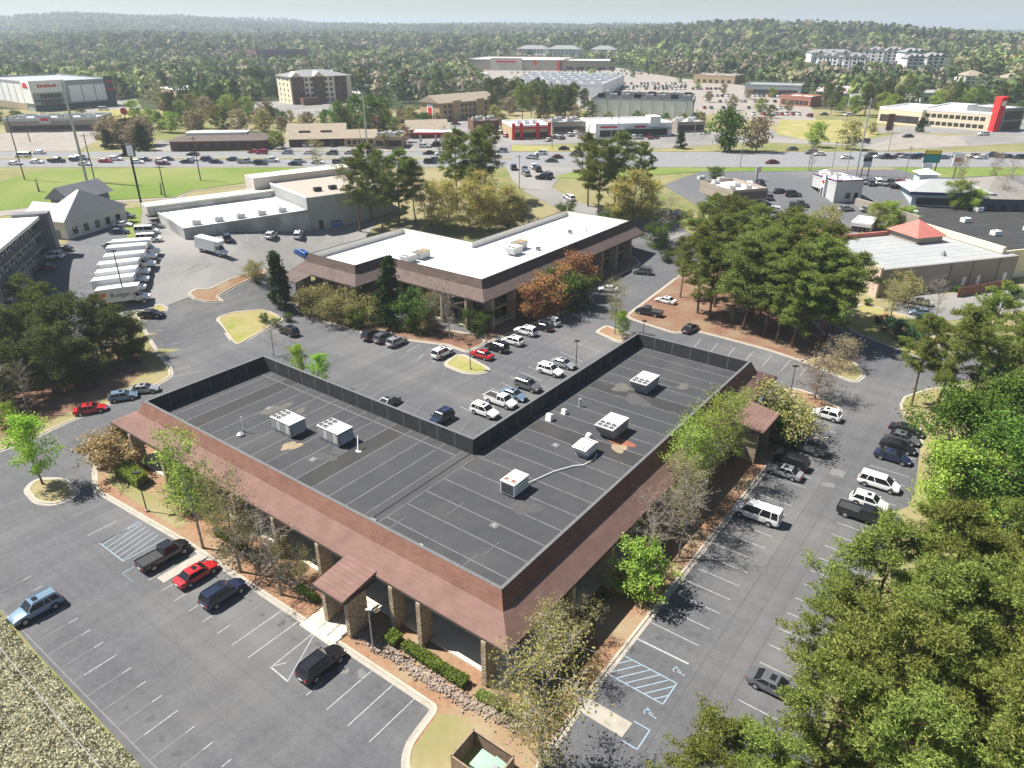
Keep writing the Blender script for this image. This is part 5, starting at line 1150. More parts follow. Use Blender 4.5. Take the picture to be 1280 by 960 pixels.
# shopping-centre lots: too small to show parts
TINY = {}
for c in ('white','silver','grey','black','navy','red'):
    b = MB(); loft(b, [(-2.3,.3,.9,.85,.8),(-1.8,.3,1.0,.9,.85),(1.3,.3,1.0,.9,.85),(2.3,.35,.75,.8,.7)]); b.hexa([(-1.9,-.8,.98),(1.1,-.8,.98),(1.1,.8,.98),(-1.9,.8,.98)], [(-1.4,-.65,1.5),(.4,-.65,1.5),(.4,.65,1.5),(-1.4,.65,1.5)], 1)
    TINY[c] = b.mesh('car', [PAINT[c], M_glass])
random.seed(5)
for (u0, u1, v, n_) in ((752,860,105.5,26),(760,860,109,22),(700,830,89.5,24),(745,830,93,18),(860,905,112,8),(900,1000,128,16),(880,990,136,14),(870,1000,121,20),(905,1005,144,14),(765,860,112,18),(640,760,91.5,16),(600,690,96,0)):
    for i in range(n_):
        if random.random() < .25: continue
        x, y = PT(u0 + (u1 - u0) * i / n_ + random.uniform(-.8, .8), v)
        o = ob('car', TINY[random.choice(['white','silver','grey','black','navy','white','silver','red'])], None, (x, y, h(x, y) + .06), R(90 + random.uniform(-4, 4)), 1.0)
        tag(o, 'tiny far-off car parked in the shopping-centre lot', 'car', 'cars in the shopping-centre lots')
# the first of each kind served as a pattern only
for o in PROTO.values():
    for k in kids(o):
        for g in kids(k): COL.objects.unlink(g)
        COL.objects.unlink(k)
    COL.objects.unlink(o)
# lettering on the first truck (its left side faces the camera)
M_ink = mat('sign_ink', (.03,.03,.04)); M_orange = mat('sign_orange', (.75,.20,.05)); M_signred = mat('sign_red', (.55,.03,.03))
def letters(s, size, m, parent, M, name='lettering', depth=.01):
    cu = bpy.data.curves.new(name, 'FONT'); cu.body = s; cu.size = size; cu.extrude = depth; cu.align_x = 'CENTER'
    t = bpy.data.objects.new(name + '_tmp', cu); COL.objects.link(t); bpy.context.view_layer.update()
    me = bpy.data.meshes.new_from_object(t); COL.objects.unlink(t); bpy.data.objects.remove(t)
    me.materials.clear(); me.materials.append(m); o = ob(name, me, parent); o.matrix_local = M; return o
MX = Matrix(((1,0,0,-.2),(0,0,-1,-1.215),(0,1,0,1.85),(0,0,0,1)))
letters('Budget', 1.05, M_ink, BUDGET, MX)
ar = MB().hexa([(-3.05,-1.225,1.75),(-2.2,-1.225,2.3),(-2.2,-1.225,2.75),(-2.6,-1.225,2.85),(-3.2,-1.225,2.35)], [(-3.05,-1.205,1.75),(-2.2,-1.205,2.3),(-2.2,-1.205,2.75),(-2.6,-1.205,2.85),(-3.2,-1.205,2.35)]); ar.build('logo_mark', M_orange, BUDGET)
# ================================================================ other buildings
def bld(name, label, pc, pb, depth, hgt, wall, roofm, roof='flat', win=(0, 0), wsize=(1.2, 1.5), swin=(0, 0), z0=.9, cat='building', parapet=.6, over=.5, rise=2.5, wm=None, fm=None, pane=False, step=None, top=None, wx=(.06, .94), sx=(.06, .94)):
    """box building; pc and pb are the ground pixels of the left and right ends of its front"""
    A, B = Vector(PT(*pc)), Vector(PT(*pb)); d = B - A; W = d.length; rz = math.atan2(d.y, d.x)
    if not isinstance(depth, (int, float)):
        C_ = Vector(PT(*depth)) - A; depth = abs(C_.x * -math.sin(rz) + C_.y * math.cos(rz))
    n_ = Vector((-math.sin(rz), math.cos(rz)))
    zb = min(h(*A), h(*B))
    o = thing(name, label, cat, (A.x, A.y, zb), rz)
    PADS.append([tuple(A), tuple(B), tuple(B + n_ * depth), tuple(A + n_ * depth)])
    MB().box(0, W, 0, depth, -3, hgt).build('wall', wall, o)
    if roof == 'flat':
        rect = [(0, 0), (W, 0), (W, depth), (0, depth)]
        MB().box(.3, W - .3, .3, depth - .3, hgt - .02, hgt + .04).build('roof', roofm, o)
        if parapet: MB().ring(offset(rect, .06), offset(rect, -.32), hgt - .25, hgt + parapet).build('parapet', top or wall, o)
    else:
        e = over; a, b_, c, d_ = (-e, -e), (W + e, -e), (W + e, depth + e), (-e, depth + e); m = MB(); k = depth / 2
        if roof == 'gable': r0, r1 = (-e, k), (W + e, k)
        elif roof == 'hip': r0, r1 = (min(k, W * .45), k), (W - min(k, W * .45), k)
        elif roof == 'cross': r0, r1 = (W / 2, -e), (W / 2, depth + e)
        z = hgt
        if roof == 'cross':
            for q in ([(a, z), (d_, z), (r1, z + rise), (r0, z + rise)], [(b_, z), (r0, z + rise), None]): pass
            m.face([(*a, z), (*r0, z + rise), (*r1, z + rise), (*d_, z)]); m.face([(*b_, z), (*c, z), (*r1, z + rise), (*r0, z + rise)])
            m.face([(*a, z), (*b_, z), (*r0, z + rise)]); m.face([(*c, z), (*d_, z), (*r1, z + rise)])
        else:
            m.face([(*a, z), (*b_, z), (*r1, z + rise), (*r0, z + rise)]); m.face([(*c, z), (*d_, z), (*r0, z + rise), (*r1, z + rise)])
            m.face([(*d_, z), (*a, z), (*r0, z + rise)]); m.face([(*b_, z), (*c, z), (*r1, z + rise)])
        m.face([(*a, z - .02), (*d_, z - .02), (*c, z - .02), (*b_, z - .02)])
        m.build('roof', roofm, o)
    r_, c_ = win
    for i in range(r_):
        for j in range(c_):
            zz = z0 + i * (step or (hgt - z0) / max(r_, 1))
            window(o, W * (wx[0] + (wx[1] - wx[0]) * (j + .5) / c_), 0, zz, 0, *wsize, wm or M_glass, fm or M_trim, pane)
    r_, c_ = swin
    for i in range(r_):
        for j in range(c_):
            zz = z0 + i * (step or (hgt - z0) / max(r_, 1))
            window(o, 0, depth * (sx[0] + (sx[1] - sx[0]) * (j + .5) / c_), zz, -math.pi / 2, *wsize, wm or M_glass, fm or M_trim, pane)
    o['_w'] = W; o['_d'] = depth; return o
def rtu(b, x, y, z, s=1.0, m=None):
    """small box unit fixed on a far roof"""
    u = ob('roof_unit', MB().box(-1.1, 1.1, -.8, .8, .15, 1.2).box(-.9, .9, -.6, .6, 0, .16).mesh('roof_unit', m or M_unit), b, (x, y, z), 0, s)
    ob('fan', MB().tube([(-.4,0,1.2),(-.4,0,1.24)], .42, 10).mesh('fan', M_black), u); return u
# ---------------------------------------------------------------- the white-roofed office
D0 = (-5.9, 135.3)
OF2 = thing('office_building', 'two-storey L-shaped office with white membrane roof and dark brown shingle skirt', 'building', (*D0, 0), TH)
F2 = oriented([(0,0),(60.3,0),(60.3,19.6),(20.6,19.6),(20.6,41.6),(-8.4,41.6),(-8.4,26.8),(0,26.8)]); E2 = offset(F2, 2.8); I2 = offset(F2, -.3); T2 = offset(F2, -.02); B2 = offset(F2, .75)
PADS.append([(D0[0] + x * BX + y * AX, D0[1] + x * BY + y * AY) for x, y in F2])
zs, zt, ze, zrf = 8.45, 10.0, 6.65, 8.55
for i in range(len(F2)):
    j = (i + 1) % len(F2)
    MB().hexa([(*B2[i], zs), (*B2[j], zs), (*I2[j], zs), (*I2[i], zs)], [(*T2[i], zt), (*T2[j], zt), (*I2[j], zt), (*I2[i], zt)]).build('mansard', M_shingb, OF2)
    MB().hexa([(*E2[i], ze), (*E2[j], ze), (*B2[j], zs - .2), (*B2[i], zs - .2)], [(*E2[i], ze + .14), (*E2[j], ze + .14), (*B2[j], zs + .03), (*B2[i], zs + .03)]).build('roof_skirt', M_shingc, OF2)
    c1 = offset(F2, -.35)
    MB().hexa([(*T2[i], zt + .002), (*T2[j], zt + .002), (*c1[j], zt + .002), (*c1[i], zt + .002)], [(*T2[i], zt + .05), (*T2[j], zt + .05), (*c1[j], zt + .05), (*c1[i], zt + .05)]).build('coping', M_trim, OF2)
    q0 = offset(F2, -.34); MB().hexa([(*I2[i], zrf - .1), (*I2[j], zrf - .1), (*q0[j], zrf - .1), (*q0[i], zrf - .1)], [(*I2[i], zt - .01), (*I2[j], zt - .01), (*q0[j], zt - .01), (*q0[i], zt - .01)]).build('parapet_lining', M_cream, OF2)
    f0, f1 = offset(E2, .03), offset(E2, -.12)
    MB().hexa([(*f0[i], ze - .2), (*f0[j], ze - .2), (*f1[j], ze - .2), (*f1[i], ze - .2)], [(*f0[i], ze - .01), (*f0[j], ze - .01), (*f1[j], ze - .01), (*f1[i], ze - .01)]).build('fascia', M_trim, OF2)
MB().prism(offset(F2, -.32), zrf - .5, zrf).build('roof_membrane', M_tpo, OF2)
W2 = offset(F2, -.6); M_wall2 = mat('brown_panel', (.15,.12,.09), (.19,.155,.115), 1.5, .9)
MB().prism(W2, -3, 6.5).build('wall', M_wall2, OF2)
MB().prism(offset(E2, -.15), ze - .17, ze - .1).build('soffit', M_trim, OF2)
wall_windows(OF2, W2, .4, 1.5, 2.5, 2.3, margin=1.2); wall_windows(OF2, W2, 4.2, 1.5, 1.8, 2.3, margin=1.2)
for i in range(len(F2)):
    j = (i + 1) % len(F2); o1, o0 = offset(F2, .9), offset(F2, -.62)
    MB().hexa([(*o1[i], 3.15), (*o1[j], 3.15), (*o0[j], 3.15), (*o0[i], 3.15)], [(*o1[i], 3.55), (*o1[j], 3.55), (*o0[j], 3.55), (*o0[i], 3.55)]).build('balcony_ledge', M_tanwall, OF2)
MB().prism(offset(F2, 1.4), -.3, .2).build('plinth', M_deck, OF2)
for b in range(0, 61, 7): pier(OF2, b + .2, -2.7, math.pi / 2, z1=6.5, dep=2.0)
for a in (2, 8.5, 15, 21.5): pier(OF2, -2.7, a, 0, z1=6.5, dep=2.0)
for a in (27.5, 34, 41.2): pier(OF2, -11.0, a, 0, z1=6.5, dep=2.0)
MB().hexa([(-15.5,37.6,6.0),(-11,37.6,6.6),(-11,44,6.6),(-15.5,44,6.0)], [(-15.5,37.6,6.15),(-11,37.6,6.8),(-11,44,6.8),(-15.5,44,6.15)]).build('entrance_canopy', M_shingc, OF2)
for a in (38.2, 43.4): pier(OF2, -15.0, a, 0, z1=6.0, dep=1.6)
for lab, b, a, s in (('pale tilted-sided rooftop unit on the white roof near the magnolia', 3.5, 26.2 - 3, 1.0), ('rust-topped rooftop unit on the white roof', 7.5, 23.0, 1.05), ('pale rooftop unit in the middle of the white roof', 22.0, 8.6, 1.1), ('rust-edged rooftop unit behind the pale one on the white roof', 26.2, 10.2, 1.1)):
    u = thing('rooftop_unit', lab, 'rooftop unit', (D0[0] + b * BX + a * AX, D0[1] + b * BY + a * AY, zrf), TH)
    MB().box(-1.0, 1.4, -.9, .9, 0, .3).build('curb', M_unitd, u)
    MB().hexa([(-1.1*s,-1.0*s,.3),(1.6*s,-1.0*s,.3),(1.6*s,1.0*s,.3),(-1.1*s,1.0*s,.3)], [(-1.7*s,-1.1*s,1.6*s),(1.65*s,-1.1*s,1.6*s),(1.65*s,1.1*s,1.6*s),(-1.7*s,1.1*s,1.6*s)]).build('cabinet', M_unit, u)
    MB().box(-1.75*s, 1.7*s, -1.15*s, 1.15*s, 1.6*s, 1.6*s + .07).build('top', M_stain if 'rust' in lab else M_unit, u)
    for jx in (-1, 1): fan_part(u, -.9, .5 * jx, 1.6 * s + .07, .33)
for lab, b, a in (('small dark vent box near the far end of the white roof', 45, 8.5), ('pair of small pale pipes near the far end of the white roof', 48.5, 6.0), ('small grey box beside the pale rooftop unit on the white roof', 27.8, 6.0)):
    u = thing('roof_vent', lab, 'vent', (D0[0] + b * BX + a * AX, D0[1] + b * BY + a * AY, zrf), TH)
    if 'pipes' in lab: MB().tube([(0,0,0),(0,0,.9)], .14, 7).tube([(.7,.3,0),(.7,.3,1.1)], .14, 7).build('pipes', M_unit, u)
    else: MB().box(-.4,.4,-.4,.4,0,.7).build('box', M_unitd, u); MB().box(-.5,.5,-.5,.5,.7,.78).build('lid', M_trim, u)
# ---------------------------------------------------------------- warehouse behind
M_blk = mat('grey_block', (.42,.42,.40), (.48,.48,.46), .5, .95, .2, (.24,.24,.23), .15); M_blkd = mat('grey_block_dark', (.30,.31,.30), (.35,.36,.345), .5, .95)
M_gravel = mat('gravel_roof', (.34,.29,.24), (.40,.35,.30), .8, .95); M_beige = mat('beige_metal', (.50,.46,.40), (.55,.51,.45), .4, .8)
WH = bld('warehouse', 'long grey block warehouse with a white roof behind the truck lot', (232,300), (388,289), 22.5, 5.4, M_blk, M_tpo, parapet=.35)
wW = WH['_w']
for x in (4, 9.5, 15, 20.5, 26): rtu(WH, x, 3.2, 5.44, .95)
for x in (8.2, 16, 23): MB().box(x - .05, x + .05, -.06, .0, 0, 5.3).build('downpipe', M_blkd, WH)
for x in (14.5, 17.2): MB().box(x - .5, x + .5, -.05, .02, .0, 2.2).build('door', M_blkd, WH)
MB().box(-2.2, wW + .5, 22.7, 28.5, 5.0, 7.3).build('rear_parapet_roof', M_beige, WH); MB().box(-.5, wW, 22.5, 22.68, 5.4, 6.7).build('rear_parapet_wall', M_blk, WH)
W3 = thing('warehouse', 'taller grey block store joined to the white-roofed warehouse', 'building', WH.location, WH.rotation_euler.z)
MB().box(wW + .2, wW + 26, .6, 26, -2, 8.6).build('wall', M_blkd, W3); MB().box(wW + .5, wW + 25.7, .9, 25.7, 8.6, 8.66).build('roof', M_gravel, W3)
MB().box(wW - 4, wW + 27, 26.1, 33, 6, 10.6).build('rear_parapet_roof', M_beige, W3)
for x in (6.5, 11.0): rtu(W3, wW + x, 7, 8.66, .9, M_black)
MB().box(wW + 3, wW + 4.2, .5, .62, 0, 2.3).build('door', M_black, W3)
MB().box(wW + .25, wW + .6, .7, 25.8, 8.6, 9.0).build('parapet', M_white, W3)
for u, v, lab in ((402,284,'light blue dumpster beside the taller grey store'), (420,283,'bright blue dumpster under the pines by the taller grey store')):
    x, y = PT(u, v); o = thing('dumpster', lab, 'dumpster', (x, y, h(x, y)), WH.rotation_euler.z); c = PAINT['blue'] if 'bright' in lab else PAINT['steel blue']
    MB().hexa([(-1.3,-.9,.1),(1.3,-.9,.1),(1.3,.9,.1),(-1.3,.9,.1)], [(-1.5,-1.0,1.5),(1.5,-1.0,1.5),(1.5,1.0,1.9),(-1.5,1.0,1.9)]).build('bin', c, o); MB().hexa([(-1.5,-1.0,1.52),(1.5,-1.0,1.52),(1.5,1.0,1.92),(-1.5,1.0,1.92)], [(-1.5,-1.0,1.58),(1.5,-1.0,1.58),(1.5,1.0,1.98),(-1.5,1.0,1.98)]).build('lid', M_black, o)
# ---------------------------------------------------------------- motel on the left
M_metal = mat('seamed_metal', (.30,.29,.275), (.34,.33,.315), .3, .6, .4); M_metald = mat('seamed_metal_dark', (.13,.135,.145), (.16,.165,.175), .3, .6, .4); M_stucco = mat('pale_stucco', (.55,.52,.47), (.60,.57,.52), .6, .95)
r0_, r1_ = Vector(P(47, 271, 17.0)), Vector(P(-60, 360, 17.0)); d_ = r0_ - r1_; MLn = d_.length
MO = thing('motel', 'three-storey motel wing with white roof and dark balcony rails', 'building', (r1_.x, r1_.y, 8), math.atan2(d_.y, d_.x)); PADS.append([tuple(r1_), tuple(r0_), (r0_.x - 8, r0_.y + 12), (r1_.x - 8, r1_.y + 12)])
MB().box(0, MLn, 1.7, 13, -5, 8.6).build('wall', M_stucco, MO); MB().box(-.3, MLn + .2, -.1, 13.4, 8.62, 9.0).build('roof', M_tpo, MO); MB().box(-.4, MLn + .3, -.25, -.08, 8.4, 9.05).build('eave', M_cream, MO)
for k in range(3):
    z = .2 + k * 2.85
    if k: MB().box(0, MLn, 0, 1.7, z - .2, z).build('balcony_floor', M_conc, MO)
    rl = MB().box(0, MLn, 0, .06, z + .95, z + 1.05).box(0, MLn, .0, .06, z + .1, z + .16)
    x = 0.0
    while x < MLn: rl.box(x, x + .05, .01, .05, z + .1, z + 1.0); x += .35
    rl.build('railing', M_metald, MO)
    x = 3.0
    while x < MLn - 1:
        window(MO, x, 1.7, z + .7, 0, 2.0, 1.6); MB().box(x + 1.5, x + 2.4, 1.62, 1.72, z + .05, z + 2.1).build('door', M_metald, MO); x += 4.3
for x in np.arange(2, MLn, 4.3): MB().box(x - .1, x + .1, -.05, .15, -4, 8.6).build('post', M_metald, MO)
MB().hexa([(MLn+.2,-2.0,-2),(MLn+3.0,-2.0,-2),(MLn+3.0,5,-2),(MLn+.2,5,-2)], [(MLn+.2,-1.8,9.6),(MLn+3.0,-1.8,9.6),(MLn+3.0,5,9.6),(MLn+.2,5,9.6)]).build('stair_tower', M_metald, MO)
for k in range(3): MB().box(MLn + 2.9, MLn + 3.06, -1.2, 3.5, .8 + k * 2.9, 2.4 + k * 2.9).build('tower_opening', M_black, MO)
LG = bld('motel_office', 'motel office with grey standing-seam hip roof and dormer', (56,297), (86,300), 19, 4.4, M_stucco, M_metal, 'hip', rise=5.6, over=.7)
ld, lw = LG['_d'], LG['_w']
MB().box(lw - 3.2, lw - 2.0, -.06, .02, 0, 2.2).build('door', M_metald, LG)
for k in range(5): window(LG, lw, 2.5 + k * 3.4, .9, math.pi / 2, 1.4, 1.8)
for k in range(8):
    MB().box(-.2 + k * lw / 7.5, -.1 + k * lw / 7.5, -.75, -.68, 4.4, 4.5).build('gutter_clip', M_metald, LG)
MB().hexa([(-9,12,0),(-2,12,0),(-2,24,0),(-9,24,0)], [(-9,12,6.5),(-2,12,6.5),(-2,24,6.5),(-9,24,6.5)]).build('porch_wall', M_metald, LG)
MB().face([(-10,11,6.5),(-5.5,11,9.6),(-5.5,25,9.6),(-10,25,6.5)]); pr = MB(); pr.face([(-10,11,6.5),(-5.5,11,9.6),(-5.5,25,9.6),(-10,25,6.5)]); pr.face([(-1,11,6.5),(-1,25,6.5),(-5.5,25,9.6),(-5.5,11,9.6)]); pr.face([(-10,11,6.5),(-1,11,6.5),(-5.5,11,9.6)]); pr.build('porch_gable', M_metald, LG)
MB().tube([(-5.5,11.9,2.6),(-5.5,12.05,2.6)], 2.2, 18).build('porch_arch', M_black, LG)
MB().hexa([(-8,4,0),(0,4,0),(0,9,0),(-8,9,0)], [(-8,4,4.6),(0,4,4.6),(0,9,4.6),(-8,9,4.6)]).build('link_wall', M_metald, LG); lk = MB(); lk.face([(-8.5,3.4,4.6),(.5,3.4,4.6),(.5,6.5,7.0),(-8.5,6.5,7.0)]); lk.face([(-8.5,9.6,4.6),(-8.5,6.5,7.0),(.5,6.5,7.0),(.5,9.6,4.6)]); lk.build('link_roof', M_metal, LG)
# ---------------------------------------------------------------- red-towered shop and its neighbour
M_tanst = mat('taupe_block', (.27,.24,.20), (.31,.275,.235), .5, .95); M_redm = mat('red_metal_roof', (.42,.14,.11), (.47,.17,.135), .5, .6); M_greyr = mat('grey_roof', (.30,.31,.31), (.35,.36,.355), .25, .85); M_pinkst = mat('pink_stucco', (.52,.40,.32), (.57,.45,.36), .5, .95); M_creamst = mat('cream_stucco', (.72,.62,.44), (.78,.68,.50), .5, .95)
SH = bld('shop_building', 'grey-roofed taupe shop with a red pyramid tower at its corner', (1094,372), (1264,352), 24, 6.3, M_tanst, M_greyr, parapet=0)
sw, sd_ = SH['_w'], SH['_d']
for k in range(9): MB().box(.4, sw - .4, .5 + k * 2.6, .58 + k * 2.6, 6.34, 6.38).build('roof_seam', M_unit, SH)
MB().box(-.3, .3, -.3, sd_, 0, 7.0).build('end_wall', M_pinkst, SH); MB().box(-.4, sw * .75, sd_, sd_ + .6, 4, 7.4).build('rear_parapet', M_redm, SH)
for x in (.62, .73, .93): MB().box(sw * x - .5, sw * x + .5, -.08, .02, .4, 2.5).build('door', M_white, SH)
for x in (.5, .66, .86): MB().box(sw * x - .06, sw * x + .06, -.08, .02, 0, 6.2).build('downpipe', M_trim, SH)
tx, ty = sw * .70, sd_ - 5.2
MB().box(tx - 3.9, tx + 3.9, ty - 3.9, ty + 5.2, 5, 8.0).build('tower_wall', M_tanst, SH)
py = MB()
for a_, b_ in (((-4.6,-4.6),(4.6,-4.6)),((4.6,-4.6),(4.6,5.9)),((4.6,5.9),(-4.6,5.9)),((-4.6,5.9),(-4.6,-4.6))): py.face([(tx + a_[0], ty + a_[1], 8.0), (tx + b_[0], ty + b_[1], 8.0), (tx, ty + .6, 11.2)])
py.build('tower_roof', M_redm, SH)
MB().box(-2, 4.5, sd_ - 1, sd_ + 6, 0, 7.4).build('corner_tower', M_pinkst, SH); py = MB()
for a_, b_ in (((-2.6,-1.6),(5.1,-1.6)),((5.1,-1.6),(5.1,6.6)),((5.1,6.6),(-2.6,6.6)),((-2.6,6.6),(-2.6,-1.6))): py.face([(a_[0], sd_ + a_[1], 7.4), (b_[0], sd_ + b_[1], 7.4), (1.2, sd_ + 2.5, 10)])
py.build('corner_tower_roof', M_redm, SH)
vent_ = MB().box(sw * .56 - .4, sw * .56 + .4, 4.6, 5.4, 6.34, 7.0).tube([(sw * .56, 5, 7.0), (sw * .56, 5, 7.5)], .25, 8); vent_.build('roof_vent', M_unitd, SH)
fn = thing('board_fence', 'brown board fence in front of the taupe shop wall', 'fence', (0, 0, 0)); fa, fb = Vector(PT(1196,372)), Vector(PT(1256,361))
for k in range(12):
    p, q = fa.lerp(fb, k / 12), fa.lerp(fb, (k + .92) / 12); z = h(*p); t = Vector((0, .12)); MB().hexa([(*p, z), (*q, z), (*(q + t), z), (*(p + t), z)], [(*p, z + 2.2), (*q, z + 2.2), (*(q + t), z + 2.2), (*(p + t), z + 2.2)]).build('board_panel', M_brick, fn)
NB = thing('shop_building', 'dark-roofed shop with cream parapet beside the red tower', 'building', (SH.location.x + 35 * math.cos(SH.rotation_euler.z), SH.location.y + 35 * math.sin(SH.rotation_euler.z), 0), SH.rotation_euler.z)
MB().box(1.5, 45, 2, 52, -2, 7.0).build('wall', M_creamst, NB); MB().box(1.9, 44.6, 2.4, 51.6, 7.0, 7.06).build('roof', M_memB, NB)
MB().box(1.0, 1.9, 2, 28, 6.5, 8.0).build('side_parapet', M_creamst, NB); MB().box(1.0, 1.9, 28, 52, 6.5, 9.4).build('side_parapet', M_tanst, NB); MB().box(1.9, 45, 51.6, 52.2, 6.5, 8.0).build('rear_parapet', M_creamst, NB)
for x, y in ((9, 38), (16, 27), (24, 15), (12, 14), (30, 36)): rtu(NB, x, y, 7.06, 1.0, M_white)
for k in range(5): MB().box(2.2, 44, 5 + k * 9, 5.12 + k * 9, 7.06, 7.09).build('roof_seam', M_seam, NB)
# ---------------------------------------------------------------- diners between the lots and the highway
M_taup = mat('taupe_panel', (.30,.255,.20), (.34,.29,.235), .6, .9); M_dbr = mat('dark_brown_panel', (.10,.08,.065), (.13,.105,.085), .6, .9); M_lgrey = mat('light_grey_render', (.46,.46,.45), (.50,.50,.49), .5, .9); M_purp = mat('purple_trim', (.16,.045,.13)); M_blue = mat('blue_trim', (.03,.045,.16)); M_ltblue = mat('pale_blue_metal', (.42,.47,.50), (.47,.52,.55), .4, .7)
DN = bld('diner', 'taupe flat-roofed diner with white roof and rooftop units', (913,266), (956,258), (849,243), 5.4, M_taup, M_tpo, parapet=.9, win=(1, 3), wsize=(2.2, 1.6), swin=(1, 5), z0=1.2, top=M_taup, cat='restaurant')
MB().box(-.1, DN['_w'] + .1, -.12, -.0, 3.4, 5.5).build('fascia', M_dbr, DN)
for x, y in ((3, 5), (7, 8), (4, 14), (8, 17), (3.5, 21), (8, 4)): rtu(DN, x, y, 5.44, .95)
DG = bld('restaurant', 'light grey restaurant with purple roof trim and white arches', (1041,254), (1075,251), (978,237), 5.8, M_lgrey, M_tpo, parapet=.7, top=M_lgrey, swin=(1, 7), wsize=(1.5, 1.7), z0=1.0, sx=(.55, .98), cat='restaurant')
gd, gw = DG['_d'], DG['_w']
MB().box(-.15, gw + .1, -.15, .05, 6.2, 6.55).box(-.15, .05, .05, gd + .1, 6.2, 6.55).build('purple_trim', M_purp, DG)
def arch(parent, x, y, rz, w_, hh, z, m, name='arch'):
    a_ = MB(); n_ = 10
    for k in range(n_):
        t0, t1 = math.pi * k / n_, math.pi * (k + 1) / n_; p = lambda t, r: (r * math.cos(t), r * math.sin(t) * hh / (w_ / 2))
        q = [p(t0, w_ / 2), p(t1, w_ / 2), p(t1, w_ / 2 - .45), p(t0, w_ / 2 - .45)]
        a_.hexa([(x0, -.35, y0) for x0, y0 in q], [(x0, .35, y0) for x0, y0 in q])
    return ob(name, a_.mesh(name, m), parent, (x, y, z), rz)
MB().box(-.8, -.1, gd * .38, gd * .5, 0, 7.4).build('entrance_portal', M_white, DG); MB().box(-.86, -.78, gd * .405, gd * .475, .1, 3.6).build('entrance_opening', M_black, DG)
ob('bell_emblem', MB().tube([(-.9,0,0),(-.82,0,0)], .55, 10).mesh('bell_emblem', M_signred), DG, (0, gd * .44, 5.3))
arch(DG, gw * .5, gd * .2, 0, 4.2, 1.3, 6.3, M_white); arch(DG, gw * .35, gd * .9, .3, 4.5, 1.4, 6.3, M_white); arch(DG, -.3, gd * .44, math.pi / 2, 4.2, 1.2, 7.0, M_white)
for x, y in ((3, 4), (6, 9), (4, 14)): rtu(DG, x, y, 5.84, .8)
window(DG, gw * .5, 0, 1.2, 0, 1.6, 1.6); window(DG, gw * .8, 0, .6, 0, 1.2, 2.2)
DB = bld('diner', 'low diner with blue trim, glass front and pale metal roof', (1138,256), (1232,262), 13, 4.6, M_ltblue, M_greyr, 'hip', rise=2.6, over=1.2, win=(1, 9), wsize=(2.0, 2.0), z0=.8, cat='restaurant')
MB().box(-1.3, DB['_w'] + 1.3, -1.4, -1.25, 3.9, 4.7).build('blue_fascia', M_blue, DB); MB().box(4, 9, 9, 14, 4, 8.0).build('cupola', M_ltblue, DB)
cp = MB()
for a_, b_ in (((3.4,8.4),(9.6,8.4)),((9.6,8.4),(9.6,14.6)),((9.6,14.6),(3.4,14.6)),((3.4,14.6),(3.4,8.4))): cp.face([(a_[0], a_[1], 8.0), (b_[0], b_[1], 8.0), (6.5, 11.5, 9.4)])
cp.build('cupola_roof', M_white, DB)
DB2 = bld('shop_building', 'dark blue-grey building with brown hip roof beside the blue diner', (1224,266), (1310,270), 26, 4.6, mat('slate_wall', (.07,.085,.12), (.09,.105,.14), .5, .9), mat('brown_roof', (.19,.175,.16), (.23,.21,.19), .5, .9), 'hip', rise=4.0, over=1.0, win=(1, 5), wsize=(1.6, 2.0))
CR = bld('car_wash', 'low white canopy building beside the drive-through lane', (1062,290), (1086,296), 9, 3.2, M_white, M_white, parapet=.3, win=(1, 4), wsize=(1.5, 1.5))
# ---------------------------------------------------------------- beyond the highway
M_wpan = mat('white_panel', (.78,.77,.75), (.84,.83,.81), .2, .8); M_gpan = mat('grey_panel', (.30,.32,.33), (.34,.36,.37), .2, .8); M_dgrn = mat('dark_green_panel', (.045,.06,.055), (.06,.075,.07), .3, .8); M_brn = mat('brown_brick', (.13,.07,.05), (.17,.09,.065), 1.0, .95); M_tanb = mat('tan_brick', (.40,.30,.18), (.45,.34,.21), 1.0, .95); M_rooft = mat('tan_shingle', (.27,.225,.17), (.31,.26,.20), .5, .95); M_roofg = mat('grey_shingle', (.20,.205,.205), (.25,.25,.25), .5, .95)
STB = bld('storage_building', 'big white and grey storage building with red lettering and corner windows', (46,139.5), (146,132), 75, 14.5, M_gpan, M_gpan, parapet=.8)
sw = STB['_w']
MB().box(-.5, sw * .40, -.6, -.05, 9.5, 15.8).build('sign_panel', M_wpan, STB); MB().box(-.6, -.05, -.6, 11, 4, 15.8).build('sign_panel', M_wpan, STB)
MB().box(-.3, sw * .4, -.3, -.02, 0, 2.4).box(-.3, sw * .4, -.32, -.02, 5.2, 5.8).build('green_band', M_dgrn, STB)
for r_ in range(2):
    for k in range(6): window(STB, sw * (.1 + .042 * k), -.3, 2.9 + r_ * 3.6, 0, 1.3, 2.2)
for k in range(3): MB().box(sw * (.44 + k * .165), sw * (.44 + k * .165 + .15), -.2, .0, 3.8, 12.6).build('white_bay', M_wpan, STB)
MB().box(sw * .9, sw + .3, -.8, -.02, 0, 16.5).build('dark_tower', M_dgrn, STB)
for z in (9, 13): MB().box(sw * .91, sw + .2, -.9, -.78, z, z + 1.0).build('red_stripe', M_signred, STB)
MB().box(0, sw * .9, -.35, -.02, 2.4, 3.0).box(sw * .4, sw * .9, -.3, -.01, 0, 2.4).build('green_base', M_dgrn, STB)
for k in range(6): MB().box(-.15, -.01, 13 + k * 9.6, 21.5 + k * 9.6, 3.5, 13.5).build('white_bay', M_wpan, STB)
MB().box(-.2, -.0, 11, 75, -1, 3.2).build('brick_base', M_tanb, STB)
for k in range(7): MB().box(sw * (.075 + .032 * k), sw * (.075 + .032 * k + .024), -.75, -.6, 12.2, 13.9 - .3 * (k % 3)).build('red_lettering', M_signred, STB)
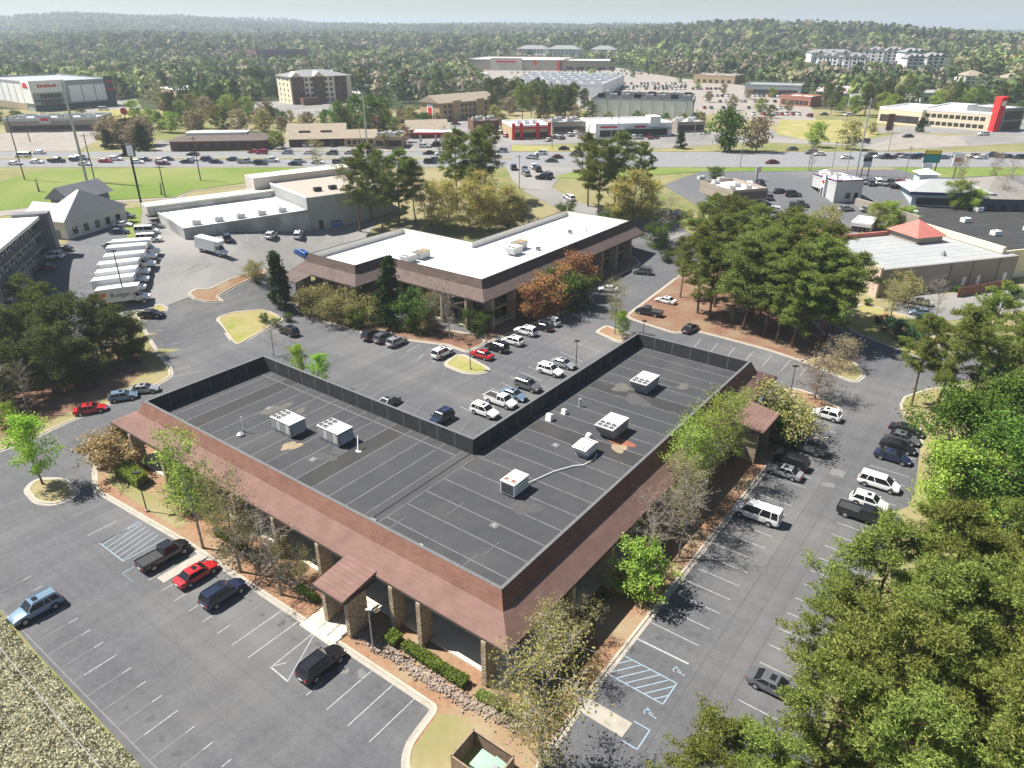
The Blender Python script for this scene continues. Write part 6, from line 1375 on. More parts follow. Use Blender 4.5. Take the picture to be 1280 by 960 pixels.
MB().hexa([(-.75,2,12.0),(-.75,9,12.0),(-.75,8,14.6),(-.75,3.5,14.6)], [(-.6,2,12.0),(-.6,9,12.0),(-.6,8,14.6),(-.6,3.5,14.6)]).build('red_emblem', M_signred, STB)
RS = bld('restaurant', 'long brick restaurant with grey parapet and a square sign panel', (8,166), (126,163.5), 20, 5.0, M_tanst, M_greyr, parapet=1.0, top=M_lgrey, win=(1, 14), wsize=(2.4, 2.0), z0=.8, cat='restaurant')
w_ = RS['_w']; MB().box(w_ * .38, w_ * .5, -.8, .4, 3.6, 7.2).build('sign_panel', M_lgrey, RS); MB().box(w_ * .4, w_ * .48, -.9, -.78, 4.7, 5.9).build('red_sign', M_signred, RS)
for k in range(7): rtu(RS, 5 + k * w_ / 8, 8 + (k % 2) * 4, 5.04, 1.2)
BS = bld('shop_building', 'low red-brown brick shop with dark skirt roof and white flat top', (214,189.2), (331,187.2), 16, 3.6, M_brn, mat('dark_skirt', (.11,.085,.075), (.14,.11,.095), .5, .9), 'hip', rise=2.2, over=1.0, win=(1, 8), wsize=(2.0, 1.8))
MB().box(BS['_w'] * .14, BS['_w'] * .8, 5, 11.5, 4.8, 6.0).build('white_flat_roof', M_tpo, BS)
TS = bld('shop_building', 'tan shingle-roofed shop row with two dormer vents', (362,184), (430,182.5), 20, 3.0, M_brn, M_rooft, 'gable', rise=4.6, over=1.2, win=(1, 9), wsize=(1.4, 1.6))
for x in (.18, .58): MB().box(TS['_w'] * x, TS['_w'] * (x + .2), 3.4, 5, 4.4, 5.6).build('dormer_vent', M_dbr, TS)
bld('shop_building', 'narrow tan shop at the end of the row', (431,183.5), (470,183), 12, 3.2, M_tanb, M_rooft, 'gable', rise=2.6, win=(1, 5), wsize=(1.4, 1.6))
HT = bld('hotel', 'five-storey cream and brown hotel with grey hipped roof', (366,131), (441,127), 26, 15.5, M_creamst, M_roofg, 'hip', rise=3.4, over=.9, win=(5, 11), wsize=(1.6, 1.7), swin=(5, 3), z0=1.0, step=3.0, cat='hotel')
w_ = HT['_w']
for x in (.02, .36, .72): MB().box(w_ * x, w_ * (x + .2), -.35, -.0, 0, 15.4).build('brown_bay', M_brn, HT)
for r_ in range(5):
    for x in (.07, .15, .41, .49, .77, .85): window(HT, w_ * x, -.36, 1.0 + r_ * 3.0, 0, 1.5, 1.6)
for x in (.1, .46): 
    g = MB(); g.face([(w_*x-3.5,-1.0,15.5),(w_*x+3.5,-1.0,15.5),(w_*x,-1.0,18.3)]); g.face([(w_*x-3.5,-1.0,15.5),(w_*x,-1.0,18.3),(w_*x,8,18.3),(w_*x-3.5,3,15.5)]); g.face([(w_*x+3.5,-1.0,15.5),(w_*x+3.5,3,15.5),(w_*x,8,18.3),(w_*x,-1.0,18.3)]); g.build('roof_gable', M_creamst, HT)
MB().box(w_ * .1, w_ * .35, -9, -.4, 0, 4.2).build('lobby', M_brn, HT)
MT = bld('motel', 'tan three-storey motel with long grey-brown gable roof', (550,152.5), (619,145), 15, 8.6, M_tanb, M_rooft, 'gable', rise=3.4, over=.8, win=(3, 12), wsize=(1.3, 1.4), z0=.8, step=2.75, cat='hotel')
MB().box(-.2, -.02, 5, 9.5, 0, 8).build('white_stair_bay', M_white, MT); MB().box(-.3, -.18, 5.8, 8.6, 0, 6.5).build('red_stair_door', M_signred, MT)
for x in (.2, .62): MB().box(MT['_w'] * x, MT['_w'] * (x + .14), -1.5, -.02, 0, 9.6).build('front_bay', M_tanb, MT)
FS = bld('fuel_shop', 'fuel station shop with brown gable roof and brick walls', (512,173.5), (560,172), 14, 3.6, M_brn, M_rooft, 'gable', rise=3.2, over=.8, win=(1, 5), wsize=(2.0, 1.8), cat='shop')
x, y = PT(545, 182); FC_ = thing('fuel_canopy', 'red fuel station canopy on white posts over the pumps', 'canopy', (x, y, h(x, y)), .0)
MB().box(-8.5, 8.5, -4, 4, 4.6, 5.5).build('canopy_roof', M_signred, FC_); MB().box(-8.3, 8.3, -3.8, 3.8, 5.5, 5.55).build('canopy_top', M_white, FC_)
for a in (-6, 0, 6):
    for b in (-2, 2): MB().box(a - .2, a + .2, b - .2, b + .2, 0, 4.6).build('post', M_white, FC_)
    MB().box(a - .4, a + .4, -.5, .5, 0, 2.0).build('fuel_pump', M_unit, FC_)
BR = bld('restaurant', 'burger restaurant with red corner pillars and white roof', (640,175), (688,173.5), 20, 5.2, M_tanb, M_tpo, parapet=.6, top=M_white, win=(1, 6), wsize=(2.4, 2.2), z0=.7, cat='restaurant')
w_ = BR['_w']
for x in (.0, .2, .62, .92): MB().box(w_ * x, w_ * x + 1.3, -.5, .3, 0, 6.6).build('red_pillar', M_signred, BR)
MB().box(0, w_, -.3, -.05, 4.3, 5.0).build('red_band', M_signred, BR)
for x in (.3, .5, .7): rtu(BR, w_ * x, 8, 5.24, 1.0)
SP = bld('shop_building', 'flat white strip shop with long dark window band and raised entrance', (744,172.5), (839,170), 24, 5.0, M_wpan, M_tpo, parapet=.7, win=(1, 13), wsize=(2.6, 2.6), z0=.4, cat='shop')
w_ = SP['_w']; MB().box(w_ * .7, w_ * .84, -.4, 6, 4, 8.2).build('raised_entrance', M_wpan, SP); MB().box(w_ * .06, w_ * .28, -.12, -.02, 3.9, 4.6).box(w_ * .5, w_ * .66, -.12, -.02, 3.9, 4.6).build('sign_strip', M_signred, SP); MB().box(w_ * .38, w_ * .98, -2.2, -.1, 3.3, 3.5).build('awning', M_dgrn, SP)
MA = bld('department_store', 'white-walled shopping-centre block with dark flat roof', (738,148), (864,151.5), 42, 9.5, M_wpan, M_memB, parapet=.5, top=M_gpan, cat='store')
for k in range(9): MB().box(MA['_w'] * (k + .5) / 9 - .12, MA['_w'] * (k + .5) / 9 + .12, -.15, 0, 0, 9.4).build('pilaster', M_gpan, MA)
for k in range(16): rtu(MA, 4 + (k % 8) * MA['_w'] / 8.2, 9 + (k // 8) * 16, 9.54, 1.7, M_unit if k % 3 else M_black)
MB().box(MA['_w'] + .0, MA['_w'] + .3, 3, 39, 6.5, 8.8).build('red_sign', M_brn, MA)
MC = bld('department_store', 'long grey-roofed shopping-centre block with rows of rooftop units', (618,120), (752,123), 110, 8.5, M_wpan, mat('grey_membrane', (.22,.235,.25), (.26,.275,.29), .1, .85), parapet=.5, cat='store')
for k in range(36): rtu(MC, 6 + (k % 9) * MC['_w'] / 9.4, 12 + (k // 9) * 26, 8.54, 2.0, M_white)
TG = bld('superstore', 'wide tan superstore with white roof and red round emblem', (578,87.5), (700,88.5), 90, 10, M_gravel, M_tpo, parapet=1.0, cat='store'); w_ = TG['_w']
MB().box(w_ * .3, w_ * .62, -1.5, -.02, 0, 12.5).build('entrance_block', M_beige, TG); ob('red_emblem', MB().tube([(0,-1.8,0),(0,-1.5,0)], 2.2, 14).mesh('red_emblem', M_signred), TG, (w_ * .75, 1.3, 8)); MB().box(w_ * .36, w_ * .56, -1.8, -1.5, 8, 9.8).build('red_sign', M_signred, TG); MB().box(w_ * .97, w_, -1, -.02, 0, 10.5).build('red_pillar', M_signred, TG)
bld('superstore', 'tan store with white roof joined beyond the superstore', (702,88.5), (762,88), 60, 9, M_rooft, M_tpo, parapet=1.0, cat='store', win=(1, 4), wsize=(8, 3))
for i, (u0, u1, v) in enumerate(((646,682,70),(684,722,70.5),(738,768,71.5))): bld('apartment_house', 'grey-roofed apartment house on the rise behind the superstore', (u0, v), (u1, v), 18, 9, M_cream, M_roofg, 'hip', rise=4.5, over=1, win=(3, 7), wsize=(1.6, 1.6), step=2.9)['group'] = 'apartment houses behind the superstore'
for u0, u1, v in ((1013,1064,78),(1018,1048,88),(1050,1082,89),(1076,1104,80),(1104,1128,80),(1128,1152,82),(1130,1152,90.5),(1154,1178,89)):
    o = bld('apartment_block', 'four-storey white apartment block with grey gables on the wooded hill', (u0, v), (u1, v + .3), 16, 10.5, M_wpan, M_roofg, 'hip', rise=3.4, over=.8, win=(4, 8), wsize=(1.7, 1.7), step=2.6); o['group'] = 'apartment blocks on the wooded hill'; w_ = o['_w']
    for x in (.2, .5, .8):
        MB().box(w_ * x - 2.4, w_ * x + 2.4, -1.4, -.02, 0, 10.6).build('front_bay', M_wpan, o); g = MB(); g.face([(w_*x-3,-1.7,10.6),(w_*x+3,-1.7,10.6),(w_*x,-1.7,13.2)]); g.face([(w_*x-3,-1.7,10.6),(w_*x,-1.7,13.2),(w_*x,6,13.2),(w_*x-3,6,10.6)]); g.face([(w_*x+3,-1.7,10.6),(w_*x+3,6,10.6),(w_*x,6,13.2),(w_*x,-1.7,13.2)]); g.build('front_gable', M_roofg, o)
        for r_ in range(4): window(o, w_ * x, -1.42, .7 + 2.55 * r_, 0, 2.2, 1.5, pane=False)
for u0, u1, v in ((1205,1232,106),(1255,1282,110),(1085,1110,98),(820,838,77),(840,858,78),(902,925,88)): bld('house', 'far grey-roofed house among the trees on the right', (u0, v), (u1, v), 14, 6, M_cream, M_rooft, 'hip', rise=3.5, win=(2, 4), wsize=(1.5, 1.5))['group'] = 'far houses among the trees'
CL = bld('clinic', 'long cream building with flat white roof and dark window bays', (1148,157), (1234,164), 40, 7.2, M_creamst, M_tpo, parapet=.8, top=M_wpan, win=(2, 10), wsize=(2.0, 1.6), z0=.9, step=3.3)
bld('clinic', 'tan front wing of the cream building with wide openings', (1096,153), (1149,158), 30, 6.6, M_creamst, M_tpo, parapet=.8, top=M_wpan, win=(1, 4), wsize=(5, 3.2))
x, y = PT(1241,164.5); RT = thing('sign_tower', 'tall red tower with a white flower emblem beside the cream building', 'tower', (x, y, h(x, y)), .15)
MB().hexa([(-1.6,-1.5,-1),(1.4,-1.5,-1),(1.4,2.5,-1),(-1.6,2.5,-1)], [(-1.0,-1.5,14.4),(2.0,-1.5,14.8),(2.0,2.5,14.8),(-1.0,2.5,14.4)]).build('tower', M_signred, RT)
for k in range(4): ob('emblem_petal', MB().tube([(0,-1.66,0),(0,-1.5,0)], .62, 10).mesh('emblem_petal', M_white), RT, (.4 + .62 * math.cos(math.pi / 2 * k + .78), 0, 12.0 + .62 * math.sin(math.pi / 2 * k + .78)))
bld('clinic', 'dark glass-fronted block beside the red tower', (1248,165), (1274,163), 18, 9.5, mat('steel_cladding', (.16,.17,.18), (.2,.21,.22), .4, .6), M_tpo, parapet=.5, win=(2, 4), wsize=(3.0, 3.6), z0=.6, step=4.4, wm=M_glassb)
bld('shop_building', 'low building with pink metal roof beyond the right-hand trees', (1018,124), (1055,126), 22, 4.5, M_wpan, mat('pink_roof', (.45,.33,.34), (.5,.38,.38), .4, .7), 'gable', rise=3.5)
bld('shop_building', 'low red-brown shop row beside the shopping-centre lot', (974,131), (1012,134), 14, 5, mat('rust_wall', (.36,.15,.10), (.42,.2,.14), .5, .9), M_tpo, parapet=.8, win=(1, 6), wsize=(2.4, 2.4))
bld('shop_building', 'long blue-grey shop row at the far side of the shopping-centre lot', (930,118), (1000,120), 26, 6, M_gpan, M_greyr, parapet=.8, win=(1, 10), wsize=(3, 2.6))
bld('office_block', 'far dark-banded office block among the trees on the left', (322,77), (386,76), 40, 13, M_brn, M_gpan, parapet=1, win=(3, 9), wsize=(4.5, 1.8), z0=1.5, step=4)
bld('store', 'white-roofed low store among the trees behind the brick shop', (222,125), (290,121), 40, 5.5, M_tanb, M_tpo, parapet=.5, win=(1, 8), wsize=(4, 3))

for pc, pb, dp, hh, wl, rf, lab in (((452,118),(500,116),26,5,M_wpan,M_tpo,'low white-roofed store beyond the hotel trees'),((520,112),(572,111),30,6,M_tanb,M_tpo,'pale flat store among the trees beyond the tan motel'),((150,112),(205,110),26,6,M_gpan,M_tpo,'white-roofed shed behind the storage building'),((574,103),(612,102),34,6,M_wpan,M_greyr,'grey-roofed store at the edge of the shopping centre'),
        ((866,104),(918,105),24,6,M_tanb,M_greyr,'tan shop row beside the shopping-centre car park'),((1060,133),(1088,134),14,5,M_wpan,M_tpo,'small white shop beyond the clipped bank'),((846,166),(880,165),14,4,M_tanst,M_tpo,'small tan kiosk building behind the strip shop'),((470,186),(503,186),12,4,M_tanb,M_greyr,'small tan shop beside the fuel station'),
        ((690,168),(733,166.5),16,4.5,M_tanst,M_greyr,'low grey-roofed shop behind the burger restaurant'),((592,166),(624,165),14,4.5,M_brn,M_rooft,'low brown shop beside the access road'),((404,99),(452,98),30,6,M_wpan,M_tpo,'far white-roofed store above the hotel'),((1150,128),(1200,127),24,5,M_cream,M_greyr,'pale low school-like block behind the cream building')):
    fb_ = bld('shop_building', lab, pc, pb, dp, hh, wl, rf, parapet=.6, win=(1, 6), wsize=(2.4, 2.2))
    for k in range(4): rtu(fb_, fb_['_w'] * (.15 + .23 * k), dp * (.35 + .3 * (k % 2)), hh + .05, 1.3)
# ================================================================ woodland
random.seed(77)
MIDK = {'mid_pine': ('pine', L_pined, 17, 3.8, .42, 'needle'), 'mid_pine2': ('pine', L_pine, 18, 4.0, .38, 'needle'), 'mid_oak': ('round', L_green, 12, 4.8, .15, 'leaf'), 'mid_lime': ('round', L_lime, 11, 4.2, .15, 'leaf'), 'mid_dark': ('round', L_mid, 12, 4.6, .12, 'leaf'), 'mid_olive': ('round', L_sprg, 12, 4.4, .15, 'leaf'), 'mid_brown': ('round', L_brown, 11, 4.4, .15, 'leaf'), 'mid_cedar': ('cone', L_dark, 10, 3.2, .04, 'leaf')}
for i, (k, (shp, lf, H_, rd, c0, sty)) in enumerate(MIDK.items()):
    tree_proto(k, seed=200 + i, H=H_, crown0=c0, rad=rd, shape=shp, limbs=26, sub=4, trunk_r=.24, leaf=lf, nleaf=1700 if sty == 'leaf' else 900, lsize=.42 if sty == 'leaf' else .5, wid=.16, nk=3, spread=.65, style=sty, up=.5, subr=False, bark=M_barkp if 'pine' in k else M_bark)
WORD = {'mid_pine': 'dark pine', 'mid_pine2': 'olive pine', 'mid_oak': 'bright green broadleaf tree', 'mid_lime': 'lime-green broadleaf tree', 'mid_dark': 'dark green broadleaf tree', 'mid_olive': 'pale olive budding tree', 'mid_brown': 'brown budding tree', 'mid_cedar': 'dark cone-shaped evergreen'}
def free(x, y, m=3.0):
    for p in PADS:
        if inpoly(x, y, p): return False
    for p in PADS:
        for i in range(len(p)):
            a, b = Vector(p[i][:2]), Vector(p[(i + 1) % len(p)][:2]); ab_ = b - a; t = max(0, min(1, (Vector((x, y)) - a).dot(ab_) / max(ab_.length_squared, 1e-6)))
            if (Vector((x, y)) - a - ab_ * t).length < m: return False
    return True
def zone(pts, n, mix, where, hs=(.75, 1.15), gap=4.5):
    poly = px(pts); xs = [p[0] for p in poly]; ys = [p[1] for p in poly]; got = []; tries = 0
    while len(got) < n and tries < n * 40:
        tries += 1; x, y = random.uniform(min(xs), max(xs)), random.uniform(min(ys), max(ys))
        if not inpoly(x, y, poly) or any(math.dist((x, y), g) < gap for g in got) or not free(x, y): continue
        got.append((x, y)); k = random.choice(mix); H_ = TREES[k][1]
        plant(k, 0, 0, f'{WORD[k]} {where}', 'pine tree' if 'pine' in k else 'tree', H_ * random.uniform(*hs), f'{WORD[k]}s {where}', xy=(x, y))
MP, M2, MO_, ML, MD, MV, MBr, MCd = MIDK
zone([(150,140),(330,131),(345,165),(335,170),(205,168),(130,157)], 46, [ML, MO_, MD, MBr, MV, ML, MP], 'in the strip of trees behind the brick shop', (.5, .9))
zone([(108,187),(205,188.5),(195,178),(120,176)], 12, [MCd, MCd, MCd, MBr], 'beside the highway left of the brick shop', (.7, 1.0), 3)
zone([(330,148),(420,150),(540,150),(545,166),(485,175),(425,168),(330,164)], 26, [MBr, MD, MO_, MV, MBr], 'between the hotel and the tan shops', (.45, .75))
for u, v, hh in ((428,168,13),(445,163,14),(468,166,15),(480,160,13),(905,190,14.5),(912,189,13)): plant('mid_oak', u, v, 'large rounded bright green tree beyond the highway', 'tree', hh, 'large bright green trees beyond the highway')
zone([(600,128),(735,130),(745,152),(690,163),(605,152)], 34, [MP, MP, MD, MBr, MV, M2], 'between the burger restaurant and the shopping centre', (.55, .95))
for u, v, hh in ((682,158,17),(694,160,18),(706,158,17)): plant('mid_pine', u, v, 'tall dark pine standing over the burger restaurant', 'pine tree', hh, 'pines over the burger restaurant')
plant('mid_brown', 945, 190, 'wide brown budding tree beside the bright green roadside tree', 'tree', 12)
plant('mid_lime', 1018, 184, 'lime-green tree at the junction before the clipped bank', 'tree', 9); plant('mid_olive', 1058, 187, 'olive budding tree beside the frontage road', 'tree', 10); plant('mid_lime', 950, 143, 'lime-green tree alone in the shopping-centre lot', 'tree', 8)
zone([(978,176),(1010,178),(1050,165),(1040,152),(985,155)], 10, [MCd, MD], 'on the clipped bank by the junction', (.3, .45), 2.5)
zone([(1000,128),(1060,122),(1280,122),(1290,142),(1150,136),(1090,150),(1010,142)], 46, [MP, MP, MD, MV, M2, ML], 'behind the cream building', (.6, .95))
zone([(440,100),(600,100),(605,126),(540,130),(452,122)], 40, [MP, MD, MV, MO_, M2], 'behind the tan motel', (.6, .95))
zone([(0,100),(330,100),(330,120),(300,118),(215,118),(150,126),(145,108),(0,106)], 50, [MP, MP, MD, MV, MO_, M2], 'behind the storage building', (.65, 1.0))
zone([(470,168),(530,158),(545,152),(600,150),(605,160),(570,168)], 9, [MV, MBr, MO_], 'around the tan motel', (.4, .6))
zone([(740,152),(900,154),(940,160),(880,163),(745,164)], 18, [MD, MV, MBr, MO_], 'on the bank behind the strip shop', (.3, .55))
zone([(1120,150),(1290,146),(1290,150),(1240,152)], 6, [MD, MV], 'behind the red tower', (.5, .7))
zone([(0,160),(60,158),(125,158),(130,152),(0,150)], 9, [MV, MBr, MO_], 'around the brick restaurant', (.35, .55))
zone([(850,100),(1005,118),(1012,148),(960,154),(900,142),(860,112)], 0, [ML, MO_], 'in the shopping-centre lot')
for u, v, k in ((872,112,'mid_lime'),(905,118,'mid_olive'),(935,124,'mid_brown'),(965,122,'mid_lime'),(985,140,'mid_brown'),(915,138,'mid_olive'),(962,148,'mid_dark'),(885,128,'mid_brown'),(850,104,'mid_oak'),(790,97,'mid_oak'),(740,96,'mid_lime'),(815,92,'mid_lime'),(1000,132,'mid_dark'),(838,95,'mid_olive')): plant(k, u, v, f'small {WORD[k]} standing in the shopping-centre car park', 'tree', random.uniform(5, 7.5), f'small {WORD[k]}s in the shopping-centre car park')
for u, v, k in ((345,186,'mid_lime'),(352,185,'mid_dark'),(505,178,'mid_brown'),(498,184,'mid_lime'),(560,188,'mid_brown'),(608,180,'mid_dark'),(600,172,'mid_olive'),(612,168,'mid_dark'),(626,160,'mid_olive'),(740,180,'mid_olive'),(736,160,'mid_brown'),(850,186,'mid_cedar'),(700,160,'mid_brown'),(480,186,'mid_olive'),(20,160,'mid_brown'),(1112,150,'mid_olive'),(1088,168,'mid_olive'),(1150,165,'mid_cedar')): plant(k, u, v, f'small {WORD[k]} among the shops beyond the highway', 'tree', random.uniform(4, 7), f'small {WORD[k]}s among the shops beyond the highway')
zone([(0,108),(40,116),(0,125)], 4, [MV, MD], 'left of the storage building', (.5, .7))
# the woods beyond, as far as the ridges: one mass of crowns
def crown_tpl(seed, n, shp, size):
    r = np.random.default_rng(seed); t = r.uniform(0, 1, n); a = r.uniform(0, 2 * math.pi, n)
    if shp == 'cone': z = .25 + .75 * t; rad = .36 * (1.05 - t)
    else: z = .28 + .72 * t; rad = .46 * np.sqrt(np.maximum(.05, 1 - (2 * t - .85) ** 2 / 1.4))
    rr = rad * r.uniform(.55, 1.08, n); lump = 1 + .28 * np.sin(3 * a + seed)
    C = np.stack([rr * np.cos(a) * lump, rr * np.sin(a) * lump, z], 1)
    nrm = unit(np.stack([np.cos(a), np.sin(a), (z - .55) * 1.8], 1) + r.normal(size=(n, 3)) * .45)
    u = unit(np.cross(nrm, r.normal(size=(n, 3)))); v = np.cross(nrm, u); s = size * r.uniform(.7, 1.4, (n, 1))
    return cards(C, u * s, v * s * .8)
W_dark = leafmat('wood_dark', [(0.051,0.072,0.038),(0.080,0.104,0.049),(0.116,0.138,0.065)], .15); W_pine = leafmat('wood_pine', [(0.080,0.104,0.043),(0.123,0.145,0.061)], .15); W_lime = leafmat('wood_lime', [(0.203,0.254,0.080),(0.275,0.312,0.109)], .2)
W_sprg = leafmat('wood_buds', [(0.246,0.232,0.123),(0.319,0.297,0.167)], .2); W_mid = leafmat('wood_mid', [(0.087,0.123,0.046),(0.131,0.167,0.065)], .15); W_brown = leafmat('wood_brown', [(0.217,0.181,0.131),(0.275,0.232,0.174)], .2)
for pts in ([(1005,100),(1190,100),(1185,74),(1005,70)], [(318,84),(390,84),(388,70),(318,70)], [(640,78),(775,78),(772,66),(640,66)], [(1198,118),(1290,120),(1290,104),(1198,102)]): PADS.append(px(pts))      # clearings round far houses
def woods(name, label, n, y0, y1, nq, size, hmin, hmax, seed, power):
    r = np.random.default_rng(seed); tpl = [crown_tpl(seed + k, nq, 'cone' if k % 3 == 0 else 'round', size) for k in range(9)]
    y = y0 * (y1 / y0) ** (r.uniform(0, 1, n) ** power); x = y * r.uniform(-.86, .86, n)
    keep = np.ones(n, bool)
    for p in PADS:
        q = offset(p, 5 if y0 < 900 else 8); q = q if len(q) else p
        ix = [c[0] for c in q]; iy = [c[1] for c in q]; cand = np.where((x > min(ix)) & (x < max(ix)) & (y > min(iy)) & (y < max(iy)) & keep)[0]
        for i in cand:
            if inpoly(x[i], y[i], q): keep[i] = False
    x, y = x[keep], y[keep]; n = len(x); z = hts(x, y); H_ = r.uniform(hmin, hmax, n); patch = np.sin(x / 60 + 2 * np.sin(y / 90)) + r.normal(size=n) * .9
    # an open band of hillside right behind the apartments and the lots
    kind = np.where(patch > 1.5, 2, np.where(patch > .8, 3, np.where(patch > .2, 4, np.where(patch > -.6, 0, np.where(patch > -1.2, 1, 5)))))
    V = []; MI = []
    for k in range(9):
        sel = np.where(r.integers(0, 9, n) == k)[0] if False else np.where(np.arange(n) % 9 == k)[0]
        th = r.uniform(0, 6.28, len(sel)); c, s = np.cos(th), np.sin(th); t = tpl[k]; hh = H_[sel][:, None]; wd = hh * r.uniform(.85, 1.2, (len(sel), 1))
        vx = (t[None, :, 0] * c[:, None] - t[None, :, 1] * s[:, None]) * wd + x[sel][:, None]; vy = (t[None, :, 0] * s[:, None] + t[None, :, 1] * c[:, None]) * wd + y[sel][:, None]; vz = t[None, :, 2] * hh + z[sel][:, None] - .1 * hh
        V.append(np.stack([vx, vy, vz], -1).reshape(-1, 3)); MI.append(np.repeat(kind[sel], len(t) // 4))
    o = ob(name, card_mesh(name, np.concatenate(V), [W_dark, W_pine, W_lime, W_sprg, W_mid, W_brown], np.concatenate(MI))); o['kind'] = 'stuff'; tag(o, label, 'woodland'); return o
woods('woodland', 'mixed pine and broadleaf woodland behind the shops and hotels', 7000, 470, 1050, 52, .10, 8, 16, 40, .8)
woods('far_woodland', 'far wooded hills fading into haze under the horizon', 21000, 1000, 4600, 18, .2, 10, 19, 60, .72)
# ================================================================ low planting
def hedge(label, poly_ab, hgt, leaf=None, n=3500, lsize=.1, cat='hedge', m=None):
    p = oriented([AB(*q) for q in poly_ab]); xs = [q[0] for q in p]; ys = [q[1] for q in p]; r = np.random.default_rng(int(abs(xs[0] * 100))); C = []
    while len(C) < n:
        x, y = r.uniform(min(xs), max(xs)), r.uniform(min(ys), max(ys))
        if inpoly(x, y, p): C.append((x - p[0][0], y - p[0][1], hgt * (r.uniform(0, 1) ** .35) * (1 + .1 * math.sin(x * 3 + y * 2))))
    o = thing('hedge', label, cat, (*p[0], .1)); ob('foliage', card_mesh('foliage', leaf_cloud(r, np.array(C), lsize, .6), leaf or L_hedge), o)
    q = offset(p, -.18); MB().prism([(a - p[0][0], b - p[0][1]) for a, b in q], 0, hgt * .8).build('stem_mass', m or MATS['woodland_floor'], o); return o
hedge('long clipped green hedge along the front walk by the office corner', [(1.0,-4.6),(8.8,-4.6),(8.8,-3.5),(1.0,-3.5)], 1.0, n=6000)
hedge('small clipped green bush between two stone piers', [(9.4,-4.8),(11.0,-4.8),(11.0,-3.5),(9.4,-3.5)], 1.1, n=1800)
hedge('large bright green hedge at the left corner of the office', [(55.2,-5.6),(61.0,-5.8),(61.6,-3.6),(55.8,-3.6)], 1.7, L_lime, n=7000)
hedge('low green hedge before the walk behind the red car', [(33.5,-5.0),(39.5,-5.1),(39.5,-4.2),(33.5,-4.1)], .8, n=3000)
hedge('small dark green hedge beside the entrance steps', [(20.4,-5.4),(23.4,-5.4),(23.4,-4.6),(20.4,-4.6)], .8, n=1600)
hedge('low pale green groundcover at the corner pier of the office', [(-3.6,-4.4),(-.4,-4.6),(-.4,-3.6),(-3.4,-3.2)], .6, n=1800)
hedge('clipped hedge along the shaded right side of the office', [(-3.8,6.5),(-3.0,6.5),(-3.0,13.5),(-3.8,13.5)], .9, L_mid, n=2500)
for i, (a, b, c, d) in enumerate((((935,298),(1045,292),(1046,284),(940,290)), ((1072,300),(1118,296),(1118,291),(1072,294)))):
    pw = [PT(*q) for q in (a, b, c, d)]; ta = [((x - OX) * AX + (y - OY) * AY, (x - OX) * BX + (y - OY) * BY) for x, y in pw]
    hd = hedge('clipped bright green hedge beside the drive-through lane' if i == 0 else 'short clipped hedge behind the grey-roofed shop', ta, 1.3, L_lime, n=5000, lsize=.2); hd.location.z = h(*pw[0])
# rubble border and pale bank
def rocks():
    r = np.random.default_rng(9); mb_ = MB()
    for k in range(1500):
        a = r.uniform(-5.5, 14) if k < 1000 else r.uniform(22, 36); b = -5.35 + r.normal() * .38 if k < 1000 else -4.6 + r.normal() * .4
        if a < 0 and k < 1000: b += (a * -.22) * r.uniform(.4, 1.2)
        x, y = AB(a, b); s = r.uniform(.07, .2); th = r.uniform(0, 3.1); c, sn = math.cos(th), math.sin(th)
        bt = [(x + (c * p - sn * q) * s, y + (sn * p + c * q) * s, .08) for p, q in ((-1.1,-.8),(1,-.9),(1.1,.7),(-.9,.9))]; tp = [(x + (c * p - sn * q) * s * .7, y + (sn * p + c * q) * s * .7, .1 + s * r.uniform(.8, 1.5)) for p, q in ((-.9,-.8),(1.1,-.6),(.8,.9),(-1,.7))]
        mb_.hexa(bt, tp)
    o = mb_.build('rubble_border', M_rock); o['kind'] = 'stuff'; tag(o, 'border of grey-pink rubble stones between mulch and hedge', 'stones')
rocks()
def litter(name, label, poly, n, lf, size, z, cat, seed=5, bumps=.0):
    r = np.random.default_rng(seed); xs = [p[0] for p in poly]; ys = [p[1] for p in poly]; C = []
    while len(C) < n:
        x, y = r.uniform(min(xs), max(xs)), r.uniform(min(ys), max(ys))
        if inpoly(x, y, poly): C.append((x, y, h(x, y) + z + bumps * (.5 + .5 * math.sin(x * 1.9 + 1.3 * math.sin(y * 1.1)) * math.sin(y * 1.6)) * r.uniform(.75, 1.1) + r.uniform(0, .12)))
    o = ob(name, card_mesh(name, leaf_cloud(r, np.array(C), size, .6, .5), lf)); o['kind'] = 'stuff'; return tag(o, label, cat)
BANK = [AB(a, b) for a, b in ((60,-26.5),(44,-25.7),(42,-25.9),(28,-26.1),(10,-26.2),(6,-34),(34,-37),(60,-36))]
sheet('bank_soil', offset(BANK, -.4), .35, mat('bank_soil', (.27,.24,.14), (.33,.29,.18), 1.2, 1.0))
litter('pale_bank_plants', 'pale olive trailing plants covering the bank beside the lot', BANK, 52000, L_pale, .13, .3, 'ground cover', 3, .75)
litter('green_bank_plants', 'bright green plants at the lower edge of the pale bank', [AB(a, b) for a, b in ((38,-31),(30,-31.5),(24,-34),(30,-37),(44,-36))], 9000, L_lime, .12, .9, 'ground cover', 4, .6)
for seed, poly, n, lf, z, nm, lb in ((21, [AB(a, b) for a, b in ((-8,-6),(-7.8,6),(-4,8),(-3,0),(-4,-5))], 5000, L_olive, .14, 'leaf_litter', 'thin yellowish groundcover beside the right front corner'),):
    litter(nm, lb, poly, n, lf, .07, z, 'ground cover', seed)
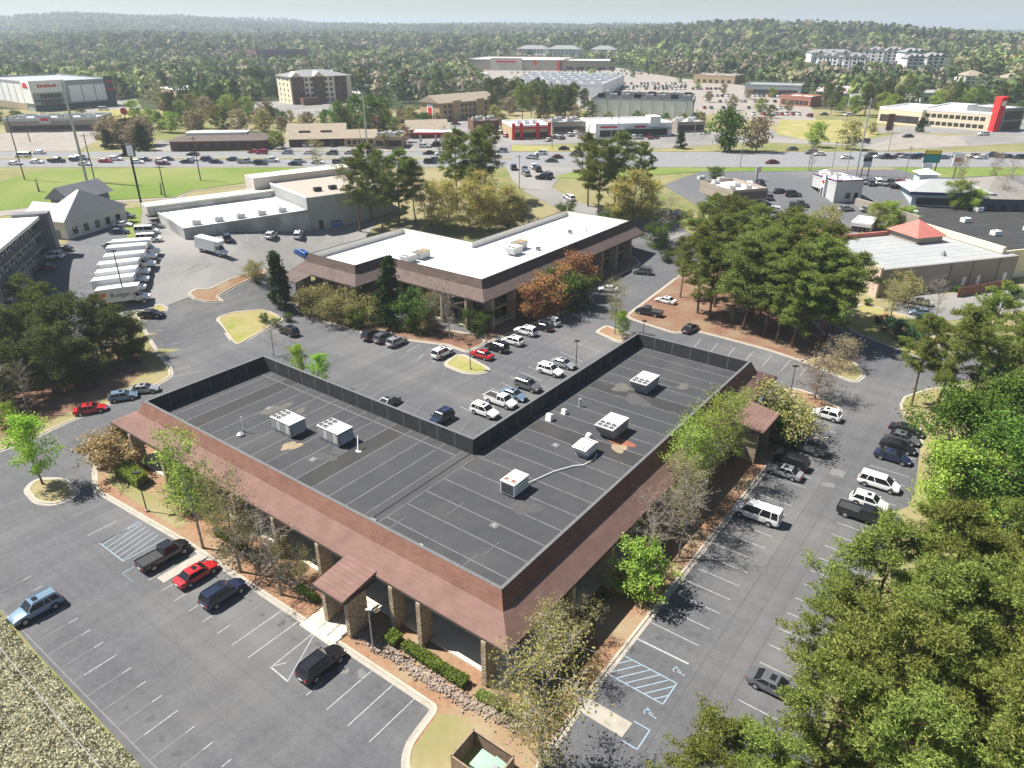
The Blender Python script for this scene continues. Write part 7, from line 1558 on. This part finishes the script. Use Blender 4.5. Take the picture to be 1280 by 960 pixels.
# fenced enclosure with a transformer at the bottom edge
c4 = [P(592, 912, 1.9), P(566, 942, 1.9), None, P(649, 950, 1.9)]; e1 = Vector(c4[1]) - Vector(c4[0]); e2 = Vector(c4[3]) - Vector(c4[0]); e1 *= 3.0 / e1.length; e2 = e2 * (4.2 / e2.length)
EN = thing('board_enclosure', 'weathered board fence enclosure around green utility boxes', 'fence', (*c4[0], .1)); q4 = [Vector((0, 0)), e1, e1 + e2, e2]
for i in range(4):
    a, b = q4[i], q4[(i + 1) % 4]; L_ = (b - a).length; d = (b - a) / L_; nn = Vector((-d.y, d.x)); k = int(L_ / .17)
    for t in range(k):
        p, q = a + d * (L_ * t / k + .008), a + d * (L_ * (t + 1) / k - .008); zt_ = 1.82 + random.uniform(-.03, .03)
        MB().hexa([(*p, 0), (*q, 0), (*(q + nn * .03), 0), (*(p + nn * .03), 0)], [(*p, zt_), (*q, zt_), (*(q + nn * .03), zt_), (*(p + nn * .03), zt_)]).build('board', M_wood, EN)
    MB().hexa([(*(a - nn * .03), 1.84), (*(b - nn * .03), 1.84), (*(b + nn * .12), 1.84), (*(a + nn * .12), 1.84)], [(*(a - nn * .03), 1.89), (*(b - nn * .03), 1.89), (*(b + nn * .12), 1.89), (*(a + nn * .12), 1.89)]).build('cap_rail', M_wood, EN)
tc = Vector(c4[0]) + e1 * .5 + e2 * .62; TR = thing('transformer', 'pale green metal transformer cabinet inside the board enclosure', 'transformer', (tc.x, tc.y, .1), math.atan2(e2.y, e2.x))
MB().box(-1.15, .2, -.8, .8, 0, 1.25).build('cabinet', M_green, TR); MB().hexa([(.2,-.9,0),(1.3,-.9,0),(1.3,.9,0),(.2,.9,0)], [(.2,-.9,1.5),(1.3,-.9,1.35),(1.3,.9,1.35),(.2,.9,1.5)]).build('tall_cabinet', M_green, TR)
MB().box(-1.2, .2, -.85, .85, 1.25, 1.31).build('lid', M_green, TR); MB().box(.5, .95, -.2, .25, 1.47, 1.52).build('hatch', M_unitd, TR)
# ================================================================ posts, signs, wires
def post(name, label, cat, u, v, hgt, r=.1, m=None, parts=(), group=None, rz=0.0):
    x, y = PT(u, v); o = thing(name, label, cat, (x, y, h(x, y) + .1), rz, group); MB().tube([(0,0,-.3),(0,0,hgt*.5),(0,0,hgt)], [r*1.15, r, r*.8], 8).build('pole', m or M_black, o)
    for nm, mm, b in parts: b.build(nm, mm, o)
    return o
def lamp_parts(z): return [('lamp_head', M_black, MB().box(-.45, .45, -.2, .2, z, z + .18)), ('base_block', M_conc, MB().tube([(0,0,-.1),(0,0,.25)], .25, 8))]
post('lamp_post', 'slim black lamp post on the mulch by the left corner hedge', 'lamp post', 184, 640, 5.6, .07, None, lamp_parts(5.6))
post('lamp_post', 'slim grey lamp post before the entrance canopy', 'lamp post', 467, 817, 5.4, .07, M_steel, [('lamp_head', M_steel, MB().box(-.3, .3, -.14, .14, 5.4, 5.52)), ('bracket', M_black, MB().tube([(0,0,5.2),(.3,0,5.4)], .03, 5))])
post('lamp_post', 'black lamp post on the grass island with the red car', 'lamp post', 588, 462, 4.6, .07, None, lamp_parts(4.6)); post('lamp_post', 'black lamp post in the kerbed island with the brown tree', 'lamp post', 988, 492, 4.8, .07, None, lamp_parts(4.8)); post('lamp_post', 'black lamp post behind the parapet near the parked row', 'lamp post', 720, 460, 5.0, .07, None, lamp_parts(5.0)); post('lamp_post', 'black lamp post beyond the pickup behind the roof', 'lamp post', 803, 430, 4.5, .07, None, lamp_parts(4.5))
post('light_pole', 'tall dark light pole standing in the row of box trucks', 'light pole', 159, 384, 11.5, .12, M_bark, [('lamp_head', M_black, MB().box(-.5, .5, -.2, .2, 11.4, 11.6))])
def cross(z, w_=1.2): return ('crossarm', M_bark, MB().box(-w_, w_, -.06, .06, z, z + .14))
def utility(u, v, hh, lab, arms=1): return post('utility_pole', lab, 'utility pole', u, v, hh, .17, M_bark, [cross(hh - .6 - k * 1.1) for k in range(arms)] + [('insulators', M_white, MB().tube([(-1.1,0,hh-.46),(-1.1,0,hh-.2)], .06, 5).tube([(1.1,0,hh-.46),(1.1,0,hh-.2)], .06, 5))])
utility(31, 225, 19, 'dark wooden utility pole at the left end of the lawn'); utility(119, 227, 14, 'short dark utility pole beside the tall steel pole'); utility(207, 247, 9, 'slim utility pole at the edge of the lawn near the warehouse'); utility(251, 226, 13, 'dark utility pole on the lawn behind the warehouse'); utility(38, 178, 8, 'short utility pole beside the brick restaurant')
post('steel_pole', 'very tall grey steel pole on the lawn by the highway', 'pole', 109, 228, 29, .38, M_steel, [('arm', M_steel, MB().box(-1.4, 1.4, -.1, .1, 28, 28.2)), ('base_flange', M_steel, MB().tube([(0,0,-.1),(0,0,.3)], .6, 10))])
post('steel_pole', 'tall slender grey pole beside the highway behind the pines', 'pole', 461, 207, 23, .24, M_steel, [('arm', M_steel, MB().box(-.8, .8, -.06, .06, 22, 22.15))]); post('steel_pole', 'tall pale pole at the highway junction before the strip shop', 'pole', 771, 194, 19, .22, M_steel, [('arm', M_steel, MB().box(-.8, .8, -.06, .06, 18, 18.15))]); post('steel_pole', 'tall pale pole beside the highway past the grey restaurant', 'pole', 1070, 219, 23, .25, M_steel, [('arm', M_steel, MB().box(-.9, .9, -.06, .06, 22, 22.15))])
post('street_light', 'curved-arm street light beside the highway near the grey restaurant', 'street light', 1058, 217, 11, .12, M_steel, [('arm', M_steel, MB().tube([(0,0,10.5),(-.6,0,11.3),(-2.2,0,11.5)], .07, 6)), ('lamp_head', M_white, MB().box(-3.0, -2.1, -.2, .2, 11.4, 11.6))])
for u, v, hh in ((1040,211,9),(1010,214,9),(925,209,12),(1130,224,10),(868,170,11),(690,187,10),(763,183,11),(649,236,10),(556,188,9),(570,187,9),(668,172,10),(452,190,9),(1052,184,13),(1110,190,10)): post('utility_pole', 'thin grey roadside pole by the highway', 'utility pole', u, v, hh, .12, M_barkg, [cross(hh - .7, .8)], 'thin roadside poles')
x, y = PT(178, 261); SG = thing('pole_sign', 'white double sign box on a tall black pole by the motel lot', 'sign', (x, y, h(x, y)), .0)
MB().tube([(0,0,-.5),(0,0,14.5)], .28, 10).build('pole', M_black, SG); MB().box(-1.6, 1.2, -.6, .6, 14.2, 17.4).build('cabinet', M_black, SG); MB().box(-.4, 1.3, -.68, -.6, 14.4, 17.2).build('face', M_white, SG)
def board(label, u, v, z0, z1, w_, faces, rz=0.0, poles=1):
    x, y = PT(u, v); o = thing('sign_board', label, 'sign', (x, y, h(x, y)), rz)
    for k in range(poles): px_ = 0 if poles == 1 else (-w_ * .4 + k * w_ * .8); MB().tube([(px_,.1,-.3),(px_,.1,z1)], .16, 8).build('pole', M_black, o)
    for nm, m, a, b, c, d in faces: MB().box(a, b, -.25, .0, c, d).build(nm, m, o)
    return o
M_teal = mat('sign_teal', (.03,.26,.22)); M_signyel = mat('sign_yellow', (.62,.5,.06))
bo = board('roadside board, yellow header over a teal panel', 1158, 226, 0, 6.5, 4.6, [('frame', M_black, -2.4, 2.4, 5.5, 9.2), ('header', M_signyel, -2.2, 2.2, 8.1, 9.1), ('panel', M_teal, -2.2, 2.2, 5.6, 7.9), ('lower_panel', M_white, -2.2, .6, 2.8, 5.3)], -.1, 2)
for nm in ('header', 'panel', 'lower_panel'):
    for c_ in kids(bo):
        if c_.name.startswith(nm): c_.location.y = -.03
board('white rounded pole sign with red lettering near the blue diner', 1190, 229, 0, 8.5, 3, [('face', M_white, -1.7, 1.7, 5.2, 9.0)], .1)
x, y = PT(1190, 229); o = [c for c in COL.objects if c.name.startswith('sign_board')][-1]; MB().box(-1.1, 1.1, -.3, -.26, 6.5, 7.7).build('red_panel', mat('sign_salmon', (.62,.22,.16)), o)
board('small blue and white sign on two posts before the highway', 1080, 222, 0, 4, 3, [('header', M_ink, -1.5, 1.5, 5.0, 6.2), ('panel', M_ltblue, -1.5, 1.5, 3.2, 4.95)], .2, 2)
board('dark menu board beside the drive-through lane', 997, 284, 0, 2, 2.4, [('panel', M_dbr, -1.5, 1.5, 1.2, 3.6)], .5, 1)
board('small roadside sign beside the taupe diner', 946, 226, 0, 4, 1.6, [('panel', M_cream, -.8, .8, 2.6, 4.4)], .1, 1)
board('red-topped slim sign beside the highway near the cream building', 1110, 166, 0, 5, 3, [('panel', M_brn, -1.6, 1.6, 1, 8)], .1, 1)
x, y = PT(163, 176); o = thing('round_sign', 'round orange-red sign high on a slim pole by the restaurant', 'sign', (x, y, h(x, y))); MB().tube([(0,0,-.3),(0,0,11)], .14, 6).build('pole', M_steel, o); MB().tube([(0,-.3,11.5),(0,.1,11.5)], 1.4, 14).build('disc', mat('sign_coral', (.62,.12,.07)), o)
x, y = PT(334, 114); TW = thing('radio_mast', 'tall lattice radio mast rising above the hotel woods', 'mast', (x, y, h(x, y)))
for s in (-1, 1): MB().tube([(s*1.0,0,-1),(s*.5,0,42)], .16, 5).build('leg', M_steel, TW)
MB().tube([(0,1.2,-1),(0,.6,42)], .16, 5).build('leg', M_steel, TW); lt = MB()
for k in range(14): z = k * 3.0; w_ = 1.0 - .5 * k / 14; lt.tube([(-w_,0,z),(w_,0,z+3)], .09, 4).tube([(w_,0,z),(-w_,0,z+3)], .09, 4)
lt.build('lattice', M_steel, TW); MB().box(-2.2, 2.2, -.5, .5, 37, 39).box(-2.2, 2.2, -.5, .5, 33, 35).build('antennas', M_white, TW)
W0, W1 = P(-60, 735, 8.5), P(190, 1035, 8.5)
for k in range(2):
    a, b = Vector((*W0, 8.5)), Vector((*W1, 8.5)); s_ = Vector((.0, -.45 * k, .0)); mid = [a.lerp(b, t) + s_ - Vector((0, 0, .6 * 4 * t * (1 - t))) for t in np.linspace(-.6, 1.6, 14)]
    tag(MB().tube(mid, .022 if k else .03, 5).build('overhead_cable', M_steel if k == 0 else M_black), 'pale overhead cable crossing the bank beside the lot' if k == 0 else 'thin dark overhead cable beside the pale one', 'cable')
M_board = mat('cable', (.3,.3,.3))
# ================================================================ air
hz = MB().box(-11000, 11000, -120, 10500, -25, 165).build('haze', None); hz['kind'] = 'stuff'
hm = bpy.data.materials.new('haze'); hm.use_nodes = True; hn = hm.node_tree.nodes; hn.remove(hn['Principled BSDF'])
pv = hn.new('ShaderNodeVolumePrincipled'); pv.inputs['Color'].default_value = (.80,.91,1.0,1); pv.inputs['Density'].default_value = 0.00021; pv.inputs['Anisotropy'].default_value = .2
hm.node_tree.links.new(pv.outputs[0], hn['Material Output'].inputs['Volume'])
hz.data.materials.clear(); hz.data.materials.append(hm)
